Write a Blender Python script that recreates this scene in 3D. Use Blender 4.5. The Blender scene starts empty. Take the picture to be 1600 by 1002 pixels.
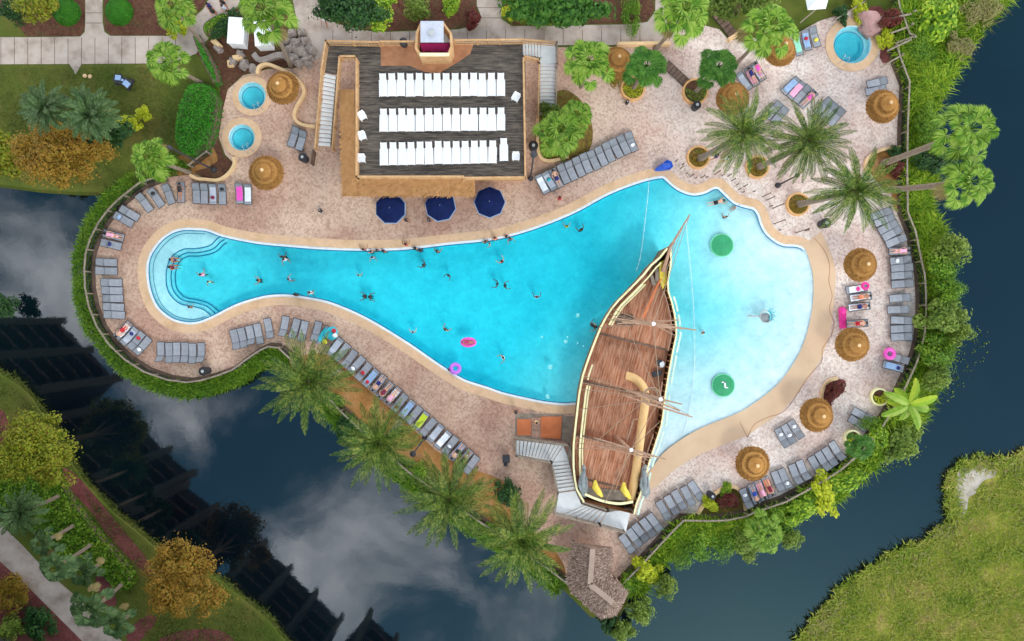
import bpy, bmesh, math, random
import numpy as np
from mathutils import Vector, Matrix
from mathutils.geometry import tessellate_polygon
R = math.radians
H = 62.0            # height of the drone above the terrace
S = 17.0            # plan scale, units of the site survey per metre
sc = bpy.context.scene
col = sc.collection

# ------------------------------------------------------------------ camera, sky, sun, exposure
cd = bpy.data.cameras.new('camera'); cam = bpy.data.objects.new('camera', cd); col.objects.link(cam)
cam.location = (0, 0, H); cam.rotation_euler = (0, 0, 0)
cd.sensor_width = 36; cd.lens = 36 * H * S / 1600.0; cd.clip_end = 8000; cd.clip_start = 0.5
sc.camera = cam

SUN_DIR = Vector((0.36, -0.74, 1.0)).normalized()
SUN_EL = math.asin(SUN_DIR.z); SUN_ROT = math.atan2(SUN_DIR.x, SUN_DIR.y)
world = bpy.data.worlds.new("World"); sc.world = world; world.use_nodes = True
nt = world.node_tree; nt.nodes.clear()
def N(t, k, **kw):
    n = t.nodes.new(k)
    for a, b in kw.items(): setattr(n, a, b)
    return n
def mth(t, op, a, b=None, clamp=False):
    n = N(t, 'ShaderNodeMath', operation=op, use_clamp=clamp)
    for i, v in enumerate((a, b)):
        if v is None: continue
        if isinstance(v, (int, float)): n.inputs[i].default_value = v
        else: t.links.new(v, n.inputs[i])
    return n.outputs[0]
def build_world():
    t = nt; L = t.links.new
    out = N(t, 'ShaderNodeOutputWorld'); bg = N(t, 'ShaderNodeBackground'); bg.inputs[1].default_value = 0.13
    sky = N(t, 'ShaderNodeTexSky', sky_type='NISHITA'); sky.sun_disc = False
    sky.sun_elevation = SUN_EL; sky.sun_rotation = SUN_ROT; sky.air_density = 1.0; sky.dust_density = .6
    tc = N(t, 'ShaderNodeTexCoord'); sep = N(t, 'ShaderNodeSeparateXYZ'); L(tc.outputs['Generated'], sep.inputs[0])
    z = mth(t, 'MAXIMUM', sep.outputs[2], 0.06)
    u = mth(t, 'DIVIDE', sep.outputs[0], z); v = mth(t, 'DIVIDE', sep.outputs[1], z)
    cb = N(t, 'ShaderNodeCombineXYZ'); L(u, cb.inputs[0]); L(v, cb.inputs[1])
    no = N(t, 'ShaderNodeTexNoise'); no.inputs['Scale'].default_value = 4.5; no.inputs['Detail'].default_value = 8
    no.inputs['Roughness'].default_value = 0.58; no.inputs['Distortion'].default_value = 0.6
    L(cb.outputs[0], no.inputs['Vector'])
    tot = None
    for (bx, by, br, s) in [(-.70, .04, .22, .42), (-.64, .12, .14, .34), (-.43, -.12, .2, .3), (-.34, -.24, .14, .18), (-.22, -.34, .22, .42), (-.10, -.40, .22, .36), (-.30, -.10, .12, .2), (-.05, -.45, .2, .2)]:
        d = N(t, 'ShaderNodeVectorMath', operation='DISTANCE'); L(cb.outputs[0], d.inputs[0]); d.inputs[1].default_value = (bx, by, 0)
        mr = N(t, 'ShaderNodeMapRange', interpolation_type='SMOOTHSTEP'); L(d.outputs['Value'], mr.inputs[0])
        mr.inputs[1].default_value = br * 1.5; mr.inputs[2].default_value = 0; mr.inputs[3].default_value = 0; mr.inputs[4].default_value = s
        tot = mr.outputs[0] if tot is None else mth(t, 'MAXIMUM', tot, mr.outputs[0])
    # low, pale overcast away from the zenith
    ln = N(t, 'ShaderNodeVectorMath', operation='LENGTH'); L(cb.outputs[0], ln.inputs[0])
    mr = N(t, 'ShaderNodeMapRange', interpolation_type='SMOOTHSTEP'); L(ln.outputs['Value'], mr.inputs[0])
    mr.inputs[1].default_value = .95; mr.inputs[2].default_value = 1.6; mr.inputs[4].default_value = .8
    s = mth(t, 'ADD', mth(t, 'ADD', no.outputs['Fac'], tot), mr.outputs[0])
    cl = N(t, 'ShaderNodeMapRange', interpolation_type='SMOOTHSTEP'); L(s, cl.inputs[0]); cl.inputs[1].default_value = .68; cl.inputs[2].default_value = 1.02
    mx = N(t, 'ShaderNodeMix', data_type='RGBA'); L(cl.outputs[0], mx.inputs[0]); tn = N(t, 'ShaderNodeMix', data_type='RGBA', blend_type='MULTIPLY'); tn.inputs[0].default_value = 1; L(sky.outputs[0], tn.inputs[6]); tn.inputs[7].default_value = (.52, .95, .90, 1); L(tn.outputs[2], mx.inputs[6]); mx.inputs[7].default_value = (14.2, 14.8, 16.0, 1)
    # brighter milky band round the horizon
    m2 = N(t, 'ShaderNodeMix', data_type='RGBA'); L(mr.outputs[0], m2.inputs[0]); L(mx.outputs[2], m2.inputs[6]); m2.inputs[7].default_value = (21, 21, 21.5, 1)
    L(m2.outputs[2], bg.inputs[0]); L(bg.outputs[0], out.inputs[0])
build_world()
sd = bpy.data.lights.new('sun', 'SUN'); sun = bpy.data.objects.new('sun', sd); col.objects.link(sun)
sd.energy = 1.0; sd.angle = R(16); sd.color = (1, .96, .9)
sun.rotation_euler = SUN_DIR.to_track_quat('Z', 'Y').to_euler(); sun.location = (20, -15, 60)
sc.view_settings.view_transform = 'Standard'; sc.view_settings.look = 'None'; sc.view_settings.gamma = 1
sc.view_settings.exposure = 0.34

# ------------------------------------------------------------------ helpers
def W(px, py, z=0.0):
    f = (H - z) / H
    return ((px - 800) / S * f, (501 - py) / S * f, z)
def lin(c):
    return tuple(((v / 255) / 12.92 if v / 255 <= .04045 else ((v / 255 + .055) / 1.055) ** 2.4) for v in c)
def C(r, g, b, k=1.0):
    l = lin((r, g, b)); return (min(l[0] * k, .9), min(l[1] * k, .9), min(l[2] * k, .9), 1)

def tag(o, label=None, cat=None, group=None, kind=None):
    if label: o['label'] = label
    if cat: o['category'] = cat
    if group: o['group'] = group
    if kind: o['kind'] = kind
    return o
def empty(name, loc, rz=0.0, label=None, cat=None, group=None):
    o = bpy.data.objects.new(name, None); col.objects.link(o)
    o.location = loc; o.rotation_euler = (0, 0, rz); o.empty_display_size = .2
    return tag(o, label, cat, group)
def kids(o): return [c for c in bpy.data.objects if c.parent == o]
def copy_tree(o, parent=None):
    src = o.get('_kids')
    c = o.copy(); col.objects.link(c); c.parent = parent
    for ch in TREE.get(o.name, []):
        copy_tree(ch, c)
    return c
TREE = {}
def reg(parent, child): TREE.setdefault(parent.name, []).append(child)

class MB:
    def __init__(s): s.v = []; s.f = []; s.m = []; s.mi = 0
    def add(s, vs, fs):
        b = len(s.v); s.v += [tuple(p) for p in vs]
        for f in fs: s.f.append(tuple(i + b for i in f)); s.m.append(s.mi)
        return s
    def box(s, c, d, rz=0.0, tilt=None):
        hx, hy, hz = d[0] / 2, d[1] / 2, d[2] / 2
        M = Matrix.Rotation(rz, 3, 'Z')
        if tilt is not None: M = M @ Matrix.Rotation(tilt, 3, 'X')
        vs = []
        for sx, sy, sz in ((-1,-1,-1),(1,-1,-1),(1,1,-1),(-1,1,-1),(-1,-1,1),(1,-1,1),(1,1,1),(-1,1,1)):
            vs.append(M @ Vector((sx*hx, sy*hy, sz*hz)) + Vector(c))
        return s.add(vs, [(0,3,2,1),(4,5,6,7),(0,1,5,4),(1,2,6,5),(2,3,7,6),(3,0,4,7)])
    def beam(s, a, b, w, h):
        a = Vector(a); b = Vector(b); t = (b - a)
        if t.length < 1e-6: return s
        t.normalize(); up = Vector((0, 0, 1))
        if abs(t.z) > .95: up = Vector((0, 1, 0))
        x = t.cross(up).normalized(); y = x.cross(t).normalized()
        vs = []
        for p in (a, b):
            for i, j in ((-1,-1),(1,-1),(1,1),(-1,1)): vs.append(p + x*i*w/2 + y*j*h/2)
        return s.add(vs, [(0,1,2,3),(7,6,5,4),(0,4,5,1),(1,5,6,2),(2,6,7,3),(3,7,4,0)])
    def tube(s, pts, r, n=6, closed=False, cap=True):
        pts = [Vector(p) for p in pts]; k = len(pts)
        rs = r if isinstance(r, (list, tuple)) else [r] * k
        vs = []
        for i, p in enumerate(pts):
            if closed: t = pts[(i+1) % k] - pts[i-1]
            else: t = pts[min(i+1, k-1)] - pts[max(i-1, 0)]
            t.normalize(); up = Vector((0, 0, 1)) if abs(t.z) < .9 else Vector((0, 1, 0))
            x = t.cross(up).normalized(); y = x.cross(t)
            for j in range(n):
                a = 2*math.pi*j/n; vs.append(p + (x*math.cos(a) + y*math.sin(a)) * rs[i])
        fs = []
        for i in range(k if closed else k-1):
            for j in range(n):
                a = i*n+j; b = i*n+(j+1) % n; c = ((i+1) % k)*n+(j+1) % n; d = ((i+1) % k)*n+j
                fs.append((a, b, c, d))
        if cap and not closed: fs += [tuple(range(n))[::-1], tuple((k-1)*n+j for j in range(n))]
        return s.add(vs, fs)
    def lathe(s, prof, c=(0,0,0), n=24, wob=0, rnd=None, sx=1, sy=1):
        vs = []; fs = []; k = len(prof)
        for i, (r, z) in enumerate(prof):
            for j in range(n):
                a = 2*math.pi*j/n; rr = r*(1 + (rnd.uniform(-wob, wob) if rnd else 0))
                vs.append((c[0]+rr*math.cos(a)*sx, c[1]+rr*math.sin(a)*sy, c[2]+z))
        for i in range(k-1):
            for j in range(n):
                fs.append((i*n+j, i*n+(j+1) % n, (i+1)*n+(j+1) % n, (i+1)*n+j))
        fs.append(tuple(range(n))[::-1]); fs.append(tuple((k-1)*n+j for j in range(n)))
        return s.add(vs, fs)
    def ribbon(s, A, B):
        k = len(A); vs = list(A) + list(B)
        return s.add(vs, [(i, i+1, k+i+1, k+i) for i in range(k-1)])
    def prism(s, poly, z0, z1):          # poly: world xy
        n = len(poly)
        vs = [(p[0], p[1], z0) for p in poly] + [(p[0], p[1], z1) for p in poly]
        tr = tessellate_polygon([[Vector((p[0], p[1], 0)) for p in poly]])
        ar = sum(poly[i][0]*poly[(i+1) % n][1]-poly[(i+1) % n][0]*poly[i][1] for i in range(n))
        fs = []
        for t in tr:
            a, b, c = (Vector(vs[i]) for i in t)
            up = (b-a).cross(c-a).z > 0
            t2 = tuple(t) if up else tuple(t)[::-1]
            fs.append(tuple(i+n for i in t2)); fs.append(t2[::-1])
        for i in range(n):
            j = (i+1) % n
            fs.append((i, j, j+n, i+n) if ar > 0 else (j, i, i+n, j+n))
        return s.add(vs, fs)
    def build(s, name, mats, parent=None, smooth=False, world=True, loc=None):
        off = Vector((0, 0, 0))
        if parent is not None and world: off = Vector(parent.location)
        if loc is not None: off = Vector(loc)
        me = bpy.data.meshes.new(name)
        me.from_pydata([(p[0]-off.x, p[1]-off.y, p[2]-off.z) for p in s.v], [], s.f)
        ml = mats if isinstance(mats, (list, tuple)) else [mats]
        for m in ml: me.materials.append(m)
        if len(ml) > 1: me.polygons.foreach_set('material_index', s.m)
        if smooth: me.polygons.foreach_set('use_smooth', [True]*len(me.polygons))
        me.update()
        o = bpy.data.objects.new(name, me); col.objects.link(o)
        if loc is not None and parent is None: o.location = loc
        if parent is not None: o.parent = parent; reg(parent, o)
        return o

def npmesh(name, V, F, mats, mi=None, parent=None, loc=(0,0,0), smooth=False):
    me = bpy.data.meshes.new(name); V = np.asarray(V, dtype=np.float32); F = np.asarray(F, dtype=np.int32)
    k = F.shape[1]
    me.vertices.add(len(V)); me.vertices.foreach_set('co', V.ravel())
    me.loops.add(F.size); me.loops.foreach_set('vertex_index', F.ravel())
    me.polygons.add(len(F)); me.polygons.foreach_set('loop_start', np.arange(len(F), dtype=np.int32)*k)
    me.polygons.foreach_set('loop_total', np.full(len(F), k, dtype=np.int32))
    for m in (mats if isinstance(mats, (list, tuple)) else [mats]): me.materials.append(m)
    if mi is not None: me.polygons.foreach_set('material_index', np.asarray(mi, dtype=np.int32))
    me.update(calc_edges=True); me.validate()
    o = bpy.data.objects.new(name, me); col.objects.link(o); o.location = loc
    if parent is not None: o.parent = parent; reg(parent, o)
    return o

def crom(pts, n=5, closed=True):
    out = []; k = len(pts)
    rng = range(k) if closed else range(k-1)
    for i in rng:
        if closed: p0, p1, p2, p3 = pts[i-1], pts[i], pts[(i+1) % k], pts[(i+2) % k]
        else: p0, p1, p2, p3 = pts[max(i-1, 0)], pts[i], pts[i+1], pts[min(i+2, k-1)]
        for j in range(n):
            t = j/n
            out.append(tuple(.5*((2*p1[d])+(-p0[d]+p2[d])*t+(2*p0[d]-5*p1[d]+4*p2[d]-p3[d])*t*t+(-p0[d]+3*p1[d]-3*p2[d]+p3[d])*t**3) for d in range(len(pts[0]))))
    if not closed: out.append(tuple(pts[-1]))
    return out
def offs(pts, d, closed=True):        # offset to the outside of a line running left side down, bottom to the right (survey coords)
    out = []; k = len(pts)
    for i in range(k):
        a = pts[i-1] if (closed or i > 0) else pts[i]; b = pts[(i+1) % k] if (closed or i < k-1) else pts[i]
        dx, dy = b[0]-a[0], b[1]-a[1]; l = math.hypot(dx, dy) or 1
        out.append((pts[i][0]-dy/l*d, pts[i][1]+dx/l*d))
    return out
def resample(pts, step, closed=False):
    P = [Vector(p) for p in pts] + ([Vector(pts[0])] if closed else [])
    out = [P[0].copy()]; acc = 0
    for a, b in zip(P, P[1:]):
        l = (b-a).length; t = step-acc
        while t <= l: out.append(a.lerp(b, t/l)); t += step
        acc = l-(t-step)
    return out
def sheet(name, outer, z, mat, holes=(), parent=None, skirt=0.0, slope=0.0, kind='structure', label=None):
    rings = [[W(*p) for p in outer]] + [[W(*p) for p in h] for h in holes]
    rings = [[(q[0], q[1]) for q in r] for r in rings]
    flat = [p for r in rings for p in r]
    tr = tessellate_polygon([[Vector((p[0], p[1], 0)) for p in r] for r in rings])
    vs = [(p[0], p[1], z) for p in flat]; fs = []
    for t in tr:
        a, b, c = (Vector(vs[i]) for i in t)
        cr = (b-a).cross(c-a).z
        if abs(cr) < 1e-9: continue
        fs.append(tuple(t) if cr > 0 else tuple(t)[::-1])
    m = MB(); m.add(vs, fs)
    if skirt:
        r = rings[0]; n = len(r)
        ar = sum(r[i][0]*r[(i+1) % n][1]-r[(i+1) % n][0]*r[i][1] for i in range(n)); sg = 1 if ar > 0 else -1
        lo = []
        for i in range(n):
            a = r[i-1]; b = r[(i+1) % n]; dx, dy = b[0]-a[0], b[1]-a[1]; l = math.hypot(dx, dy) or 1
            lo.append((r[i][0]+dy/l*slope*sg, r[i][1]-dx/l*slope*sg, z-skirt))
        A = [(p[0], p[1], z) for p in r]
        m.add(A+lo, [((i, n+i, n+(i+1) % n, (i+1) % n) if ar > 0 else (i, (i+1) % n, n+(i+1) % n, n+i)) for i in range(n)])
    o = m.build(name, mat, parent)
    if parent is None and kind: o['kind'] = kind
    return o
def inpoly(X, Y, poly):
    X = np.asarray(X, float); Y = np.asarray(Y, float); ins = np.zeros(X.shape, bool); n = len(poly)
    for i in range(n):
        x0, y0 = poly[i]; x1, y1 = poly[(i+1) % n]
        if y0 == y1: continue
        c = ((y0 > Y) != (y1 > Y)) & (X < (x1-x0)*(Y-y0)/(y1-y0)+x0)
        ins ^= c
    return ins
def distpl(X, Y, pl, closed=False):
    best = np.full(np.shape(X), 1e9); n = len(pl)
    for i in range(n if closed else n-1):
        x0, y0 = pl[i]; x1, y1 = pl[(i+1) % n]; dx, dy = x1-x0, y1-y0; l2 = dx*dx+dy*dy or 1
        t = np.clip(((X-x0)*dx+(Y-y0)*dy)/l2, 0, 1)
        best = np.minimum(best, np.hypot(X-x0-t*dx, Y-y0-t*dy))
    return best

# ------------------------------------------------------------------ materials
def mat(name, stops, scale=1.0, detail=4, rough=.8, bump=0.0, spec=.3, stretch=None, coords='Object', dist=0, metal=0, island=0.0, speck=None, bscale=None, trans=0.0, lo=.3, hi=.7, objrand=0):
    """noise-varied surface; stops = list of colours spread over the noise range"""
    m = bpy.data.materials.new(name); m.use_nodes = True; t = m.node_tree; L = t.links.new
    b = t.nodes['Principled BSDF']; b.inputs['Roughness'].default_value = rough
    b.inputs['Specular IOR Level'].default_value = spec; b.inputs['Metallic'].default_value = metal
    tc = N(t, 'ShaderNodeTexCoord'); vec = tc.outputs[coords]
    if coords == 'World':
        pass
    if stretch:
        mp = N(t, 'ShaderNodeMapping'); L(vec, mp.inputs[0]); mp.inputs['Scale'].default_value = stretch
        if len(stretch) > 3: mp.inputs['Scale'].default_value = stretch[:3]; mp.inputs['Rotation'].default_value = (0, 0, stretch[3])
        vec = mp.outputs[0]
    if len(stops) == 1:
        stops = [tuple(min(c*.88, 1) for c in stops[0][:3])+(1,), tuple(min(c*1.1, 1) for c in stops[0][:3])+(1,)]
    no = N(t, 'ShaderNodeTexNoise'); L(vec, no.inputs['Vector']); no.inputs['Scale'].default_value = scale; no.inputs['Detail'].default_value = detail
    no.inputs['Distortion'].default_value = dist; no.inputs['Roughness'].default_value = .6
    fac = no.outputs['Fac']
    if island:
        g = N(t, 'ShaderNodeNewGeometry')
        fac = mth(t, 'ADD', mth(t, 'MULTIPLY', fac, 1-island), mth(t, 'MULTIPLY', g.outputs['Random Per Island'], island))
    rp = N(t, 'ShaderNodeValToRGB'); L(fac, rp.inputs[0])
    k = len(stops); el = rp.color_ramp.elements
    while len(el) < k: el.new(.5)
    for i, c in enumerate(stops): el[i].position = lo+(hi-lo)*i/(k-1); el[i].color = c
    out = rp.outputs[0]
    if objrand:
        oi = N(t, 'ShaderNodeObjectInfo'); mr = N(t, 'ShaderNodeMapRange'); L(oi.outputs['Random'], mr.inputs[0]); mr.inputs[3].default_value = 1-objrand; mr.inputs[4].default_value = 1+objrand
        ml = N(t, 'ShaderNodeVectorMath', operation='SCALE'); L(out, ml.inputs[0]); L(mr.outputs[0], ml.inputs['Scale']); out = ml.outputs[0]
    if speck:
        vo = N(t, 'ShaderNodeTexVoronoi'); L(vec, vo.inputs['Vector']); vo.inputs['Scale'].default_value = speck[0]
        bw = N(t, 'ShaderNodeSeparateColor'); L(vo.outputs['Color'], bw.inputs[0])
        mr = N(t, 'ShaderNodeMapRange'); L(bw.outputs[0], mr.inputs[0]); mr.inputs[3].default_value = 1-speck[1]; mr.inputs[4].default_value = 1+speck[1]
        ml = N(t, 'ShaderNodeVectorMath', operation='SCALE'); L(out, ml.inputs[0]); L(mr.outputs[0], ml.inputs['Scale']); out = ml.outputs[0]
    L(out, b.inputs['Base Color'])
    if bump:
        n2 = N(t, 'ShaderNodeTexNoise'); L(vec, n2.inputs['Vector']); n2.inputs['Scale'].default_value = bscale or scale*6
        bp = N(t, 'ShaderNodeBump'); bp.inputs['Strength'].default_value = bump; bp.inputs['Distance'].default_value = .05
        L(n2.outputs['Fac'], bp.inputs['Height']); L(bp.outputs[0], b.inputs['Normal'])
    if trans:
        tr = N(t, 'ShaderNodeBsdfTranslucent'); L(out, tr.inputs[0]); mx = N(t, 'ShaderNodeMixShader'); mx.inputs[0].default_value = trans
        L(b.outputs[0], mx.inputs[1]); L(tr.outputs[0], mx.inputs[2]); L(mx.outputs[0], t.nodes['Material Output'].inputs[0])
    return m
def plain(name, c, rough=.6, spec=.4, metal=0):
    return mat(name, [c], scale=3, rough=rough, spec=spec, metal=metal)
def planks(name, c1, c2, c3, width, ang=0.0, gap=.06, rough=.75):
    m = bpy.data.materials.new(name); m.use_nodes = True; t = m.node_tree; L = t.links.new
    b = t.nodes['Principled BSDF']; b.inputs['Roughness'].default_value = rough; b.inputs['Specular IOR Level'].default_value = .25
    tc = N(t, 'ShaderNodeTexCoord'); mp = N(t, 'ShaderNodeMapping'); L(tc.outputs['Object'], mp.inputs[0]); mp.inputs['Rotation'].default_value = (0, 0, ang)
    br = N(t, 'ShaderNodeTexBrick'); L(mp.outputs[0], br.inputs[0])
    br.inputs['Scale'].default_value = 1; br.inputs['Brick Width'].default_value = 3.4; br.inputs['Row Height'].default_value = width
    br.inputs['Mortar Size'].default_value = width*gap; br.inputs['Color1'].default_value = c1; br.inputs['Color2'].default_value = c2
    br.inputs['Mortar'].default_value = tuple(v*.25 for v in c1[:3])+(1,); br.offset = .37; br.inputs['Bias'].default_value = -.1
    m2 = N(t, 'ShaderNodeMapping'); L(mp.outputs[0], m2.inputs[0]); m2.inputs['Scale'].default_value = (.35, 3.2, 1)
    no = N(t, 'ShaderNodeTexNoise'); L(m2.outputs[0], no.inputs['Vector']); no.inputs['Scale'].default_value = 2.2; no.inputs['Detail'].default_value = 8; no.inputs['Roughness'].default_value = .7
    mr = N(t, 'ShaderNodeMapRange'); L(no.outputs['Fac'], mr.inputs[0]); mr.inputs[1].default_value = .42; mr.inputs[2].default_value = .68
    mx = N(t, 'ShaderNodeMix', data_type='RGBA'); L(mr.outputs[0], mx.inputs[0]); L(br.outputs['Color'], mx.inputs[6]); mx.inputs[7].default_value = c3
    L(mx.outputs[2], b.inputs['Base Color'])
    return m
M = {}
def paver_mat():
    m = bpy.data.materials.new('paver'); m.use_nodes = True; t = m.node_tree; L = t.links.new
    b = t.nodes['Principled BSDF']; b.inputs['Roughness'].default_value = .85; b.inputs['Specular IOR Level'].default_value = .25
    tc = N(t, 'ShaderNodeTexCoord'); v = tc.outputs['Object']
    def noise(s, d=4):
        n = N(t, 'ShaderNodeTexNoise'); L(v, n.inputs['Vector']); n.inputs['Scale'].default_value = s; n.inputs['Detail'].default_value = d; n.inputs['Roughness'].default_value = .6; return n.outputs['Fac']
    rp = N(t, 'ShaderNodeValToRGB'); L(noise(.16, 4), rp.inputs[0]); e = rp.color_ramp.elements
    # the west side is rosier, the east side is paler grey-white
    sp = N(t, 'ShaderNodeSeparateXYZ'); L(v, sp.inputs[0])
    e[0].position = .36; e[0].color = C(184, 146, 128); e[1].position = .64; e[1].color = C(218, 190, 168)
    pale = N(t, 'ShaderNodeValToRGB'); L(noise(.22, 3), pale.inputs[0]); e = pale.color_ramp.elements
    e[0].position = .35; e[0].color = C(204, 180, 170); e[1].position = .62; e[1].color = C(230, 218, 210)
    ez = N(t, 'ShaderNodeMapRange', interpolation_type='SMOOTHSTEP'); L(sp.outputs[0], ez.inputs[0]); ez.inputs[1].default_value = 2; ez.inputs[2].default_value = 22
    mx = N(t, 'ShaderNodeMix', data_type='RGBA'); L(ez.outputs[0], mx.inputs[0]); L(rp.outputs[0], mx.inputs[6]); L(pale.outputs[0], mx.inputs[7])
    vo = N(t, 'ShaderNodeTexVoronoi', distance='CHEBYCHEV'); L(v, vo.inputs['Vector']); vo.inputs['Scale'].default_value = 6.2; vo.inputs['Randomness'].default_value = .8
    sc_ = N(t, 'ShaderNodeSeparateColor'); L(vo.outputs['Color'], sc_.inputs[0])
    mm = N(t, 'ShaderNodeMix', data_type='RGBA', blend_type='MULTIPLY'); mm.inputs[0].default_value = 1
    r2 = N(t, 'ShaderNodeValToRGB'); L(sc_.outputs[0], r2.inputs[0]); e = r2.color_ramp.elements
    e[0].position = 0; e[0].color = (.66, .60, .57, 1); e[1].position = 1; e[1].color = (1.0, 1.0, 1.0, 1)
    x = e.new(.5); x.color = (.92, .87, .84, 1)
    L(mx.outputs[2], mm.inputs[6]); L(r2.outputs[0], mm.inputs[7])
    st = N(t, 'ShaderNodeMapRange', interpolation_type='SMOOTHSTEP'); L(noise(.55, 6), st.inputs[0]); st.inputs[1].default_value = .58; st.inputs[2].default_value = .74; st.inputs[4].default_value = .45
    m3 = N(t, 'ShaderNodeMix', data_type='RGBA'); L(st.outputs[0], m3.inputs[0]); L(mm.outputs[2], m3.inputs[6]); m3.inputs[7].default_value = C(164, 116, 100)
    L(m3.outputs[2], b.inputs['Base Color'])
    bp = N(t, 'ShaderNodeBump'); bp.inputs['Strength'].default_value = .25; bp.inputs['Distance'].default_value = .02; L(vo.outputs['Distance'], bp.inputs['Height']); L(bp.outputs[0], b.inputs['Normal'])
    return m
M['paver'] = paver_mat()
M['coping'] = mat('coping', [C(196, 158, 122), C(214, 178, 142), C(206, 170, 140)], scale=.5, rough=.8, speck=(5, .05))
M['beach'] = mat('beach', [C(200, 168, 138), C(214, 184, 152)], scale=.35, rough=.85)
M['white'] = mat('white_edge', [C(222, 228, 230)], scale=2, rough=.5)
M['concrete'] = mat('concrete', [C(140, 124, 112), C(178, 162, 150), C(192, 178, 168)], scale=.6, detail=8, rough=.9, speck=(1.2, .03))
M['lawn'] = mat('lawn', [C(70, 86, 30), C(88, 96, 40), C(104, 98, 50)], scale=.25, detail=8, rough=.95, spec=.1, bump=.5, bscale=9)
M['meadow'] = mat('meadow', [C(76, 98, 22), C(116, 134, 38), C(148, 148, 60), C(180, 154, 100)], scale=.3, detail=10, rough=.95, spec=.1, bump=.6, bscale=9)
M['mulch'] = mat('mulch', [C(74, 50, 40), C(98, 66, 52), C(84, 72, 48)], scale=.9, detail=8, rough=.95, spec=.1, speck=(7, .25))
M['redmulch'] = mat('red_mulch', [C(104, 58, 56), C(130, 76, 72)], scale=1.2, detail=6, rough=.95, spec=.1, speck=(8, .2))
M['orangemulch'] = mat('orange_mulch', [C(128, 88, 48), C(160, 114, 66), C(160, 124, 86)], scale=.7, detail=6, rough=.95, spec=.1, speck=(7, .15))
M['sand'] = mat('sand', [C(150, 140, 124), C(186, 176, 164)], scale=1.2, detail=8, rough=.95)
M['bank'] = mat('bank', [C(52, 58, 28), C(74, 76, 38)], scale=1, detail=6, rough=.95, spec=.1)
M['seabed'] = mat('seabed', [C(30, 40, 30)], scale=.5)
M['deckwood'] = planks('deck_wood', C(62, 56, 52), C(80, 72, 66), C(122, 110, 98), .16)
M['shipwood'] = planks('ship_wood', C(146, 88, 60), C(178, 114, 82), C(204, 156, 126), .22, ang=R(-76.2))
M['railwood'] = mat('rail_wood', [C(176, 134, 92), C(206, 166, 120)], scale=2, rough=.8)
M['brownwood'] = mat('brown_wood', [C(150, 100, 70), C(182, 130, 94)], scale=1.2, rough=.8)
M['darkwood'] = mat('dark_wood', [C(84, 66, 56), C(120, 98, 84)], scale=2, rough=.85)
M['greywood'] = mat('grey_wood', [C(120, 108, 96), C(156, 142, 126)], scale=2, rough=.85)
M['thatch'] = mat('thatch', [C(124, 84, 40), C(154, 110, 58), C(176, 132, 80)], scale=3, detail=8, rough=.95, spec=.1, island=.45, bump=.4, lo=.25, hi=.75, objrand=.14)
M['thatchdark'] = mat('thatch_dark', [C(106, 72, 36), C(138, 96, 50), C(164, 120, 70)], scale=4, detail=6, rough=.95, spec=.1, island=.6, lo=.2, hi=.8, objrand=.12)
M['eave'] = mat('eave_thatch', [C(170, 122, 76), C(196, 148, 100)], scale=2.5, detail=8, rough=.95, spec=.1, bump=.4, island=.2)
M['whiteplastic'] = mat('white_plastic', [C(226, 226, 228), C(238, 238, 238)], scale=3, rough=.45, speck=(9, .05))
M['stair'] = mat('white_tread', [C(214, 214, 214), C(230, 230, 228)], scale=2, rough=.7)
M['sling'] = mat('grey_sling', [C(138, 140, 148), C(158, 160, 166)], scale=2.5, rough=.75, speck=(14, .06), objrand=.1)
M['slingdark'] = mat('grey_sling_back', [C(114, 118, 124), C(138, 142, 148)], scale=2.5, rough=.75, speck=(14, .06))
M['charcoal'] = plain('charcoal_metal', C(50, 50, 56))
M['black'] = plain('black_plastic', C(36, 36, 40))
M['steel'] = plain('galvanised', C(170, 172, 172), rough=.45)
M['navy'] = mat('navy_canvas', [C(10, 22, 60), C(16, 32, 78)], scale=2, rough=.85, spec=.15)
M['skyblue'] = plain('light_blue', C(150, 178, 214))
M['blue'] = plain('blue_vinyl', C(24, 78, 180), rough=.4)
M['pink'] = plain('pink_vinyl', C(240, 90, 190), rough=.4)
M['hotpink'] = plain('hot_pink', C(236, 50, 150), rough=.5)
M['palepink'] = plain('pale_pink', C(240, 170, 200), rough=.5)
M['purple'] = plain('purple_vinyl', C(190, 110, 220), rough=.4)
M['red'] = plain('red_cloth', C(190, 30, 44))
M['maroon'] = plain('maroon', C(120, 24, 54))
M['teal'] = plain('teal_cloth', C(40, 176, 190))
M['lime'] = plain('lime', C(196, 214, 50))
M['yellow'] = plain('yellow_cloth', C(236, 220, 60))
M['orange'] = mat('orange_pad', [C(194, 108, 66), C(208, 122, 78)], scale=1.5, rough=.8)
M['magenta'] = plain('magenta', C(190, 40, 110))
M['mint'] = plain('mint', C(150, 220, 190))
M['whitecloth'] = plain('white_cloth', C(232, 236, 240))
M['navycloth'] = plain('navy_cloth', C(30, 40, 110))
M['peach'] = plain('peach', C(240, 150, 110))
M['greycloth'] = plain('grey_cloth', C(180, 184, 196))
M['gold'] = mat('gold_paint', [C(214, 190, 60), C(232, 208, 90)], scale=2, rough=.5)
M['cream'] = mat('cream_paint', [C(226, 218, 158), C(240, 234, 190)], scale=2, rough=.6)
M['aqua'] = mat('aqua_trim', [C(176, 214, 196), C(220, 234, 214)], scale=2, rough=.6)
M['slide'] = mat('tan_slide', [C(208, 166, 108), C(222, 184, 130)], scale=1.2, rough=.5)
M['rope'] = mat('rope', [C(158, 134, 112)], scale=5, rough=.9)
M['spar'] = mat('spar', [C(150, 112, 92), C(184, 148, 124)], scale=2, rough=.8)
M['hull'] = mat('hull_wood', [C(110, 72, 44), C(140, 96, 58)], scale=2, rough=.7)
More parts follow.
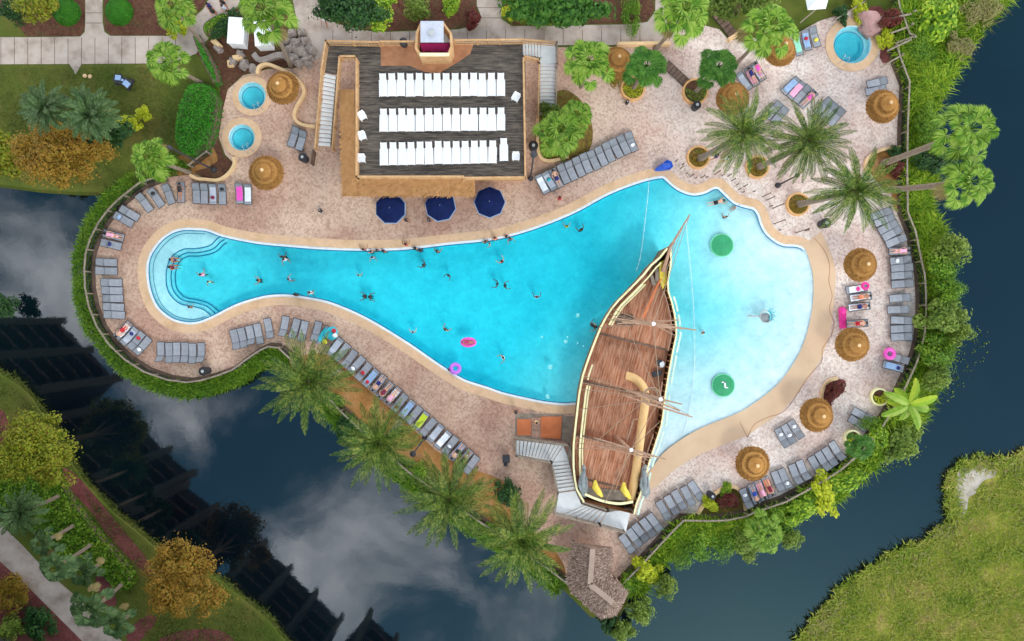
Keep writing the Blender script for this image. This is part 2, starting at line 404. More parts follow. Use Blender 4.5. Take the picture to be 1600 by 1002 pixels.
M['stone'] = mat('grey_stone', [C(112, 118, 120), C(150, 156, 156)], scale=2, rough=.9, bump=.4)
M['rock'] = mat('rock', [C(92, 82, 78), C(140, 128, 122), C(168, 156, 148)], scale=1.6, detail=8, rough=.95, bump=.6, island=.3)
M['pinkrock'] = mat('pink_rock', [C(150, 112, 108), C(182, 146, 140)], scale=.9, detail=8, rough=.95, bump=.5)
M['shingle'] = mat('shingle', [C(112, 92, 80), C(146, 122, 108)], scale=1.4, detail=8, rough=.95, bump=.4, speck=(6, .14))
M['ridge'] = mat('ridge', [C(160, 138, 124)], scale=2, rough=.9)
M['stucco'] = mat('stucco', [C(214, 178, 132), C(230, 196, 150)], scale=1.5, rough=.9)
M['planter'] = mat('planter_rim', [C(206, 152, 96), C(222, 176, 120)], scale=2, rough=.8)
M['soil'] = mat('soil', [C(92, 70, 40), C(120, 96, 44), C(112, 116, 44)], scale=3, detail=6, rough=.95, speck=(8, .3))
M['bluetile'] = plain('blue_tile', C(34, 120, 160), rough=.3)
M['plaster'] = mat('pool_plaster', [C(206, 220, 226), C(236, 240, 242)], scale=.9, detail=10, rough=.6, speck=(3.4, .05))  # mottled tones imitate rippled light, put into the plaster colour
M['green'] = mat('green_pad', [C(44, 138, 92), C(62, 160, 108)], scale=2, rough=.5)
M['palegreen'] = plain('pale_green', C(110, 210, 160))
M['trunk'] = mat('palm_trunk', [C(112, 98, 84), C(150, 136, 120)], scale=3, rough=.95, bump=.5, stretch=(1, 1, 5))
M['bark'] = mat('bark', [C(80, 66, 52), C(112, 96, 80)], scale=3, rough=.95, bump=.5)
M['glass'] = plain('window_glass', C(40, 52, 60), rough=.1)
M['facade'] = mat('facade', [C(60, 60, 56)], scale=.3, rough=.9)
for nm, c in {'skin_light': (214, 164, 136), 'skin_tan': (176, 120, 90), 'skin_dark': (104, 66, 50), 'hair_black': (26, 22, 24), 'hair_brown': (70, 46, 34), 'hair_blond': (176, 144, 96)}.items():
    M[nm] = plain(nm, C(*c), rough=.6)
def leafm(name, cols, isl=.55, scale=.5): return mat(name, [C(*c) for c in cols], scale=scale, detail=3, rough=.6, spec=.25, island=isl, trans=.25, lo=.2, hi=.8, objrand=.1)
M['l_hedge'] = leafm('leaf_hedge', [(42, 80, 12), (74, 118, 20), (108, 146, 32), (136, 160, 48)])
M['l_bright'] = leafm('leaf_bright', [(56, 92, 12), (96, 138, 22), (140, 170, 38), (176, 190, 60)])
M['l_round'] = leafm('leaf_round', [(34, 98, 18), (54, 130, 26), (78, 150, 34)])
M['l_dark'] = leafm('leaf_dark', [(24, 50, 24), (42, 78, 34), (64, 102, 46)])
M['l_olive'] = leafm('leaf_olive', [(66, 92, 26), (106, 130, 44), (144, 160, 72)])
M['l_yellow'] = leafm('leaf_yellow', [(120, 140, 20), (176, 186, 34), (206, 204, 50)])
M['l_cypress'] = leafm('leaf_cypress', [(92, 84, 26), (132, 104, 32), (150, 116, 38), (112, 120, 38)], scale=.35)
M['l_yelgreen'] = leafm('leaf_yelgreen', [(80, 100, 20), (124, 136, 28), (150, 150, 40), (110, 84, 26)], scale=.35)
M['l_palm'] = leafm('leaf_palm', [(54, 92, 20), (92, 134, 34), (132, 164, 54), (150, 172, 78)], isl=.6, scale=1.5)
M['l_palm2'] = leafm('leaf_palm_deep', [(34, 76, 20), (64, 112, 34), (98, 140, 50)], isl=.5, scale=1.5)
M['l_date'] = leafm('leaf_date', [(32, 58, 18), (60, 90, 28), (98, 120, 42), (148, 148, 70)], isl=.5, scale=1)
M['l_silver'] = leafm('leaf_silver', [(40, 66, 32), (70, 98, 54), (112, 132, 84)], isl=.5, scale=1)
M['l_dry'] = leafm('leaf_dry', [(110, 96, 54), (146, 132, 84)])
M['l_red'] = leafm('leaf_red', [(70, 24, 26), (110, 36, 34), (90, 70, 40)])
M['l_reed'] = leafm('leaf_reed', [(110, 104, 60), (150, 140, 90), (120, 130, 56)])
M['l_meadow'] = leafm('leaf_meadow', [(74, 100, 18), (118, 140, 36), (152, 156, 58), (184, 160, 102)], isl=.35, scale=.3)
M['l_lawn'] = leafm('leaf_lawn', [(70, 86, 30), (92, 104, 42), (112, 112, 54)], isl=.4, scale=.3)
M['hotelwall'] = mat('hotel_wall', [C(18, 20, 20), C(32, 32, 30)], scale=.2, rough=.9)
M['l_autumn'] = leafm('leaf_autumn', [(104, 92, 28), (146, 110, 36), (168, 124, 44), (140, 130, 44)], scale=.35)
M['float'] = plain('aqua_light_spot', C(140, 232, 236))  # pale colour of the discs that imitate underwater light spots
M['hutstraw'] = mat('hut_straw', [C(92, 72, 62), C(134, 110, 96), C(172, 150, 136)], scale=2, rough=.95, island=.7, lo=.2, hi=.8)

# ------------------------------------------------------------------ ground, lake, terrace, pool
def water_mat():
    m = bpy.data.materials.new('lake_water'); m.use_nodes = True; t = m.node_tree; L = t.links.new
    b = t.nodes['Principled BSDF']; b.inputs['Roughness'].default_value = .03; b.inputs['IOR'].default_value = 2.0
    tc = N(t, 'ShaderNodeTexCoord'); no = N(t, 'ShaderNodeTexNoise'); L(tc.outputs['Object'], no.inputs['Vector']); no.inputs['Scale'].default_value = .05; no.inputs['Detail'].default_value = 3
    rp = N(t, 'ShaderNodeValToRGB'); L(no.outputs['Fac'], rp.inputs[0]); e = rp.color_ramp.elements
    e[0].position = .4; e[0].color = (.001, .0035, .007, 1); e[1].position = .7; e[1].color = (.002, .009, .011, 1)
    L(rp.outputs[0], b.inputs['Base Color'])
    n2 = N(t, 'ShaderNodeTexNoise'); L(tc.outputs['Object'], n2.inputs['Vector']); n2.inputs['Scale'].default_value = 1.3; n2.inputs['Detail'].default_value = 4
    bp = N(t, 'ShaderNodeBump'); bp.inputs['Strength'].default_value = .05; bp.inputs['Distance'].default_value = .04
    L(n2.outputs['Fac'], bp.inputs['Height']); L(bp.outputs[0], b.inputs['Normal'])
    return m
def pool_water_mat(name, dens=1.35, c=(.04, .90, .975), bump=.5):
    m = bpy.data.materials.new(name); m.use_nodes = True; t = m.node_tree; L = t.links.new; t.nodes.clear()
    out = N(t, 'ShaderNodeOutputMaterial'); tr = N(t, 'ShaderNodeBsdfTransparent'); gl = N(t, 'ShaderNodeBsdfGlossy'); gl.inputs['Roughness'].default_value = .06
    fr = N(t, 'ShaderNodeFresnel'); fr.inputs['IOR'].default_value = 1.30; mx = N(t, 'ShaderNodeMixShader')
    tc = N(t, 'ShaderNodeTexCoord'); n2 = N(t, 'ShaderNodeTexNoise'); L(tc.outputs['Object'], n2.inputs['Vector']); n2.inputs['Scale'].default_value = 1.6; n2.inputs['Detail'].default_value = 5
    bp = N(t, 'ShaderNodeBump'); bp.inputs['Strength'].default_value = bump; bp.inputs['Distance'].default_value = .12
    L(n2.outputs['Fac'], bp.inputs['Height']); L(bp.outputs[0], gl.inputs['Normal']); L(bp.outputs[0], fr.inputs['Normal'])
    L(mth(t, 'MINIMUM', fr.outputs[0], .11), mx.inputs[0]); L(tr.outputs[0], mx.inputs[1]); L(gl.outputs[0], mx.inputs[2]); L(mx.outputs[0], out.inputs['Surface'])
    va = N(t, 'ShaderNodeVolumeAbsorption'); va.inputs['Color'].default_value = (*c, 1); va.inputs['Density'].default_value = dens; L(va.outputs[0], out.inputs['Volume'])
    return m
M['lake'] = water_mat(); M['poolwater'] = pool_water_mat('pool_water', 1.0, (.0, .94, .98)); M['spawater'] = pool_water_mat('spa_water', 1.1, (.12, .90, .95), .8)

m = MB(); m.add([(-3000,-3000,-2.6),(3000,-3000,-2.6),(3000,3000,-2.6),(-3000,3000,-2.6)], [(0,1,2,3)]); tag(m.build('ground', M['seabed']), kind='structure')


POOLC = crom([(232,400),(240,386),(252,372),(268,361),(286,356),(304,356),(325,358),(350,367),(400,377),(450,382),(500,386),(550,388),(600,388),(640,386),(700,379),(760,373),(800,365),(850,349),(900,328),(950,301),(1000,282),(1032,275),(1041,278),(1052,288),(1066,297),(1084,302),(1101,299),(1113,293),(1122,292),(1130,298),(1140,308),(1150,316),(1165,321),(1179,325),(1187,335),(1191,348),(1198,362),(1211,374),(1225,381),(1243,382),(1256,387),(1263,402),(1270,430),(1271,460),(1268,490),(1260,524),(1250,550),(1236,574),(1216,600),(1190,622),(1160,642),(1130,655),(1100,667),(1075,680),(1050,697),(1033,712),(1018,732),(1002,752),(975,756),(945,730),(925,690),(914,652),(903,634),(880,634),(850,631),(820,625),(786,617),(760,608),(726,597),(700,582),(680,569),(660,555),(640,541),(600,516),(570,499),(540,485),(510,474),(480,468),(450,464),(420,465),(390,472),(365,481),(340,494),(320,503),(305,507),(290,507),(270,502),(252,490),(240,475),(231,450),(228,420)], 4)
POOL = POOLC[::-1]
FENCE = [(262,277),(243,284),(228,289),(215,299),(195,315),(180,330),(165,350),(152,375),(145,398),(143,420),(144,450),(150,480),(162,510),(180,537),(205,561),(235,580),(270,592),(300,596),(322,593),(346,586),(370,577),(390,562),(410,548),(425,541),(441,543),(470,570),(506,606),(534,638),(564,666),(600,699),(640,733),(686,766),(730,797),(780,830),(820,858),(860,886),(886,906)]
FENCE2 = [(968,908),(996,880),(1020,854),(1044,828),(1064,808),(1100,809),(1130,808),(1160,802),(1170,797),(1220,780),(1250,764),(1280,747),(1306,730),(1334,706),(1352,686),(1368,666),(1382,644),(1397,618),(1408,596),(1420,570),(1428,548),(1434,520),(1436,496),(1436,460),(1434,430),(1428,404),(1420,364),(1408,334),(1407,270),(1408,200),(1411,134),(1398,100),(1390,74)]
TERR = [(305,272)] + FENCE + [(900,918),(930,935),(955,925)] + FENCE2 + [(1386,60),(1368,36),(1340,14),(1310,24),(1280,33),(1240,55),(1200,62),(1165,58),(1140,64),(1124,46),(1100,40),(1060,45),(1042,58),(1038,74),(870,74),(506,76),(498,92),(466,106),(420,108),(380,118),(356,140),(346,180),(342,215),(352,242),(366,256),(362,270),(340,282),(322,280)]
# banks of the lake: mainland with the pool peninsula, the west lawn, the east meadow
def off_line(a, d): return offs(a, d, closed=False)
o1 = off_line(FENCE, 14); o2 = off_line(FENCE2, 26)
MAIN = [(-5000,272),(-60,282),(0,288),(60,296),(120,300),(150,300)] + [(190,300)] + [p for p in o1 if p[0] < 900 and not (p[0] > 200 and p[1] < 300)] + [(905,945),(925,965),(965,972)] + o2[:-3] + [(1452,120),(1475,100),(1500,60),(1530,20),(1560,-60),(1600,-400),(1700,-5000),(-5000,-5000)]
PH = [POOL]
SPAS = [(394,150,21.5,31),(378,215,20.5,31),(1331.5,70,29.5,42)]
def circ(cx, cy, r, n=40): return [(cx+r*math.cos(2*math.pi*i/n), cy+r*math.sin(2*math.pi*i/n)) for i in range(n)]
sheet('lake', [(-25000,-25000),(-25000,25000),(25000,25000),(25000,-25000)], -.6, M['lake'], holes=[offs(POOL, 6)]+[circ(s[0], s[1], s[2]+4) for s in SPAS])
sheet('mainland_ground', MAIN, -.06, M['lawn'], holes=[POOL]+[circ(s[0], s[1], s[2]+1) for s in SPAS], skirt=2.2, slope=.9)
WEST = crom([(-300,420),(-60,545),(0,586),(40,615),(85,680),(118,738),(160,788),(212,832),(262,872),(330,902),(372,934),(412,965),(445,1005),(500,1060),(640,1200)], 4, False) + [(1400,2200),(1400,6000),(-5000,6000),(-5000,420)]
sheet('west_lawn', WEST, -.06, M['lawn'], skirt=2.2, slope=.6)
EAST = crom([(2600,300),(1750,640),(1640,690),(1590,712),(1560,726),(1540,722),(1515,722),(1490,730),(1477,750),(1476,785),(1482,808),(1440,846),(1400,862),(1350,890),(1305,925),(1270,965),(1240,1002),(1210,1060),(1190,1200)], 4, False) + [(1400,3000),(6000,3000),(6000,300)]
_re = random.Random(3); EAST = [(x+17+_re.uniform(-3, 3), y+5+_re.uniform(-3, 3)) if 1100 < x < 1700 and y < 1200 else (x, y) for x, y in EAST]
sheet('east_meadow', EAST, -.3, M['meadow'], skirt=2.0, slope=.8)
sheet('sand_spit', crom([(x+17, y+5) for x, y in [(1482,736),(1492,728),(1504,730),(1518,724),(1530,730),(1544,730),(1540,742),(1526,746),(1516,756),(1510,768),(1500,774),(1498,790),(1490,806),(1482,802),(1481,786),(1477,776),(1480,756)]], 3), -.29, M['sand'])
sheet('terrace', TERR, 0.0, M['paver'], holes=[POOL]+[circ(s[0], s[1], s[2]+1) for s in SPAS])

def ring(name, a, b, z, mt, parent=None, closed=True):
    A = [W(*p) for p in a]; B = [W(*p) for p in b]
    m = MB(); k = len(A)
    m.add([(p[0], p[1], z) for p in A]+[(p[0], p[1], z) for p in B], [(i, (i+1) % k, k+(i+1) % k, k+i) for i in range(k if closed else k-1)])
    o = m.build(name, mt, parent); me = o.data
    bm = bmesh.new(); bm.from_mesh(me)
    for f in bm.faces:
        if f.normal.z < 0: f.normal_flip()
    bm.to_mesh(me); bm.free()
    if parent is None: o['kind'] = 'structure'
    return o
# the pool
cop_out = offs(POOL, 13); ring('pool_coping', POOL, cop_out, .012, M['coping'])
lip = offs(POOL, -4.2)
_i0 = min(range(len(POOL)), key=lambda i: math.hypot(POOL[i][0]-1018, POOL[i][1]-732)); _i1 = min(range(len(POOL)), key=lambda i: math.hypot(POOL[i][0]-1258, POOL[i][1]-390))
_a = min(_i0, _i1); _b = max(_i0, _i1); _seq = list(range(_b, len(POOL)))+list(range(0, _a+1))
NL = len(POOL)
ring('pool_gutter', [POOL[i] for i in _seq], [lip[i] for i in _seq], -.03, M['white'], closed=False)
beach_in = [p for p in POOLC if p[0] > 1020 and p[1] > 380]
beach_out = crom([(1283,362),(1296,390),(1305,420),(1305,450),(1301,490),(1298,515),(1290,542),(1282,562),(1264,590),(1241,620),(1218,646),(1188,666),(1166,681),(1130,695),(1090,712),(1060,730),(1040,746),(1022,762),(1004,772)], 4, False)
sheet('beach_apron', beach_in + [(1016,752)] + beach_out[::-1] + [(1262,378)], .016, M['beach'])
def flat_band(name, pts, w, z, mt, parent=None):
    P = [Vector(W(*p)) for p in pts]; m = MB(); A = []; B = []
    for i, p in enumerate(P):
        t = (P[min(i+1, len(P)-1)]-P[max(i-1, 0)]).normalized(); n = Vector((-t.y, t.x, 0))*w/2
        A.append((p.x+n.x, p.y+n.y, z)); B.append((p.x-n.x, p.y-n.y, z))
    m.ribbon(B, A); o = m.build(name, mt, parent)
    if parent is None: o['kind'] = 'structure'
    return o
flat_band('beach_joint', crom([(1272,372),(1288,392),(1296,415),(1295,440),(1300,462),(1296,484),(1303,505),(1298,525),(1285,545),(1283,566),(1262,590),(1228,640),(1200,652),(1178,664),(1168,684)], 6, False), .06, .021, M['brownwood'])
flat_band('beach_joint', [(1168,684),(1156,660)], .05, .022, M['brownwood'])
flat_band('gutter_line', [offs(POOL, -4.6)[i] for i in _seq], .10, -.026, M['bluetile'])

STEP = crom([(352,364),(338,372),(326,383),(306,388),(285,389),(268,399),(259,416),(257,438),(262,458),(278,474),(300,479),(316,484),(330,496),(336,506)], 5, False)
deep_poly = STEP + [(340,620),(1400,700),(1400,200),(352,200)]
beach_line = [p for p in POOLC if p[0] > 1018 and 380 < p[1] < 745 and p[0] > 1018]
def pool_floor():
    xs = np.arange(222, 1278, 2.0); ys = np.arange(266, 764, 2.0); X, Y = np.meshgrid(xs, ys)
    ins = inpoly(X, Y, offs(POOL, 10))
    d = distpl(X, Y, beach_line)
    dep = np.where(d < 90, .03+.0014*d, np.where(d < 170, .156+.0042*(d-90), .492+.0065*(d-170))); dep = np.minimum(dep, 1.32)
    dep += np.where(dep > .9, .06*np.sin(X*.012)*np.cos(Y*.02), 0)
    inside = inpoly(X, Y, deep_poly); ds = distpl(X, Y, STEP)
    west = np.where(inside, np.select([ds < 6, ds < 11, ds < 16], [.42, .62, .8], np.minimum(.92+.0012*np.maximum(ds-16, 0), 1.3)), .2)
    dep = np.where(X < 700, np.minimum(west, 1.32), dep)
    Z = -.10-dep; f = (H-0)/H
    VX = (X-800)/S; VY = (501-Y)/S
    idx = np.arange(X.size).reshape(X.shape)
    q = ins[:-1, :-1] | ins[1:, 1:] | ins[1:, :-1] | ins[:-1, 1:]
    F = np.stack([idx[:-1, :-1], idx[1:, :-1], idx[1:, 1:], idx[:-1, 1:]], -1)[q]
    o = npmesh('pool_floor', np.stack([VX.ravel(), VY.ravel(), Z.ravel()], -1), F, M['plaster']); o['kind'] = 'structure'
pool_floor()
def wall_strip(name, line, z0, z1, mt, parent=None):
    P = [W(*p) for p in line]; k = len(P); m = MB()
    m.add([(p[0], p[1], z0) for p in P]+[(p[0], p[1], z1) for p in P], [(i, (i+1) % k, k+(i+1) % k, k+i) for i in range(k)])
    o = m.build(name, mt, parent)
    if parent is None: o['kind'] = 'structure'
    return o
wall_strip('pool_wall', offs(POOL, .2), -1.7, .011, M['plaster'])
m = MB(); m.prism([W(*p)[:2] for p in offs(POOL, .1)], -1.75, -.09); tag(m.build('pool_water', M['poolwater']), kind='structure')
for k, (dd, zz) in enumerate([(0, -.297), (-6, -.515), (-11, -.715)]):
    flat_band('pool_step', [p for p in offs(STEP, dd, False)][3:-3], .11, zz, M['bluetile'])
_o = offs(POOLC, 8.5); _k = len(_o)//2; _o = _o[_k:]+_o[:_k]; flat_band('pool_shelf_line', [p for p in _o if p[0] < 320], .06, -.295, M['bluetile'])

# concrete paths and beds
pathA = [(-600,59),(60,58),(125,57),(132,50),(133,30),(133,-900),(159,-900),(160,35),(163,50),(172,56),(262,56),(286,46),(302,28),(318,14),(345,-40),(420,-40),(372,8),(348,38),(316,70),(306,84),(272,96),(240,99),(127,100),(118,116),(108,100),(-600,103)]
sheet('concrete_path', pathA, -.03, M['concrete'])
pathB = [(440,-900),(452,-30),(462,24),(468,60),(482,92),(500,100),(506,72),(1041,70),(1046,48),(1038,22),(1036,-900),(1024,-900),(1024,18),(1012,34),(990,38),(800,41),(784,30),(784,0),(786,-900),(744,-900),(745,8),(752,26),(742,40),(716,46),(600,50),(560,47),(524,36),(505,22),(488,-30),(488,-900)]
sheet('concrete_path', pathB, -.026, M['concrete'])
m = MB()
for x in list(range(-20, 290, 21)): m.box(((x-800)/S, (501-80)/S, -.028), (.05, 2.5, .004))
for x in list(range(520, 1020, 30)): m.box(((x-800)/S, (501-58)/S, -.0235), (.05, 1.4, .004))
for y in (20, 36): m.box(((146-800)/S, (501-y)/S, -.028), (1.5, .05, .004)); m.box(((765-800)/S, (501-y+8)/S, -.0235), (2.3, .05, .004))
tag(m.build('path_joint', M['darkwood']), kind='structure')
pathC = [(-400,470),(0,818),(40,858),(75,896),(116,930),(150,962),(190,1002),(600,1420),(540,1420),(128,1002),(84,958),(40,914),(0,878),(-440,520)]
sheet('concrete_path', pathC, -.03, M['concrete'])
for nm, pts, mt in [
    ('planting_bed', [(-40,-60),(132,-60),(132,45),(126,56),(40,57),(28,40),(10,20),(-40,10)], 'mulch'),
    ('planting_bed', [(161,-60),(340,-60),(318,10),(300,27),(284,44),(262,55),(172,55),(163,46)], 'mulch'),
    ('planting_bed', [(492,-60),(743,-60),(744,10),(750,26),(740,38),(714,44),(600,48),(562,45),(526,34),(508,20),(492,-20)], 'mulch'),
    ('planting_bed', [(787,-60),(1023,-60),(1022,18),(1010,33),(990,36),(802,39),(788,28)], 'mulch'),
    ('planting_bed', [(306,84),(330,60),(345,40),(372,12),(440,-20),(460,30),(466,62),(480,92),(470,104),(420,106),(380,116),(356,138),(346,180),(340,215),(350,244),(366,257),(360,268),(340,280),(322,277),(300,266),(330,200),(345,140),(330,105)], 'mulch'),
    ('planting_bed', [(20,660),(60,738),(100,736),(150,800),(190,850),(235,892),(232,905),(210,908),(170,880),(206,920),(180,935),(130,930),(0,800),(-60,700)], 'lawn'),
    ('mulch_strip', crom([(98,732),(118,742),(150,778),(190,826),(234,880),(236,900),(222,892),(176,846),(140,798),(110,764)], 3), 'redmulch'),
    ('mulch_strip', crom([(0,640),(14,664),(22,690),(6,700),(-20,690)], 3), 'redmulch'),
    ('mulch_strip', crom([(150,900),(168,896),(176,920),(182,945),(165,945),(152,920)], 3), 'redmulch'),
    ('mulch_strip', crom([(200,985),(230,962),(245,968),(230,990),(212,1006),(200,1006)], 3), 'redmulch'),
    ('mulch_strip', crom([(248,1010),(262,992),(300,984),(345,986),(362,1010)], 3), 'redmulch'),
    ('mulch_strip', [(-200,760),(-100,830),(0,878),(40,914),(84,958),(128,1002),(300,1180),(-200,1180)], 'redmulch'),
    ('planting_bed', crom([(270,250),(290,240),(325,225),(340,250),(322,264),(300,272),(280,276)], 3), 'orangemulch'),
    ]:
    sheet(nm, pts, {'redmulch': -.036, 'orangemulch': -.034, 'lawn': -.044}.get(mt, -.040), M[mt])
sheet('mulch_bed', crom([(470,560),(500,552),(520,560),(560,595),(600,630),(640,665),(680,703),(720,728),(760,740),(800,760),(816,788),(806,806),(830,830),(868,860),(886,900),(860,884),(780,828),(686,764),(640,731),(564,664),(506,604)], 2), .006, M['orangemulch'])
sheet('mulch_bed', crom([(1358,268),(1352,255),(1362,242),(1380,234),(1405,230),(1406,270),(1404,330),(1395,322),(1392,300),(1375,290)], 2), .006, M['orangemulch'])
sheet('mulch_bed', crom([(1090,803),(1098,790),(1112,776),(1130,764),(1148,762),(1160,776),(1164,798),(1130,806),(1100,807)], 2), .006, M['soil'])
sheet('mulch_bed', crom([(1286,640),(1284,616),(1292,598),(1308,592),(1322,596),(1308,610),(1300,626),(1296,640)], 2), .006, M['redmulch'])
sheet('mulch_bed', crom([(842,240),(836,215),(842,190),(850,160),(880,140),(910,160),(926,200),(920,236),(890,250),(855,252)], 3), .006, M['soil'])
sheet('mulch_bed', crom([(1352,20),(1375,10),(1396,40),(1400,80),(1386,100),(1374,90),(1376,60)], 2), .02, M['redmulch'])
sheet('mulch_bed', [(303,268),(325,262),(352,244),(366,257),(362,270),(342,282),(322,279)], .006, M['mulch'])

# spas
for k, (x, y, r, ro) in enumerate(SPAS):
    root = empty('round_spa', W(x, y, 0), 0, ['round hot tub with pale stone rim beside the tiki umbrella near the rocks', 'round hot tub just below another tub, beside the green hedge', 'largest round spa, by the fence in the top right corner'][k], 'hot tub', 'round spas')
    c = root.location
    m = MB(); m.add([(c.x+q*math.cos(a), c.y+q*math.sin(a), z) for q, z in ((r/S, .05), (ro/S, .05), (ro/S, 0)) for a in [2*math.pi*i/48 for i in range(48)]],
        [(i, (i+1) % 48, 48+(i+1) % 48, 48+i) for i in range(48)]+[(48+i, 48+(i+1) % 48, 96+(i+1) % 48, 96+i) for i in range(48)])
    o = m.build('rim', M['coping'], root)
    bm = bmesh.new(); bm.from_mesh(o.data); bmesh.ops.recalc_face_normals(bm, faces=bm.faces); 
    for f in bm.faces:
        if abs(f.normal.z) > .9 and f.normal.z < 0: f.normal_flip()
    bm.to_mesh(o.data); bm.free()
    rr = r/S
    m = MB(); prof = [(rr+.02, .04), (rr+.02, -.45), (rr*.78, -.47), (rr*.76, -.95), (.02, -.97)]
    n = 48; vs = [(c.x+q*math.cos(2*math.pi*j/n)-(0 if q > rr*.8 else .1), c.y+q*math.sin(2*math.pi*j/n), z) for q, z in prof for j in range(n)]
    m.add(vs, [(i*n+j, (i+1)*n+j, (i+1)*n+(j+1) % n, i*n+(j+1) % n) for i in range(4) for j in range(n)]); m.build('basin', M['plaster'], root)
    m = MB(); m.tube([(c.x-.1+rr*.78*math.cos(a), c.y+rr*.78*math.sin(a), -.455) for a in [2*math.pi*i/40 for i in range(40)]], .03, 5, closed=True); m.build('step_edge', M['bluetile'], root)
    m = MB(); m.lathe([(rr-.005, -1.1), (rr-.005, -.1)], tuple(c), 48); m.build('water', M['spawater'], root)
    m = MB()
    for s in (-.22, .22):
        a = R(-60 if k < 2 else -120); bx, by = math.cos(a), math.sin(a)
        P = [Vector((c.x+bx*q-by*s, c.y+by*q+bx*s, z)) for q, z in ((rr+.4, .05), (rr+.35, .8), (rr+.1, .9), (rr-.3, .6), (rr-.45, -.4))]
        m.tube(crom([tuple(p) for p in P], 3, False), .025, 6)
    m.build('handrail', M['steel'], root)

# ------------------------------------------------------------------ foliage
rng = np.random.default_rng(7); rnd = random.Random(5)
def leafquads(P, Nn, size, asp, r):
    n = len(P); a = r.uniform(0, 2*np.pi, n)
    ref = np.stack([np.cos(a), np.sin(a), r.uniform(-.3, .3, n)], -1)
    Nn = Nn/np.maximum(np.linalg.norm(Nn, axis=1, keepdims=True), 1e-6)
    t = ref-Nn*(ref*Nn).sum(1, keepdims=True); t /= np.maximum(np.linalg.norm(t, axis=1, keepdims=True), 1e-6)
    b = np.cross(Nn, t); s = (size*r.uniform(.6, 1.3, n))[:, None]
    V = np.stack([P-t*s, P+b*s*asp-t*s*.1, P+t*s-Nn*s*.15, P-b*s*asp-t*s*.1], 1).reshape(-1, 3)
    F = np.arange(n*4).reshape(-1, 4)
    return V, F
def crown_points(rx, ry, rz, n, r, clumps=26, cl=.34, hole=.0):
    cs = []
    while len(cs) < clumps:
        p = r.normal(size=3); p /= np.linalg.norm(p); p[2] = abs(p[2])*1.0-.25
        p *= r.uniform(.35, 1.0)*(1+.12*math.sin(3*math.atan2(p[1], p[0])+clumps)); cs.append(p)
    cs = np.array(cs); k = r.integers(0, clumps, n)
    d = r.normal(size=(n, 3)); d /= np.linalg.norm(d, axis=1, keepdims=True); q = r.uniform(.55, 1, (n, 1))**.5
    csz = r.uniform(.6, 1.25, clumps)[k][:, None]
    P = cs[k]+d*q*cl*csz
    st = r.random(n) < .3; P[st] += r.normal(0, .09, (int(st.sum()), 3))
    return P*np.array([rx, ry, rz]), d+np.array([0, 0, .7])
def scatter(name, poly, dens, hmin, hmax, mt, width=.05, z0=-.06, kind='stuff', label=None, seed=1, lean=.5, flat=False, hole=None, cat=None):
    r = np.random.default_rng(seed); w = [W(*p) for p in poly]
    xs = [p[0] for p in w]; ys = [p[1] for p in w]
    n = int((max(xs)-min(xs))*(max(ys)-min(ys))*dens)
    X = r.uniform(min(xs), max(xs), n); Y = r.uniform(min(ys), max(ys), n)
    k = inpoly(X, Y, [(p[0], p[1]) for p in w])
    gx = r.uniform(min(xs), max(xs), 400); gy = r.uniform(min(ys), max(ys), 400)
    ph = np.zeros(len(X))
    for qq in range(9):
        an = r.uniform(0, 6.28); fr = r.uniform(.25, 2.6); ph += np.sin((X*np.cos(an)+Y*np.sin(an))*fr+r.uniform(0, 6)+1.3*np.sin((Y*np.cos(an)-X*np.sin(an))*fr*.6))/3.2
    ph = np.clip(ph, -1, 1)
    k &= r.uniform(-1, 1, n) < ph+1.35
    X, Y, ph = X[k], Y[k], ph[k]; n = len(X)
    hh = r.uniform(hmin, hmax, n)*(1+.3*ph)
    if flat:
        P = np.stack([X, Y, z0+hh], -1); Nn = np.stack([r.normal(0, .5, n), r.normal(0, .5, n), np.ones(n)], -1)
        V, F = leafquads(P, Nn, width, .55, r)
    else:
        a = r.uniform(0, 2*np.pi, n); ln = r.uniform(.2, 1, n)*lean*hh
        dx, dy = np.cos(a), np.sin(a); b = np.stack([X, Y, np.full(n, z0)], -1)
        tip = b+np.stack([dx*ln*1.5, dy*ln*1.5, hh], -1); mid = b+np.stack([dx*ln*.5, dy*ln*.5, hh*.75], -1)
        s = np.stack([-dy, dx, np.zeros(n)], -1)*(width*r.uniform(.7, 1.4, n))[:, None]
        V = np.stack([b-s*.6, mid-s, tip, mid+s], 1).reshape(-1, 3); V = V
        F = np.arange(n*4).reshape(-1, 4)
    o = npmesh(name, V, F, mt); tag(o, label, cat, None, kind)
    return o
CR = {}
def crown_mesh(key, rx, ry, rz, n, size, mt, seed, clumps=26, cl=.34, asp=.55):
    if key in CR: return CR[key]
    r = np.random.default_rng(seed); P, Nn = crown_points(rx, ry, rz, n, r, clumps, cl)
    V, F = leafquads(P, Nn, size, asp, r)
    me = npmesh('tmp', V, F, mt); d = me.data; bpy.data.objects.remove(me); CR[key] = d
    return d
def place_mesh(name, data, parent, loc, rz=0, scale=(1,1,1)):
    o = bpy.data.objects.new(name, data); col.objects.link(o); o.parent = parent; o.location = loc; o.rotation_euler = (0, 0, rz); o.scale = scale
    if parent is not None: reg(parent, o)
    return o
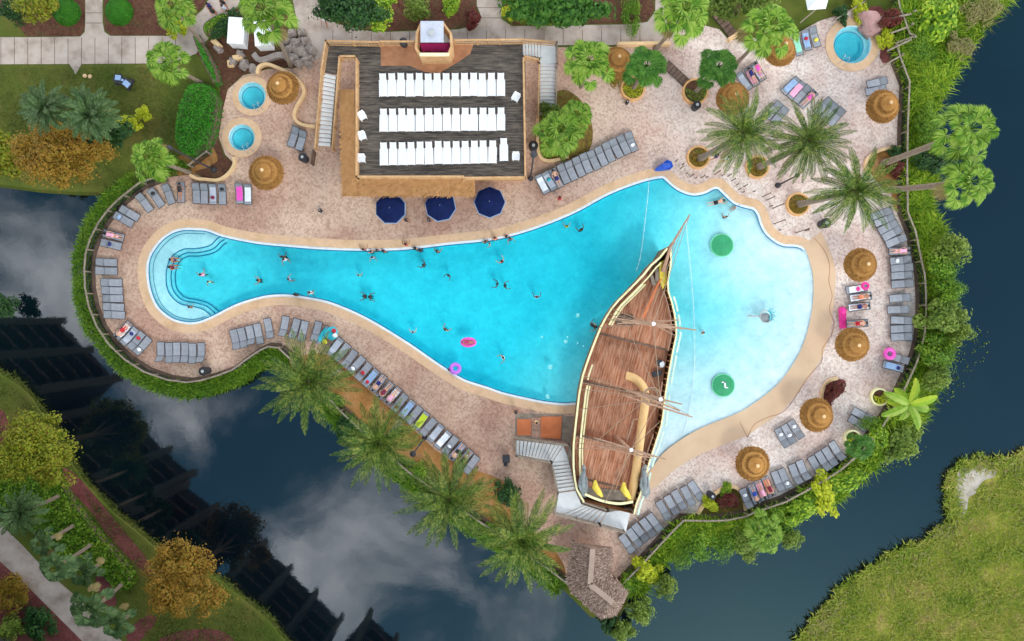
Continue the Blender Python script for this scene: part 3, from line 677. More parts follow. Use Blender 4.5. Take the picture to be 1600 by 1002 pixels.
def tree(name, x, y, base, h, rx, ry, mt, label, cat, group=None, n=5200, size=.17, seed=1, rz=1.0, clumps=26, cl=.34):
    """x,y: where the crown stands in the survey; base: foot; h: crown centre height"""
    b = W(base[0], base[1], -.06) if base else (W(x, y, h)[0], W(x, y, h)[1], -.06)
    root = empty(name, b, 0, label, cat, group); c = Vector(W(x, y, h)); B = Vector(b)
    m = MB(); tr = .06*max(rx, ry)+.04
    pts = [B, B.lerp(c, .45)+Vector((.1, .05, 0)), c-Vector((0, 0, .1*rx))]
    m.tube(crom([tuple(p) for p in pts], 4, False), [tr*(1.3-.1*i) for i in range(9)], 8); m.build('trunk', M['bark'], root, smooth=True)
    m = MB()
    for i in range(6):
        a = i*1.05+seed; e = c+Vector((math.cos(a)*rx*.7, math.sin(a)*ry*.7, rz*.1))
        m.tube([B.lerp(c, .5), B.lerp(c, .8).lerp(e, .5), e], [tr*.5, tr*.35, tr*.12], 5)
    m.build('limb', M['bark'], root)
    d = crown_mesh((name, mt, seed % 3, round(rx, 1)), rx, ry, rz, n, size, M[mt], seed, clumps, cl)
    place_mesh('crown', d, root, c-B)
    return root
def bush(name, x, y, h, rx, ry, mt, label, cat='shrub', group=None, n=1500, size=.13, seed=1, z0=-.06, clumps=16, rz=None, cl=.36):
    b = W(x, y, h*.6); b = (b[0], b[1], z0)
    root = empty(name, b, 0, label, cat, group)
    m = MB()
    for i in range(4):
        a = i*1.6+seed; m.tube([b, (b[0]+math.cos(a)*rx*.3, b[1]+math.sin(a)*ry*.3, z0+h*.5)], [.05, .03], 5)
    m.build('stem', M['bark'], root)
    if mt == 'l_round':
        if 'rb' not in CR:
            r = np.random.default_rng(9); P = r.normal(size=(9000, 3)); P /= np.linalg.norm(P, axis=1, keepdims=True); P[:, 2] = np.abs(P[:, 2])-.15
            V, F = leafquads(P*r.uniform(.93, 1.02, (9000, 1)), P+r.normal(0, .35, P.shape), .045, .6, r); o_ = npmesh('tmp', V, F, M[mt]); CR['rb'] = o_.data; bpy.data.objects.remove(o_)
        d = CR['rb']
    else: d = crown_mesh((name, mt, n, seed % 2), 1, 1, 1, n, size/max(rx, ry), M[mt], seed, clumps, cl)
    place_mesh('foliage', d, root, (0, 0, h*.5), seed*1.7, (rx, ry, h*.62))
    return root

def date_crown(seed, n=50, L=3.5, mt='l_date'):
    r = np.random.default_rng(seed); Vs = []; Fs = []; mi = []; k = 0
    def addq(q, m_):
        nonlocal k
        Vs.extend(q); Fs.append((k, k+1, k+2, k+3)); mi.append(m_); k += 4
    for i in range(n):
        u = i/n; az = i*2.39996+r.uniform(-.15, .15); el = math.radians(78-100*u**.8+r.uniform(-6, 6)); ln = L*(.72+.33*math.sin(u*2.6+.4))*r.uniform(.92, 1.06)
        p = np.array([0, 0, 0.0]); d = np.array([math.cos(az), math.sin(az), 0]); up = np.array([0, 0, 1.0]); side = np.cross(d, up)
        st = 22; seg = ln/st; e = el; dr = math.radians(r.uniform(52, 76))/st; dry = 1 if (u > .9 and r.random() < .45) else 0
        twist = r.uniform(-.25, .25)
        for s in range(st):
            t = d*math.cos(e)+up*math.sin(e); nn = -d*math.sin(e)+up*math.cos(e); q = p+t*seg; f = s/st
            w = .035*(1-f)+.012; addq([p-side*w, q-side*w, q+side*w, p+side*w], dry)
            if s > 2:
                ll = .44*math.sin(math.pi*min(1, (f*.86+.14)))**.6*(1 if f < .85 else 1.1-f*.35)
                for sg in (-1, 1):
                    for h2 in (0, .5):
                        b = p+t*seg*h2; dirn = side*sg*math.cos(twist)+t*1.0+nn*(.38+sg*twist); dirn /= np.linalg.norm(dirn)
                        dirn2 = dirn-up*.22
                        tip = b+dirn2*ll*r.uniform(.85, 1.1); mid = b+dirn*ll*.5; wv = t*.034
                        addq([b-wv*.5, mid-wv, tip, mid+wv], dry)
            p = q; e -= dr*(.5+f)
    return np.array(Vs), np.array(Fs), mi
def fan_crown(seed, n=30, L=1.55, F=.86):
    r = np.random.default_rng(seed); Vs = []; Fs = []; mi = []; k = 0
    def addq(q, m_):
        nonlocal k
        Vs.extend(q); Fs.append((k, k+1, k+2, k+3)); mi.append(m_); k += 4
    for i in range(n):
        u = i/n; az = i*2.39996+r.uniform(-.2, .2); el = math.radians(72-95*u+r.uniform(-8, 8)); dry = 1 if (u > .95 and r.random() < .4) else 0
        d = np.array([math.cos(az), math.sin(az), 0]); up = np.array([0, 0, 1.0]); side = np.cross(d, up)
        pet = L*(.45+.55*u)*r.uniform(.7, 1.12); p = np.zeros(3); e = el
        for s in range(3):
            t = d*math.cos(e)+up*math.sin(e); q = p+t*pet/3; addq([p-side*.022, q-side*.018, q+side*.018, p+side*.022], 2); p = q; e -= .18
        t = d*math.cos(e)+up*math.sin(e); nn = -d*math.sin(e)+up*math.cos(e); fl = F*r.uniform(.8, 1.1)
        for j in range(21):
            a = math.radians(-112+224*j/20); w = fl*(.95-.25*abs(a)/2)*r.uniform(.9, 1.05)
            dr = t*math.cos(a)+side*math.sin(a)+nn*(.25*abs(math.sin(a))); dr /= np.linalg.norm(dr)
            pp = t*-math.sin(a)+side*math.cos(a)
            mid = p+dr*w*.6; tip = p+dr*w*.95+np.array([0, 0, -.34*w]); wd = .058
            addq([p, mid-pp*wd, tip, mid+pp*wd], dry)
    return np.array(Vs), np.array(Fs), mi
PC = {}
for s in range(3):
    V, F, mi = date_crown(20+s); o = npmesh('tmp', V, F, [M['l_date'], M['l_dry']], mi); PC['date', s] = o.data; bpy.data.objects.remove(o)
    V, F, mi = fan_crown(40+s); o = npmesh('tmp', V, F, [M['l_palm'], M['l_dry'], M['l_palm']], mi); PC['fan', s] = o.data; bpy.data.objects.remove(o)
V, F, mi = fan_crown(51, 30, 1.5, .9); o = npmesh('tmp', V, F, [M['l_palm2'], M['l_dry'], M['l_palm2']], mi); PC['fandeep', 0] = o.data; bpy.data.objects.remove(o)
V, F, mi = date_crown(61, 46, 2.2); o = npmesh('tmp', V, F, [M['l_silver'], M['l_dry']], mi); PC['silver', 0] = o.data; bpy.data.objects.remove(o)
V, F, mi = fan_crown(71, 22, 1.3, .75); o = npmesh('tmp', V, F, [M['l_silver'], M['l_dry'], M['l_olive']], mi); PC['silverfan', 0] = o.data; bpy.data.objects.remove(o)
def palm(name, kind, var, x, y, base, h, scale, label, group=None, tr=.17, z0=-.06):
    b = Vector(W(base[0], base[1], z0)); c = Vector(W(x, y, h)); root = empty(name, b, 0, label, 'palm tree', group)
    m = MB(); pts = [b, b.lerp(c, .5)+Vector((.06, -.04, 0)), c]; P = crom([tuple(p) for p in pts], 8, False)
    m.tube(P, [tr*(1.5-.5*min(1, i/4))*(1+.06*(i % 2)) for i in range(len(P))], 10); m.build('trunk', M['trunk'], root, smooth=True)
    if kind == 'date':
        m = MB(); m.lathe([(tr*.9, -.9), (tr*1.9, -.6), (tr*2.1, -.2), (tr*1.2, .15)], tuple(c), 12, .1, rnd); m.build('boot', M['bark'], root)
    cr_ = place_mesh('crown', PC[kind, var], root, c-b, rnd.uniform(0, 6.28), (scale*rnd.uniform(.94, 1.06), scale*rnd.uniform(.94, 1.06), scale*rnd.uniform(.85, 1.1))); cr_.rotation_euler = (rnd.uniform(-.13, .13), rnd.uniform(-.13, .13), rnd.uniform(0, 6.28))
    return root
# date palms round the pool
for k, (x, y, bx, by, h, s, lab) in enumerate([
    (1160,208,1092,249,10,1.02,'feathery date palm nearest the blue tarp on the pool terrace'),
    (1263,222,1184,262,10,.98,'middle feathery date palm of the three on the upper right terrace'),
    (1335,298,1246,320,10.5,1.06,'feathery date palm nearest the right hand fence, above the column of loungers'),
    (480,596,531,580,10,1.14,'date palm overhanging the water at the west end of the diagonal lounger row'),
    (592,694,624,660,10,1.1,'second date palm from the left along the lake fence, by the orange mulch'),
    (700,780,716,733,10,1.14,'third date palm from the left along the lake fence, below the diagonal loungers'),
    (815,842,812,786,10,1.16,'date palm beside the shingled hut and the white stairs')]):
    palm('date_palm', 'date', k % 3, x, y, (bx, by), h, s, lab, 'tall date palms round the pool', .24)
for k, (kd, v, x, y, bx, by, h, s, lab) in enumerate([
    ('fan', 0, 258,97,316,131,7,1.02,'bright fan palm over the end of the concrete path, top left'),
    ('fan', 1, 236,248,297,270,6.5,1.05,'light green fan palm beside the lake fence above the left loungers'),
    ('fan', 2, 414,18,455,104,8.5,1.25,'fan palm at the top edge above the two white utility boxes'),
    ('fan', 0, 270,12,318,70,8,1.0,'yellowish fan palm at the top edge left of the walkway'),
    ('fan', 1, 920,95,908,135,7,1.12,'round fan palm just right of the deck stairs'),
    ('fandeep', 0, 1010,104,988,140,7,1.02,'dark green fan palm growing from the round planter at the top centre'),
    ('fan', 2, 1070,18,1024,78,9,1.22,'bright fan palm at the top edge with its trunk crossing the path'),
    ('fandeep', 0, 1123,105,1085,145,7,1.05,'dark green fan palm in the planter beside the towel covered loungers'),
    ('fan', 1, 1203,42,1150,100,8.5,1.3,'large bright fan palm at the top right of the terrace'),
    ('fan', 0, 1515,203,1379,256,11.5,1.42,'upper fan palm leaning out over the right hand water'),
    ('fan', 1, 1514,284,1388,297,11.5,1.22,'lower fan palm leaning out over the right hand water'),
    ('fan', 2, 876,206,866,222,3.5,1.15,'bushy fan palm in the planting bed beside the deck'),
    ('fan', 0, 900,180,894,200,3.2,.9,'smaller fan palm at the back of the bed beside the deck'),
    ('silver', 0, 72,170,110,200,8,1.05,'left grey green palm over the lawn, beside the orange cypress'),
    ('silver', 0, 142,180,175,205,8,1.1,'right grey green palm over the lawn, beside the yellow shrub'),
    ('silver', 0, 34,800,98,772,7,.95,'silvery palm at the left edge above the lower path'),
    ('silverfan', 0, 88,886,148,847,7.5,1.0,'fan palm with a pale trunk reaching over the lower left path'),
    ('silverfan', 0, 142,954,195,909,7.5,1.2,'lowest fan palm at the bottom left, over the path'),
    ('silverfan', 0, 66,848,120,818,7,.8,'small fan palm between two pale trunks at the lower left'),
    ('silverfan', 0, 130,893,160,880,5,.9,'blue green palm tuft in the hedge beside the lower path'),
    ('silverfan', 0, 182,975,205,958,5,.95,'blue green palm tuft at the bottom edge beside the path'),
    ('fan', 1, 1196,835,1180,815,3.2,1.0,'bright fan palm below the bottom right fence'),
    ('fandeep', 0, 1346,698,1332,684,2.6,.7,'small palm leaning over the bottom right fence')]):
    palm('fan_palm' if kd != 'silver' else 'feather_palm', kd, v, x, y, (bx, by), h, s, lab, None, .16 if k not in (9, 10) else .24)
# trunk sleeves with dead boots for the two leaning palms
# banana plant
b = Vector(W(1374,620,0)); c = Vector(W(1421,632,3.4)); root = empty('banana_plant', b, 0, 'broad leaved banana plant leaning from a round planter over the right fence', 'plant')
m = MB(); m.tube([b, b.lerp(c, .5), c], [.14, .12, .09], 8); m.build('stalk', M['l_olive'], root)
for i in range(10):
    a = i*2.39996+.3; m = MB(); A = []; B = []; Cc = []; L = 2.5*(1.05 if i < 6 else .75); e = .75-.09*i; p = c.copy(); n = 12
    for j in range(n+1):
        f = j/n; w = .36*math.sin(math.pi*min(1, f*.93+.05))**.55; d = Vector((math.cos(a), math.sin(a), 0)); sd_ = Vector((-math.sin(a), math.cos(a), 0))
        wob = .03*math.sin(j*2.2)
        A.append(p-sd_*w+Vector((0, 0, -.10+wob))); B.append(p.copy()); Cc.append(p+sd_*w+Vector((0, 0, -.10-wob)))
        p = p+(d*math.cos(e)+Vector((0, 0, math.sin(e))))*L/n; e -= .115
    m.ribbon(A, B); m.ribbon(B, Cc); m.build('leaf', M['l_palm'] if i % 3 else M['l_bright'], root)

# broadleaf trees
tree('cypress_tree', 92, 240, (120, 262), 5.5, 3.9, 2.75, 'l_autumn', 'large rust orange cypress at the left shore', 'tree', n=24000, size=.095, seed=3, rz=2.2, clumps=120, cl=.2)
tree('cypress_tree', 4, 236, (35, 244), 4.5, 1.3, 2.2, 'l_yelgreen', 'olive tinted cypress cut by the left edge above the water', 'tree', n=5000, size=.16, seed=4, rz=1.8)
tree('cypress_tree', 282, 908, (300, 890), 5, 3.5, 3.4, 'l_autumn', 'golden orange cypress on the lower left lawn by the water', 'tree', n=24000, size=.095, seed=5, rz=2.0, clumps=110, cl=.2)
tree('cypress_tree', 58, 704, (90, 694), 5, 3.6, 3.1, 'l_yelgreen', 'yellow green cypress at the left edge of the lower lawn', 'tree', n=24000, size=.095, seed=6, rz=2.0, clumps=110, cl=.2)
tree('shade_tree', 60, 2, (80, 20), 4, 2.4, 1.6, 'l_yelgreen', 'yellow green tree at the top left corner', 'tree', n=3600, size=.15, seed=7)
tree('shade_tree', 150, 215, (170, 230), 4.5, 2.6, 2.4, 'l_dark', 'dark tree behind the orange cypress', 'tree', n=5000, size=.16, seed=8, rz=1.6)
tree('shade_tree', 540, 12, (560, 30), 4.5, 3.5, 1.9, 'l_dark', 'dense dark green tree at the top edge left of the deck tower', 'tree', n=8000, size=.15, seed=9, rz=1.6)
tree('shade_tree', 593, 10, (606, 30), 3.5, 1.4, 1.8, 'l_bright', 'slim bright green tree beside the dark tree at the top edge', 'tree', n=3000, size=.15, seed=10)
tree('shade_tree', 870, 12, (880, 30), 4, 4.4, 1.7, 'l_palm2', 'row of long leaved dark trees at the top edge right of the path', 'tree', n=7000, size=.24, seed=11, rz=1.4)
tree('shade_tree', 1160, -12, (1150, 20), 5, 3.2, 2.0, 'l_olive', 'olive green tree at the top edge between two bright fan palms', 'tree', n=5000, size=.15, seed=12)
# shrubs
BS = [(102,18,1.5,1.22,1.22,'l_round','clipped round green bush left of the upper path junction'), (184,17,1.5,1.24,1.24,'l_round','clipped round green bush right of the upper path junction'),
 (20,12,2,1.3,1.1,'l_dark','dark bush in the top left corner'), (272,38,1.6,1.3,1.0,'l_yellow','yellow green bush at the bend of the upper path'),
 (200,190,1.2,1.0,.9,'l_yellow','yellow green shrub at the edge of the grey palms'), (222,175,1.2,.7,.6,'l_yellow','small yellow shrub right of the grey palms'),
 (352,36,1.2,1.9,.8,'l_dark','low dark hedge bush beside the upper walkway'), (655,12,1.6,1.5,1.2,'l_olive','olive shrub above the deck tower'), (706,8,1.6,1.2,.9,'l_bright','bright shrub right of the deck tower'),
 (740,28,1.0,.8,.9,'l_red','dark red shrub beside the top centre path'), (800,12,1.2,.9,.8,'l_yellow','yellow shrub right of the top centre path'), (830,30,.9,2.6,.6,'l_hedge','low green hedge along the top path'),
 (985,22,1.2,2.0,.9,'l_hedge','green shrub at the end of the top bed'), (960,105,1.2,1.2,1.6,'l_cypress','orange tinted shrub between two fan palms at the top'),
 (1392,28,1.4,.9,1.2,'l_red','dark red shrub beside the pink boulder'), (1388,60,1.1,.8,1.0,'l_yellow','yellow shrub right of the large spa'), (1340,6,1.2,1.4,.7,'l_yellow','yellow shrub above the large spa'),
 (1398,262,1.2,.9,.8,'l_red','dark red shrub under the leaning palm trunks'), (1400,238,1.0,.8,.6,'l_dark','dark shrub above the leaning palm trunk'),
 (1306,612,1.1,1.1,.7,'l_red','dark red shrub beside the lower tiki umbrella'), (1292,632,1.0,.5,.7,'l_red','small dark red plant beside the lower tiki umbrella'),
 (1138,782,1.1,.9,.9,'l_red','dark red plant in the kidney shaped bed'), (1112,788,.8,.9,.6,'l_yellow','yellow plant in the kidney shaped bed'), (1136,768,.8,1.0,.5,'l_bright','bright plant at the top of the kidney shaped bed'),
 (862,180,1.6,1.1,1.1,'l_olive','olive shrub in the bed beside the deck'), (880,225,1.2,1.6,.9,'l_hedge','green fern in the bed beside the deck'), (860,235,1.1,.8,.8,'l_bright','light fern at the tip of the bed beside the deck'),
 (1484,388,3.0,1.7,1.9,'l_olive','olive mangrove bush on the right shore below the leaning palms'), (1478,420,3,1.5,1.6,'l_hedge','olive mangrove bush right of the upper tiki umbrella'), (1486,450,3,1.3,1.5,'l_hedge','mangrove bush on the right shore, level with the white towels'),
 (1476,490,2.8,1.8,1.8,'l_olive','olive mangrove bush on the right shore, level with the pink raft'), (1498,520,2.8,1.0,1.3,'l_olive','small olive mangrove bush reaching into the right water'), (1470,552,2.6,1.7,1.8,'l_hedge','mangrove bush right of the pink ring'),
 (1466,590,2.4,1.3,1.4,'l_olive','mangrove bush beside the banana plant'), (1412,690,2.0,1.8,1.4,'l_olive','pale brown bush below the banana plant'), (1450,200,2.0,1.2,2.2,'l_hedge','green bush on the right shore above the leaning palms'),
 (1458,250,2.5,1.2,1.8,'l_dark','dark bush between the two leaning palms'), (1358,660,1.2,1.2,.9,'l_hedge','green bush at the fence corner by the small palm'), (1376,680,1.4,1.5,1.0,'l_bright','bright bush outside the lower right fence'),
 (1320,752,1.6,1.9,1.1,'l_bright','bright yellow green bush outside the fence by the last loungers'), (1290,775,1.6,1.9,1.1,'l_yellow','yellowest bush on the lower right bank'), (1252,800,1.6,1.8,1.1,'l_bright','light green bush on the lower right bank, left of the yellowest'),
 (1214,818,1.6,1.6,1.2,'l_hedge','green bush beside the low fan palm on the bank'), (1236,845,1.4,1.2,1.1,'l_olive','olive bush dipping into the lower water'), (1168,850,1.8,1.5,1.3,'l_olive','olive bush left of the low fan palm'),
 (1135,852,1.8,1.6,1.4,'l_hedge','green bush under the long bottom fence'), (1100,858,1.8,1.7,1.5,'l_hedge','broad bush under the bottom fence, above open water'), (1068,868,1.6,1.5,1.3,'l_hedge','green bush at the fence corner below the lounger row'),
 (1012,892,1.6,1.2,1.1,'l_yellow','bright yellow bush right of the shingled hut'), (1040,915,2.0,1.3,1.1,'l_olive','grey olive bush leaning over the water right of the hut'), (985,915,1.4,1.0,1.0,'l_hedge','green bush touching the shingled hut'),
 (1004,958,2.0,1.4,1.3,'l_olive','pale olive bush below and right of the hut'), (972,985,2.0,1.1,1.0,'l_olive','lowest olive bush at the bottom edge below the hut'), (948,975,1.5,.9,.9,'l_dark','dark bush just below the hut'),
 (1535,20,2.0,2.2,1.5,'l_reed','dry brown bush in the top right corner'), (1500,70,1.6,1.6,1.1,'l_reed','dry reed clump on the top right shore'),(1470,30,2.0,2.6,2.0,'l_bright','bright green bush at the top right corner'),(1440,80,1.6,1.6,1.6,'l_hedge','green bush outside the top right fence'),
 (538,668,1.2,1.5,.8,'l_dark','dark shrub between the first two date palms on the lake bank'), (520,625,1.2,1.2,.9,'l_hedge','green shrub beneath the first date palm'), (650,745,1.4,1.6,1.0,'l_hedge','green shrub on the bank between the second and third date palms'), (755,830,1.4,1.8,1.0,'l_hedge','green shrub on the bank between the last two date palms'),
 (790,770,1.6,1.4,1.1,'l_dark','dark shrub in the orange mulch under the last date palm'),
 (20,930,1.5,1.9,1.7,'l_cypress','brown hedge bush in the bottom left corner'), (60,975,1.5,1.8,1.5,'l_dark','dark bush at the bottom left below the path'), (14,985,1.5,1.5,1.2,'l_olive','olive bush at the bottom left corner'),
 (0,478,2.0,1.4,1.0,'l_dark','dark bush at the left edge over the water')]
for k, (x, y, h, rx, ry, mt, lab) in enumerate(BS):
    rd = mt == 'l_round'
    bush('round_bush' if rd else 'shrub', x, y, h, rx, ry, mt, lab, 'bush' if rd else 'shrub', None, n=5000 if rd else 2600, size=.07 if rd else .12, seed=k, clumps=90 if rd else 18, cl=.16 if rd else .36)
# clipped hedges (long masses): one thing each
def hedge(poly, h, mt, label, dens=110, seed=1, w=.1, name='hedge'):
    root_pts = [W(*p) for p in poly]; cx = sum(p[0] for p in root_pts)/len(root_pts); cy = sum(p[1] for p in root_pts)/len(root_pts)
    r = empty(name, (cx, cy, -.06), 0, label, 'hedge')
    m = MB(); m.prism([(cx+(p[0]-cx)*.92, cy+(p[1]-cy)*.92) for p in root_pts], -.06, h*.7); m.build('branches', M['bark'], r)
    rr = np.random.default_rng(seed); pl = [(p[0], p[1]) for p in root_pts]; xs = [p[0] for p in pl]; ys = [p[1] for p in pl]
    n = int((max(xs)-min(xs))*(max(ys)-min(ys))*dens); X = rr.uniform(min(xs), max(xs), n); Y = rr.uniform(min(ys), max(ys), n); k = inpoly(X, Y, pl); X, Y = X[k], Y[k]
    ed = distpl(X, Y, pl, True); top = h*np.clip(ed/.35, .0, 1)**.5
    wv = .14*np.sin(X*2.3+Y)*np.sin(Y*2.9-X*.7); Z = top*rr.uniform(.82, 1.05, len(X))+wv*(ed > .3)
    Nn = np.stack([rr.normal(0, .55, len(X)), rr.normal(0, .55, len(X)), np.ones(len(X))], -1)
    V, F = leafquads(np.stack([X, Y, Z-.02], -1), Nn, w, .6, rr); V = V-np.array([cx, cy, -.06], dtype=float)
    npmesh('foliage', V, F, M[mt], parent=r)
hedge(crom([(303,140),(330,136),(346,150),(350,170),(346,200),(340,225),(322,246),(300,250),(284,232),(282,205),(288,175)], 3), 1.6, 'l_round', 'large dense green hedge beside the two small spas', 260, 3, .09)
hedge([(306,60),(314,56),(330,84),(344,112),(350,136),(340,138),(322,104)], 1.2, 'l_round', 'narrow clipped hedge running down from the upper walkway', 260, 4, .09)
hedge(crom([(322,46),(332,36),(352,26),(366,30),(350,48),(334,62),(324,58)], 3), 1.1, 'l_hedge', 'short curved hedge along the upper walkway', 240, 5, .09)
hedge(crom([(0,750),(60,738),(96,742),(130,790),(170,840),(205,880),(216,908),(190,920),(150,880),(128,890),(90,860),(40,812),(0,790)], 3), 1.0, 'l_hedge', 'broad dark green planting between the mulch strip and the lower path', 200, 6, .13, 'shrub_border')
# uncountable ground cover
def band(line, d0, d1): return offs(line, d0, False)+offs(line, d1, False)[::-1]
def wob(poly, a, seed):
    r = random.Random(seed); return [(x+r.uniform(-a, a), y+r.uniform(-a, a)) for x, y in poly]
scatter('ground_cover', [(205,292),(262,272),(300,262),(262,240)] + band(FENCE[2:25], 3, 26), 360, .25, .5, M['l_hedge'], .035, seed=2, lean=.9, label='dense green ground cover between the left fence and the water')
scatter('ground_cover', wob(band(FENCE[24:], 3, 26), 2, 1), 330, .3, .6, M['l_hedge'], .035, seed=3, lean=1.1, label='green ground cover on the lake bank under the date palms')
scatter('ground_cover', wob(band(crom(FENCE2[:17], 3, False), 3, 34), 3, 2), 260, .4, .9, M['l_bright'], .045, seed=4, lean=1.0, label='bright ground cover outside the lower right fence')
scatter('tall_grass', wob(band(crom(FENCE2[16:], 3, False), 3, 46), 3, 3), 300, .5, 1.0, M['l_bright'], .035, seed=5, lean=.9, label='tall bright green grass between the right fence and the water')
scatter('tall_grass', [(1396,0),(1392,-80),(1600,-80),(1560,10),(1520,70),(1480,120),(1460,160),(1412,140),(1396,90)], 240, .5, 1.1, M['l_bright'], .04, seed=6, lean=.9, label='tall green grass in the top right corner')
scatter('reeds', [(1520,-60),(1610,-60),(1575,10),(1540,50),(1508,90),(1482,130),(1478,110),(1500,70)], 40, .4, 1.0, M['l_reed'], .05, seed=7, lean=1.0, z0=-.65, label='dry brown reeds at the top right shore')
scatter('reeds', wob(offs([p for p in EAST if 1180 < p[0] < 1700 and p[1] < 1150], -9, False)+offs([p for p in EAST if 1180 < p[0] < 1700 and p[1] < 1150], 13, False)[::-1], 4, 5), 150, .15, .5, M['l_meadow'], .04, seed=8, lean=1.3, z0=-.55, label='thin reeds along the shore of the meadow')
scatter('meadow_grass', [(1500,822),(1516,806),(1524,780),(1538,764),(1564,752),(1580,736),(1610,718),(1720,662),(1760,1100),(1228,1100),(1257,1009),(1289,969),(1323,931),(1369,895),(1417,868),(1457,852)], 110, .1, .3, M['l_meadow'], .03, z0=-.3, seed=9, lean=1.4, label='rough olive grass on the lower right meadow')
scatter('lawn_grass', [(-20,104),(230,104),(300,120),(300,140),(282,200),(300,250),(160,295),(-20,280)], 70, .05, .12, M['l_lawn'], .03, seed=10, lean=1.2, label='short grass of the upper left lawn')
scatter('lawn_grass', [(-40,560)]+[p for p in offs(WEST, 4, False) if -40 < p[0] < 560 and 540 < p[1] < 1100]+[(250,1050),(120,740),(-40,700)], 70, .05, .14, M['l_lawn'], .03, seed=11, lean=1.2, label='short grass of the lower left lawn')
scatter('reeds', wob(offs(WEST[:56], -8, False)+offs(WEST[:56], 8, False)[::-1], 3, 6), 90, .15, .4, M['l_lawn'], .04, seed=12, lean=1.2, z0=-.5, label='sparse reeds along the lower left shore')
scatter('shore_reeds', wob(offs([p for p in EAST if 1180 < p[0] < 1700 and p[1] < 1150], -12, False)+offs([p for p in EAST if 1180 < p[0] < 1700 and p[1] < 1150], 5, False)[::-1], 5, 8), 38, .15, .55, M['l_reed'], .05, seed=31, lean=1.3, z0=-.6, label='dry brown reeds in the shallows along the meadow')
scatter('dry_weeds', [(1500,800),(1530,760),(1600,715),(1720,660),(1760,1100),(1230,1100),(1262,985),(1310,930),(1400,868)], 8, .08, .3, M['l_reed'], .05, z0=-.3, seed=23, lean=1.5, label='pale dry weeds mixed into the meadow')
scatter('meadow_clumps', [(1500,800),(1530,760),(1600,715),(1720,660),(1760,1100),(1260,1100),(1262,1004),(1310,935),(1400,872)], 5, .1, .3, M['l_meadow'], .13, z0=-.3, seed=19, flat=True, label='broad yellow green weeds over the meadow')
scatter('water_plants', [(1440,600),(1480,560),(1540,500),(1560,540),(1530,590),(1480,640)], 5, .05, .12, M['l_olive'], .10, seed=13, z0=-.62, flat=True, label='scattered pale water plants off the right shore')
scatter('water_plants', [(1370,700),(1440,690),(1460,700),(1420,735),(1380,740)], 12, .05, .12, M['l_olive'], .12, seed=14, z0=-.62, flat=True, label='pale water plants below the banana plant')

# ------------------------------------------------------------------ bar building with roof deck
DZ = 3.0
bar = empty('bar_building', W(690, 180, 0), 0, 'bar building with a dark plank roof deck, tan thatched eave and wooden railings', 'building')
def P3(pts, z=DZ): return [W(x, y, z) for x, y in pts]
deck_pts = [(509,68),(817,66),(817,92),(821,92),(821,276),(557,276),(557,90),(530,90),(525,116),(503,112)]
m = MB(); m.prism([p[:2] for p in P3(deck_pts)], DZ-.18, DZ); m.build('deck', M['deckwood'], bar)
m = MB(); m.prism([p[:2] for p in P3([(560,96),(818,96),(818,272),(560,272)])], 0, DZ-.2); m.build('wall', M['railwood'], bar)
# thatched eaves, each sloping down away from the deck
def eave(poly_in, poly_out, zi, zo, name='eave'):
    A = [Vector(W(x, y, zi)) for x, y in poly_in]; B = [Vector(W(x, y, zo)) for x, y in poly_out]; d = Vector((0, 0, -.16))
    m = MB(); m.add(A+B+[a+d for a in A]+[b+d for b in B], [(0,2,3,1),(4,5,7,6),(0,1,5,4),(2,6,7,3),(0,4,6,2),(1,3,7,5)]); o = m.build(name, M['eave'], bar)
    r = np.random.default_rng(4); n = int((A[0]-A[1]).length*150)
    u = r.uniform(0, 1, n)[:, None]; v = (r.uniform(0, 1, n)**.8)[:, None]*1.03
    a0, a1, b0, b1 = (np.array(q) for q in (A[0], A[1], B[0], B[1])); P = (a0*(1-u)+a1*u)*(1-v)+(b0*(1-u)+b1*u)*v+np.array([0, 0, .03])
    dr = (b0-a0)/np.linalg.norm(b0-a0); sd = (a1-a0)/np.linalg.norm(a1-a0); L = r.uniform(.15, .3, n)[:, None]; sw = sd*.02+0*L
    V = np.stack([P-sw, P+sw, P+sw+dr*L+sd*r.normal(0, .03, (n, 1)), P-sw+dr*L], 1).reshape(-1, 3)-np.array(bar.location)
    npmesh('straw', V, np.arange(n*4).reshape(-1, 4), M['eave'], parent=bar)
eave([(556,276),(742,276)], [(535,306),(742,306)], DZ-.05, 2.45)
eave([(554,140),(556,276)], [(532,140),(535,306)], DZ-.05, 2.45)
m = MB(); m.prism([p[:2] for p in P3([(595,69),(740,69),(735,84),(716,97),(686,115),(664,113),(640,103),(595,103)], DZ)], DZ+.003, DZ+.02); m.build('platform', M['brownwood'], bar)
def railing(root, pts, z, h=1.0, mt='railwood', cap=.16, name='railing', post_step=1.9, picket=True, zs=None):
    P = [Vector(W(x, y, z+h)) for x, y in pts]
    if zs: P = [Vector(W(x, y, q+h)) for (x, y), q in zip(pts, zs)]
    dn = [Vector((0, 0, -h))]*len(P); m = MB()
    for a, b in zip(P, P[1:]):
        m.beam(a, b, cap, .06); m.beam(a-Vector((0, 0, h*.5)), b-Vector((0, 0, h*.5)), .05, .08); m.beam(a-Vector((0, 0, h*.85)), b-Vector((0, 0, h*.85)), .05, .08)
        l = (b-a).length; k = max(1, int(l/post_step))
        for i in range(k+1):
            p = a.lerp(b, i/k); m.box((p.x, p.y, p.z-h/2+.05), (.11, .11, h+.12))
        if picket:
            k = int(l/.28)
            for i in range(k): p = a.lerp(b, (i+.5)/k); m.box((p.x, p.y, p.z-h/2), (.03, .03, h))
    return m.build(name, M[mt], root)
railing(bar, [(509,64),(592,66)], DZ); railing(bar, [(509,64),(502,110)], DZ); railing(bar, [(595,65),(648,65)], DZ); railing(bar, [(710,63),(817,62)], DZ)
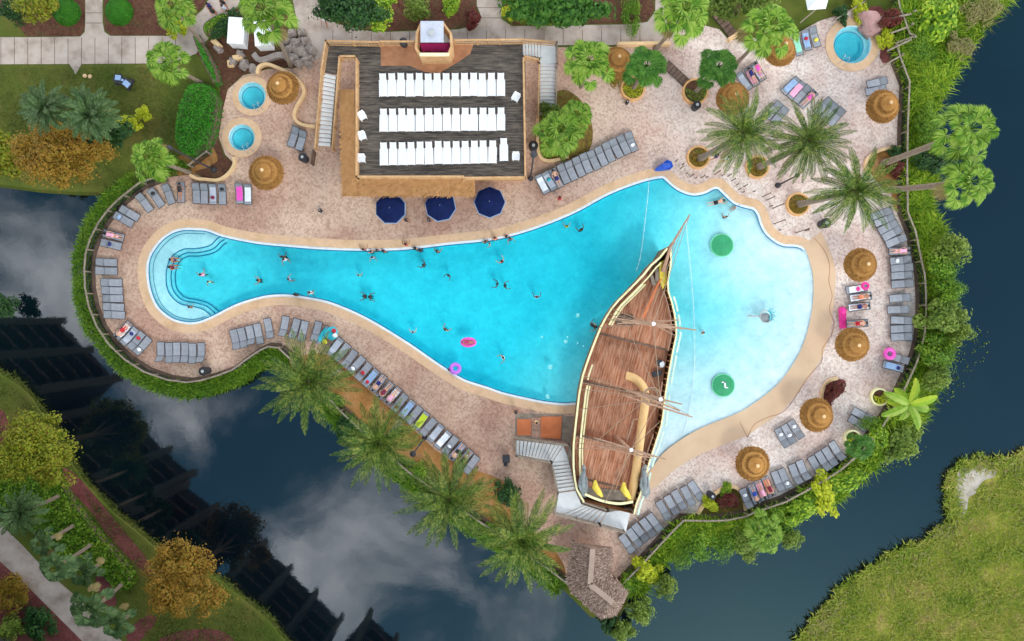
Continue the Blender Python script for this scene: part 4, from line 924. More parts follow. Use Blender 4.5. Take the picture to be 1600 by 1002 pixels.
railing(bar, [(557,92),(557,276),(724,276)], DZ); railing(bar, [(724,278),(822,277)], DZ); railing(bar, [(818,92),(821,277)], DZ); railing(bar, [(532,88),(554,88)], DZ)
# tower / slide entrance on the deck
m = MB(); tw = [(648,76),(650,50),(657,34),(693,34),(706,52),(707,74),(702,87),(656,88)]
PT = P3(tw, DZ+1.9); k = len(PT)
inn = [Vector(p).lerp(Vector(W(678,61,DZ+1.9)), .12) for p in PT]
m.add([(p[0], p[1], DZ+.02) for p in PT]+PT, [(i, (i+1) % k, k+(i+1) % k, k+i) for i in range(k)])
m.add([tuple(p) for p in PT]+[tuple(p) for p in inn], [(i, (i+1) % k, k+(i+1) % k, k+i) for i in range(k)])
m.add([(p.x, p.y, DZ+.1) for p in inn]+[tuple(p) for p in inn], [(i, k+i, k+(i+1) % k, (i+1) % k) for i in range(k)])
tower = empty('deck_tower', W(678,61,DZ), 0, 'small wooden lookout tower with pale flat roof and magenta seat on the roof deck', 'tower')
m.build('wall', M['railwood'], tower)
m = MB(); m.prism([W(*p, DZ+2.2)[:2] for p in [(657,33),(693,33),(693,66),(657,66)]], DZ+2.1, DZ+2.2); m.build('roof', M['greycloth'], tower)
m = MB(); m.box(W(674,51,DZ+2.3), (.5, .4, .16)); m.build('roof_vent', M['steel'], tower)
m = MB(); m.prism([W(*p, DZ+.6)[:2] for p in [(656,68),(703,68),(700,82),(688,79),(680,84),(670,79),(660,82)]], DZ+.3, DZ+.6); m.build('seat', M['magenta'], tower)
m = MB(); m.box(W(679,85.5,DZ+1.95), (2.5, .26, .12)); m.build('sign_board', M['cream'], tower)
m = MB(); m.lathe([(.3, 0), (.36, .3), (.36, .7), (.25, .78), (.02, .8)], W(632,70,DZ), 16); o = m.build('barrel', M['charcoal']); tag(o, 'dark round bin on the brown platform left of the deck tower', 'bin')
# stairs
def stair(root_name, label, flights, mt='stair', under='greywood', rails=()):
    x0, y0 = flights[0][0]; root = empty(root_name, W(x0, y0, 0), 0, label, 'stairs')
    for (a, b, z0, c, d, z1, n) in flights:    # a,b = left/right ends of the first step; c,d of the last
        for i in range(n):
            f0, f1 = i/n, (i+1)/n; z = z0+(z1-z0)*(i+.5)/n if n > 1 else z0
            q = [Vector(W(a[0]+(c[0]-a[0])*f, a[1]+(c[1]-a[1])*f, z)) for f in (f0, f1-.2/n if n > 1 else f1)]; w = [Vector(W(b[0]+(d[0]-b[0])*f, b[1]+(d[1]-b[1])*f, z)) for f in (f0, f1-.2/n if n > 1 else f1)]
            m = MB(); m.prism([(p.x, p.y) for p in (q[0], q[1], w[1], w[0])], z-.05, z); m.build('tread' if n > 1 else 'landing', M[mt], root)
        for (s, e) in ((a, c), (b, d)):
            A = Vector(W(*s, z0)); B = Vector(W(*e, z1)); m = MB(); m.beam(A-Vector((0, 0, .18)), B-Vector((0, 0, .18)), .08, .3); m.build('stringer', M[under], root)
    for (pts, zs, mt2) in rails: railing(root, pts, 0, .95, mt2, .13, zs=zs)
    return root
stair('staircase', 'long straight stair of pale treads down the left side of the bar deck', [((504,114),(525,119),DZ-.1,(496,229),(516,230),.17,17)],
      rails=[([(502,110),(492,232)], [DZ, .1], 'railwood'), ([(530,90),(519,232)], [DZ, .1], 'railwood')])
stair('staircase', 'L shaped stair of pale treads at the right side of the bar deck', [((817,64),(817,86),DZ-.12,(845,68),(845,90),2.1,6), ((845,67),(868,69),2.05,(844,99),(868,99),2.05,1), ((844,99),(868,99),1.95,(843,180),(866,180),.15,14)],
      rails=[([(817,62),(870,66)], [DZ, 2.1], 'railwood'), ([(870,66),(871,100),(868,182)], [2.1, 2.05, .1], 'greywood'), ([(820,88),(843,93),(843,99),(841,180)], [DZ, 2.1, 2.0, .1], 'railwood')])
m = MB(); m.beam(W(491,236,.5), W(488,258,.5), .1, 1.0); tag(m.build('low_fence', M['darkwood']), 'short dark barrier at the foot of the left deck stair', 'barrier')

# ------------------------------------------------------------------ loungers
def make_lounger(up=.25):
    root = empty('sun_lounger', (0,0,0))
    m = MB(); w, L = .345, .97
    for s in (-1, 1):
        m.tube([(s*w, -L, .33), (s*w, .25, .33)], .024, 6); m.tube([(s*w, .25, .33), (s*w, L-.03-up*.3, .33+up)], .024, 6)
    m.tube([(-w, -L, .33), (w, -L, .33)], .03, 6); m.tube([(-w, L-.03-up*.3, .33+up), (w, L-.03-up*.3, .33+up)], .024, 6); m.tube([(-w, .25, .33), (w, .25, .33)], .022, 6)
    m.build('frame', M['charcoal'], root)
    m = MB(); n = 6
    A = [(-w+.015, -L+.03+(1.19)*i/n, .345-.015*math.sin(math.pi*i/n)) for i in range(n+1)]; B = [(w-.015, a[1], a[2]) for a in A]; m.ribbon(B, A); m.build('seat', M['sling'], root)
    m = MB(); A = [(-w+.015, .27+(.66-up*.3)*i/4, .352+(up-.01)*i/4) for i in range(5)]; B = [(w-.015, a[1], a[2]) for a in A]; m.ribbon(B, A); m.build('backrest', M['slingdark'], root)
    for sx in (-1, 1):
        for y in (-.75, .55): m = MB(); m.tube([(sx*w, y, .32), (sx*(w+.01), y+.03*(1 if y > 0 else -1), 0)], .022, 5); m.build('leg', M['charcoal'], root)
    return root
def make_white_lounger():
    root = empty('white_lounger', (0,0,0)); m = MB(); w, L = .365, 1.0
    for i in range(15): y = -L+.06+i*.085; m.box((0, y, .34), (2*w, .072, .03))
    for s in (-1, 1): m.box((s*(w-.02), -L+.62, .31), (.05, 1.25, .07))
    m.build('seat', M['whiteplastic'], root)
    m = MB(); 
    for i in range(8): q = i*.088; m.box((0, .30+q*.95, .37+q*.3), (2*w-(.0 if i < 2 else .16), .074, .03))
    for s in (-1, 1): m.beam((s*(w-.12), .28, .35), (s*(w-.12), .96, .56), .05, .05)
    m.build('backrest', M['whiteplastic'], root)
    for sx in (-1, 1):
        for y in (-.8, .25): m = MB(); m.box((sx*(w-.06), y, .15), (.06, .08, .3)); m.build('leg', M['whiteplastic'], root)
    return root
ORD = 'first second third fourth fifth sixth seventh eighth ninth tenth eleventh twelfth thirteenth fourteenth fifteenth sixteenth seventeenth eighteenth nineteenth twentieth twenty-first twenty-second'.split()
protos = {}
def put_lounger(kind, x, y, head, label, group, z=0.0, bare=False):
    var = {'grey': .22}.get(kind)
    if kind == 'grey' and bare: kind, var = rnd.choice([('grey', .22), ('grey', .22), ('greyup', .5), ('greyflat', .04)])
    first = kind not in protos
    if first: protos[kind] = make_lounger(var) if kind.startswith('grey') else make_white_lounger(); o = protos[kind]
    else: o = copy_tree(protos[kind])
    rz = math.atan2(-head[1], head[0])-math.pi/2
    rz += rnd.uniform(-.06, .06) if kind.startswith('grey') else rnd.uniform(-.02, .02); x += rnd.uniform(-.4, .4); y += rnd.uniform(-1, 1)*(1 if kind == 'grey' else .5)
    o.location = W(x, y, z); o.rotation_euler = (0, 0, rz); tag(o, label, 'sun lounger', group); return o, rz
def copy_tree(o, parent=None):
    c = o.copy(); col.objects.link(c); c.parent = parent
    for ch in list(TREE.get(o.name, [])): copy_tree(ch, c)
    return c
def towel(o, rz, colr, cname, label, long=False):
    m = MB(); n = 8; L = .7 if not long else .95; w = .27; c0 = -.05 if not long else -.12
    A = [(-w+.02*math.sin(i*1.9), c0-L*.9+2*L*i/n*.9, .375+.01*math.sin(i*2.1)+max(0, (c0-L*.9+2*L*i/n*.9)-.27)*.35) for i in range(n+1)]; B = [(w+.02*math.sin(i*2.3+1), a[1], a[2]) for i, a in enumerate(A)]
    m.ribbon(B, A); m.ribbon([(a[0], a[1], a[2]-.02) for a in A], [(a[0], a[1], a[2]-.02) for a in B]); m.ribbon(A, [(a[0]-.01, a[1], a[2]-.02) for a in A]); m.ribbon([(a[0]+.01, a[1], a[2]-.02) for a in B], B)
    t = m.build('towel', M[colr]); t.location = o.location; t.rotation_euler = o.rotation_euler; tag(t, label, 'towel')
def bundle(o, rz, colr, label, y=-.2, sx=.2, sy=.16, name='bag', cat='bag'):
    r = random.Random(len(label)); m = MB(); m.lathe([(sx*.8, 0), (sx, .06), (sx*.85, .15), (sx*.4, .2), (.02, .21)], (0, y, .36), 10, .15, r, 1, sy/sx)
    t = m.build(name, M[colr]); t.location = o.location; t.rotation_euler = o.rotation_euler; tag(t, label, cat)
def lerp_pts(p0, p1, n): return [(p0[0]+(p1[0]-p0[0])*i/(n-1), p0[1]+(p1[1]-p0[1])*i/(n-1)) for i in range(n)]
CN = {'whitecloth':'white','red':'red','maroon':'dark red','pink':'pink','hotpink':'hot pink','palepink':'pale pink','teal':'teal','lime':'lime green','yellow':'yellow','navycloth':'navy','blue':'blue','skyblue':'light blue','greycloth':'pale grey','purple':'purple','peach':'peach','mint':'mint','black':'black','magenta':'magenta'}
ROWS = [
 ('in the arc above the shallow end of the pool', 'left', [(229,318),(247,310),(266,304),(286,302),(309,302),(322,303),(335,304),(350,304),(377,304),(390,304)], [(-.57,-.82),(-.6,-.8),(-.3,-.95),(0,-1),(0,-1),(0,-1),(0,-1),(0,-1),(0,-1),(0,-1)], {6:[('t','greycloth'),('b','maroon')],7:[('b','black')],8:[('t','pink')],9:[('t','whitecloth')],1:[('b','black')]}),
 ('of the pair in the upper left bend of the fence', 'top', [(206,335),(197,345)], (-.87,-.5), {1:[('b','skyblue')]}),
 ('of the tilted pair at the left fence below the bend', 'top', [(181,370),(177,383)], (-.95,-.28), {0:[('b','palepink')],1:[('b','navycloth')]}),
 ('of the level pair at the far left', 'top', [(170,411),(171,424)], (-1,0), {}),
 ('in the column of five at the far left', 'top', [(178,442),(179,454),(180,467),(181,480),(182,492)], (-1,-.05), {}),
 ('in the slanted group of four at the lower left bend', 'top', [(196,517),(206,525),(216,533),(226,541)], (-.62,.78), {0:[('t','whitecloth'),('b','red')],1:[('t','greycloth'),('b','navycloth')],2:[('b','red')],3:[('b','whitecloth')]}),
 ('in the level row of six at the bottom left', 'left', [(254,551),(267,551),(279,552),(292,552),(304,552),(317,552)], (0,1), {}),
 ('in the fan of five below the shallow end', 'left', [(370,532),(382,528),(394,525),(406,522),(422,514)], (.2,.97), {}),
 ('in the group of four above the first date palm', 'left', [(446,511),(462,514),(475,518),(496,518)], (-.2,.97), {}),
 ('in the long diagonal row along the lake side', 'upper left', [(506,524)]+lerp_pts((525,542),(737,725),20), (-.63,.77), {0:[('t','teal')],1:[('t','greycloth')],4:[('b','whitecloth')],5:[('b','red')],6:[('t','skyblue'),('b','red')],7:[('t','greycloth')],8:[('b','palepink')],9:[('t','whitecloth')],10:[('b','maroon')],11:[('t','skyblue')],13:[('t','lime')],15:[('t','greycloth')],16:[('t','whitecloth'),],17:[('b','whitecloth')],18:[('t','skyblue')],19:[('b','whitecloth')]}),
 ('in the row right of the bar deck, nearer the pool end', 'left', [(847,289),(858,284)], (-.5,-.86), {0:[('t','whitecloth')],1:[('b','teal'),('t','greycloth')]}),
 ('in the long slanted row above the pool and right of the bar', 'left', lerp_pts((868,279),(985,222),11), (-.42,-.9), {10:[('b','whitecloth')]}),
 ('in the colourful trio near the large spa', 'left', [(1244,73),(1257,66),(1270,60)], (-.26,-.96), {0:[('t','mint')],1:[('b','red'),('t','skyblue')],2:[('b','yellow')]}),
 ('in the trio beside the dark green fan palm', 'left', [(1160,128),(1172,121),(1182,114)], (-.58,-.8), {0:[('t','greycloth')],1:[('t','palepink')],2:[('t','whitecloth'),('b','purple')]}),
 ('in the group of four in the middle of the upper right terrace', 'left', [(1233,135),(1242,142),(1251,149),(1260,156)], (.68,-.73), {0:[('t','skyblue')],1:[('t','palepink')],3:[('b','palepink')]}),
 ('of the pair between the upper date palms', 'left', [(1207,174),(1216,182)], (.68,-.73), {}),
 ('of the trio above the middle date palm', 'left', [(1284,168),(1294,176),(1304,184)], (.68,-.73), {}),
 ('of the pair above the top right tiki umbrella', 'top', [(1368,131),(1366,143)], (1,-.2), {}),
 ('in the slanted column below the right date palm', 'top', [(1373,335),(1379,345),(1385,356),(1391,366),(1397,377)], (.9,-.42), {}),
 ('in the column of five beside the right fence', 'top', [(1402,394),(1404,407),(1405,419),(1406,431),(1406,444)], (1,-.08), {0:[('b','palepink')],1:[('b','whitecloth')]}),
 ('in the lower column of five beside the right fence', 'top', [(1403,467),(1400,484),(1405,501),(1405,514),(1405,526)], (1,-.02), {}),
 ('of the pair at the lower end of the right fence', 'top', [(1400,560),(1392,573)], (.95,.3), {0:[],1:[('t','skyblue'),('b','navycloth')]}),
 ('in the towel covered stack between two tiki umbrellas', 'top', [(1335,451),(1342,464),(1340,480),(1336,506)], (1,-.1), {0:[('t','whitecloth'),('b','hotpink')],1:[('tl','whitecloth')],2:[('tl','whitecloth'),('b','blue')],3:[('b','red')]}),
 ('of the pair beside the lower right round planter', 'top', [(1344,648),(1338,661)], (.85,.5), {}),
 ('in the trio left of the lower right tiki umbrella', 'left', [(1220,684),(1230,677),(1241,671)], (.5,.85), {0:[('b','whitecloth')],1:[('b','whitecloth')],2:[('b','whitecloth')]}),
 ('in the row of four at the lower right corner', 'left', [(1272,727),(1283,719),(1294,712),(1305,704)], (.5,.85), {}),
 ('in the row of four below the lowest tiki umbrella', 'left', [(1164,777),(1176,771),(1187,765),(1198,759)], (.35,.93), {0:[('b','whitecloth')],1:[('t','skyblue')],2:[('t','palepink')],3:[('t','peach')]}),
 ('in the row of four between the lowest umbrella and the corner', 'left', [(1213,751),(1224,746),(1240,740),(1252,734)], (.4,.9), {1:[('b','whitecloth')]}),
 ('in the split row of five above the bottom corner', 'left', [(1036,796),(1048,788),(1060,780),(1074,774),(1086,766)], (.5,.85), {}),
 ('in the row of five at the very bottom of the terrace', 'left', [(979,848),(990,839),(1000,831),(1011,823),(1022,815)], (.6,.8), {}),
 ('of the pair left of the deck stair', 'left', [(461,216),(473,221)], (.35,-.94), {}),
]
SHORT = ['upper left arc', 'upper left bend pair', 'left fence tilted pair', 'far left level pair', 'far left column', 'lower left slanted four', 'bottom left row of six', 'fan below the shallow end', 'group above the first date palm', 'long diagonal row', 'pair nearest the bar corner', 'slanted row right of the bar', 'trio near the large spa', 'trio by the dark fan palm', 'upper right middle four', 'pair between date palms', 'trio above the middle date palm', 'pair above the top right tiki', 'column below the right date palm', 'right fence upper column', 'right fence lower column', 'right fence bottom pair', 'towel covered stack', 'pair by the lower right planter', 'trio by the lower right tiki', 'lower right corner four', 'four below the lowest tiki', 'four right of the lowest tiki', 'split row of five', 'bottom row of five', 'pair by the deck stair']
LR = {}; LIE = {(0,3),(2,0),(5,0),(9,7),(9,8),(9,9),(9,18),(9,19),(11,0),(14,3),(19,0),(22,1),(22,2),(22,3),(26,1),(26,2),(26,3),(13,1),(13,2)}
for ri, (desc, end, pts, heads, extra) in enumerate(ROWS):
    for i, (x, y) in enumerate(pts):
        hd = heads[i] if isinstance(heads, list) else heads
        base = ('%s grey lounger from the %s, %s' % (ORD[i], end, SHORT[ri])) if len(pts) > 2 else ('%s grey lounger %s' % ({'left': ('left', 'right'), 'top': ('upper', 'lower')}[end][i], desc))
        o, rz = put_lounger('grey', x, y, hd, base, 'grey sun loungers on the pool terrace', bare=not extra.get(i) and (ri, i) not in LIE); LR[ri, i] = (o, rz)
        short = (base if len(pts) > 2 else base.replace(desc, SHORT[ri])).replace(' grey', '').replace(' from the ', ' from ').replace(' lounger '+SHORT[ri], ' lounger, '+SHORT[ri])
        for kind, cc in extra.get(i, []):
            if kind == 'b': bundle(o, rz, cc, '%s bag on the %s' % (CN[cc], short), y=rnd.choice([-.35, .1, .45]))
            else: towel(o, rz, cc, CN[cc], '%s towel on the %s' % (CN[cc], short), kind == 'tl')
for r_, (ya, yb, nm) in enumerate([(135.2, 134.6, 'top'), (189.5, 188.5, 'middle'), (242, 238.5, 'bottom')]):
    for i in range(14):
        x = 600+i*14.02+(4 if (r_ == 2 and i == 13) else 0); y = ya+(yb-ya)*i/13-(3 if (r_ == 2 and i == 13) else 0)
        put_lounger('white', x+r_*.7, y, (0, -1), '%s white lounger from the left, %s row of the bar deck' % (ORD[i], nm), 'white loungers on the bar deck', DZ)
for k, (x, y, a, lab) in enumerate([(568,184,.5,'white chair at the left rail of the bar deck, uppermost of three'),(568,215,.3,'white chair at the left rail of the bar deck, middle of three'),(567,250,0,'white chair at the left rail of the bar deck, lowest of three'),(806,155,-.5,'tilted white chair at the right rail of the bar deck'),(806,247,0,'white chair in the lower right corner of the bar deck')]):
    r = empty('white_chair', W(x, y, DZ), a, lab, 'chair', 'white chairs on the bar deck')
    m = MB(); m.box((0, 0, .42), (.58, .58, .05)); m.build('seat', M['whiteplastic'], r, world=False)
    m = MB(); m.box((0, .29, .64), (.56, .05, .42), tilt=-.2); m.build('backrest', M['whiteplastic'], r, world=False)
    for sx in (-1, 1):
        m = MB(); m.box((sx*.3, 0, .58), (.06, .56, .04)); m.build('armrest', M['whiteplastic'], r, world=False)
        for sy in (-1, 1): m = MB(); m.box((sx*.25, sy*.25, .2), (.05, .05, .4)); m.build('leg', M['whiteplastic'], r, world=False)

# ------------------------------------------------------------------ umbrellas
def tiki_proto():
    root = empty('tiki_umbrella', (0,0,0)); m = MB()
    prof = [(1.42, 2.06), (1.48, 2.22), (1.02, 2.52), (1.05, 2.50), (1.07, 2.72), (.62, 2.98), (.64, 2.96), (.66, 3.16), (.22, 3.44), (.12, 3.5)]
    m.lathe(prof, (0,0,0), 56, .022, rnd); m.build('thatch', M['thatch'], root)
    r = np.random.default_rng(3); n = 1700; V = []
    a = r.uniform(0, 2*np.pi, n); q = r.uniform(0, 1, n)**.6; rad = .1+1.36*q; z = 3.5-1.27*q**1.05+.03; L = r.uniform(.10, .22, n)
    d = np.stack([np.cos(a), np.sin(a), np.full(n, -.88)], -1); d /= np.linalg.norm(d, axis=1, keepdims=True); s = np.stack([-np.sin(a), np.cos(a), np.zeros(n)], -1)*.016
    P = np.stack([rad*np.cos(a), rad*np.sin(a), z], -1); jit = s*r.normal(0, 1.2, (n, 1))
    npmesh('straw', np.stack([P-s, P+s, P+s+d*L[:, None]+jit, P-s+d*L[:, None]+jit], 1).reshape(-1, 3), np.arange(n*4).reshape(-1, 4), M['thatchdark'], parent=root)
    m = MB(); m.lathe([(.12, 3.44), (.16, 3.52), (.11, 3.62), (.02, 3.66)], (0,0,0), 12); m.build('cap', M['stucco'], root)
    m = MB(); m.tube([(0,0,0), (0,0,3.4)], .08, 10); m.build('pole', M['bark'], root)
    m = MB(); m.lathe([(.36, .68), (.38, .71), (.36, .74)], (0,0,0), 20); m.build('table', M['greywood'], root)
    return root
tk = None
for k, (x, y, s, lab) in enumerate([(442,135,.99,'thatched tiki umbrella beside the upper small hot tub'),(412.5,269,1.03,'thatched tiki umbrella at the right end of the arc of loungers'),(1381,163,1.0,'thatched tiki umbrella at the upper right fence'),(1345,413,1.0,'thatched tiki umbrella below the right date palm'),(1335,538,1.01,'thatched tiki umbrella below the pink raft'),(1276,651,1.02,'thatched tiki umbrella beside the dark red shrub'),(1178,727,1.03,'lowest thatched tiki umbrella, above the people on loungers'),
      (1218,79,.98,'thatched tiki umbrella half hidden under the large fan palm'),(1148,152,.98,'thatched tiki umbrella partly under the first date palm'),(964,98,.95,'thatched tiki umbrella squeezed between two fan palms')]):
    if tk is None: tk = tiki_proto(); o = tk
    else: o = copy_tree(tk)
    o.location = W(x, y, 2.5)[:2]+(0,); o.rotation_euler = (rnd.uniform(-.05, .05), rnd.uniform(-.05, .05), k*1.3); o.scale = (s, s, rnd.uniform(.94, 1.05)); tag(o, lab, 'tiki umbrella', 'thatched umbrellas on the terrace')
ub = None
for k, (x, y, lab) in enumerate([(610,326,'navy blue umbrella, leftmost of the three below the thatched eave'),(688,322,'navy blue umbrella, middle of the three below the thatched eave'),(765,316,'navy blue umbrella, rightmost of the three, clear of the eave')]):
    if ub is None:
        ub = empty('patio_umbrella', (0,0,0)); m = MB(); n = 8; m.lathe([(1.36, 1.92), (1.36, 2.02), (.7, 2.26), (.05, 2.42)], (0,0,0), n); m.build('canopy', M['navy'], ub)
        m = MB()
        for i in range(8): a = i*math.pi/4; m.tube([(math.cos(a)*1.34, math.sin(a)*1.34, 2.02), (0, 0, 2.42)], .012, 4)
        m.build('rib', M['navycloth'], ub); m = MB(); m.lathe([(1.43, 1.84), (1.43, 1.86)], (0,0,0), n); m.build('valance', M['skyblue'], ub)
        m = MB(); m.tube([(0,0,0), (0,0,2.5)], .03, 8); m.build('pole', M['steel'], ub)
        m = MB(); m.lathe([(.55, .7), (.55, .74)], (0,0,0), 24); m.build('table', M['steel'], ub)
        o = ub
    else: o = copy_tree(ub)
    o.location = W(x, y, 2.0)[:2]+(0,); o.rotation_euler = (0, 0, R(22.5)+k*.2); tag(o, lab, 'umbrella', 'navy umbrellas by the bar')

# ------------------------------------------------------------------ ship
ship = empty('pirate_ship', W(975, 600, 0), 0, 'large wooden sailing ship moored in the pool with brown plank deck and cream rails', 'ship')
Lp = [(1044,384),(1032,401),(1016,415),(1004,431),(984,452),(960,476),(948,495),(939,512),(924,550),(912,584),(906,612),(901,655),(896,700),(896,738),(901,766),(912,780)]
Rp = [(1044,384),(1047,400),(1046,420),(1041,448),(1050,474),(1056,498),(1058,522),(1052,552),(1045,590),(1040,622),(1036,660),(1026,692),(1013,728),(1004,760),(992,788)]
ax0 = Vector((944,790)); ax1 = Vector((1044,384)); AX = (ax1-ax0); AL = AX.length; AX.normalize(); PN = Vector((-AX.y, AX.x))  # pointing right-ish
if PN.x < 0: PN = -PN
def prof(pts):
    q = sorted(((Vector(p)-ax0).dot(AX)/AL, (Vector(p)-ax0).dot(PN)) for p in pts); return [a for a, _ in q], [b for _, b in q]
lt, lo_ = prof(Lp); rt, ro_ = prof(Rp)
def pL(t, inset=0, z=3.0): o = np.interp(t, lt, lo_)+inset*S; p = ax0+AX*AL*t+PN*o; return Vector(W(p.x, p.y, z))
def pR(t, inset=0, z=3.0): o = np.interp(t, rt, ro_)-inset*S; p = ax0+AX*AL*t+PN*o; return Vector(W(p.x, p.y, z))
def railz(t): return 2.7+.9*max(0, (t-.6)/.4)**1.5+.8*max(0, (.25-t)/.25)
NS = 44; TS = [.0+i/NS*.995 for i in range(NS+1)]
def hullside(f, sgn):
    m = MB(); rows = []
    for t in TS:
        a = f(t, 0, 3.0); z = railz(t); c = (pL(t, 0, 3)+pR(t, 0, 3))/2
        row = []
        for k, zz in ((1.0, z), (1.02, z*.55), (.96, .3), (.72, -.8), (.4, -1.3)):
            p = c+(a-c)*k; row.append((p.x, p.y, zz))
        rows.append(row)
    k = len(rows[0]); vs = [p for r in rows for p in r]
    m.add(vs, [((i*k+j, i*k+j+1, (i+1)*k+j+1, (i+1)*k+j) if sgn > 0 else (i*k+j, (i+1)*k+j, (i+1)*k+j+1, i*k+j+1)) for i in range(len(rows)-1) for j in range(k-1)])
    return m
m = hullside(pL, 1); m2 = hullside(pR, -1); m.add(m2.v, m2.f)
a, b = pL(0, 0, 3), pR(0, 0, 3); z = railz(0); c = (a+b)/2
m.add([(a.x, a.y, z), (b.x, b.y, z), (b.x, b.y, .3), (a.x, a.y, .3), (c.x, c.y, -1.3)], [(0, 1, 2, 3), (3, 2, 4)])
m.build('hull', M['hull'], ship)
def deckpiece(name, t0, t1, z, inset=.18):
    ts = [t0+(t1-t0)*i/14 for i in range(15)]; m = MB()
    A = [pL(t, inset, 3.0) for t in ts]; B = [pR(t, inset, 3.0) for t in ts]
    m.ribbon([(p.x, p.y, z) for p in A], [(p.x, p.y, z) for p in B]); 
    m.add([(A[0].x, A[0].y, z), (B[0].x, B[0].y, z), (B[0].x, B[0].y, z-1), (A[0].x, A[0].y, z-1)], [(0, 1, 2, 3)]); m.add([(A[-1].x, A[-1].y, z), (B[-1].x, B[-1].y, z), (B[-1].x, B[-1].y, z-1), (A[-1].x, A[-1].y, z-1)], [(0, 1, 2, 3)])
    o = m.build(name, M['shipwood'], ship); bm = bmesh.new(); bm.from_mesh(o.data)
    for f in bm.faces:
        if f.normal.z < -.5: f.normal_flip()
    bm.to_mesh(o.data); bm.free()
deckpiece('main_deck', .23, .62, 1.75); deckpiece('fore_deck', .62, .93, 2.15); deckpiece('aft_deck', .03, .23, 2.45)
for t, z in ((.23, 2.47), (.43, 1.77), (.62, 2.17), (.075, 2.47)):
    m = MB(); a = pL(t, .2, 3); b = pR(t, .2, 3); m.beam((a.x, a.y, z+.03), (b.x, b.y, z+.03), .16, .1); m.build('deck_beam', M['darkwood'], ship)
def railtube(f, t0, t1, inset, dz, r, mt, name, n=26):
    ts = [t0+(t1-t0)*i/n for i in range(n+1)]; m = MB(); P = [f(t, inset, 3.0) for t in ts]; P = [(p.x, p.y, railz(t)+dz) for p, t in zip(P, ts)]
    for a, b in zip(P, P[1:]): m.beam(a, b, r, .1)
    o = m.build(name, M[mt], ship); return P
railtube(pL, .0, .985, 0, .05, .16, 'cream', 'gunwale'); railtube(pR, .0, .985, 0, .05, .13, 'cream', 'gunwale')
for a, b in ((.08,.42),(.66,.84)):
    P = railtube(pL, a, b, .62, -.1, .16, 'cream', 'inner_rail', 16)
    railtube(pL, a, b, .88, -.3, .12, 'cream', 'inner_rail', 16)
    P = railtube(pL, a, b, .34, -.55, .14, 'brownwood', 'bulwark_shelf', 16)
for a, b in ((.70,.93),(.44,.5)): railtube(pL, a, b, .55, -.1, .12, 'cream', 'inner_rail', 10)
for a, b in ((.5,.61),(.62,.70),(.72,.76),(.77,.82),(.0,.16),(.18,.32),(.34,.46)):
    railtube(pR, a, b, -.42, -.15, .17, 'aqua', 'outer_rail', 8)
for a, b in ((.62,.83),(.12,.3),(.4,.5)): railtube(pR, a, b, .4, -.2, .09, 'spar', 'inner_rail', 10)
m = MB()
for i in range(40):
    t = .03+i*.023
    for f in (pL, pR): p = f(t, .12, 3); m.box((p.x, p.y, railz(t)-.45), (.09, .09, .9))
m.build('stanchion', M['brownwood'], ship)
# bow head and bowsprit
m = MB(); a = Vector(W(1041, 404, 3.0)); 
b0 = Vector(W(1036,425,3.0)); tip = Vector(W(1078,335,5.2)); midb = Vector(W(1048,385,3.7))
m.tube([b0, midb, tip], [.2, .12, .05], 8); m.build('bowsprit', M['spar'], ship)
m = MB(); m.tube([pL(.96,0,3.3), midb.lerp(tip, .3)], .035, 5); m.tube([pR(.96,0,3.3), midb.lerp(tip, .3)], .035, 5)
for i in range(7): q_ = midb.lerp(tip, .1+.12*i); m.tube([q_+Vector((-.16+.015*i, .05, 0)), q_+Vector((.16-.015*i, -.05, 0))], .022, 4)
m.build('head_rail', M['rope'], ship)
m = MB(); m.prism([W(*p, 2.9)[:2] for p in [(1030,410),(1043,404),(1042,440),(1036,452),(1031,440)]], 2.6, 2.9); m.build('head_platform', M['gold'], ship)
m = MB(); m.beam(W(1005,496,2.5), W(1032,436,2.9), .16, .1); m.build('boom', M['orange'], ship)
m = MB()
for q in ((1016,428,1022,446),(1026,420,1026,440)): m.beam(W(q[0], q[1], 2.7), W(q[2], q[3], 2.7), .3, .35)
m.build('hatch', M['greywood'], ship)
# grating and deck gear
m = MB(); m.box(W(976,500,2.22), (1.5, .9, .12))
for i in range(5): m.box(W(968+i*4,500,2.3), (.06, .9, .06))
m.build('grating', M['darkwood'], ship)
m = MB(); m.lathe([(.28, 0), (.3, .3), (.2, .42)], W(1033,569,1.75), 14); m.build('capstan', M['whiteplastic'], ship)
m = MB(); m.lathe([(.28, 0), (.3, .4)], W(1029,567,1.75), 12, sx=.9); m.build('barrel', M['charcoal'], ship)
m = MB(); m.box(W(1026,584,1.95), (.8, .45, .4), .3); m.build('chest', M['charcoal'], ship)
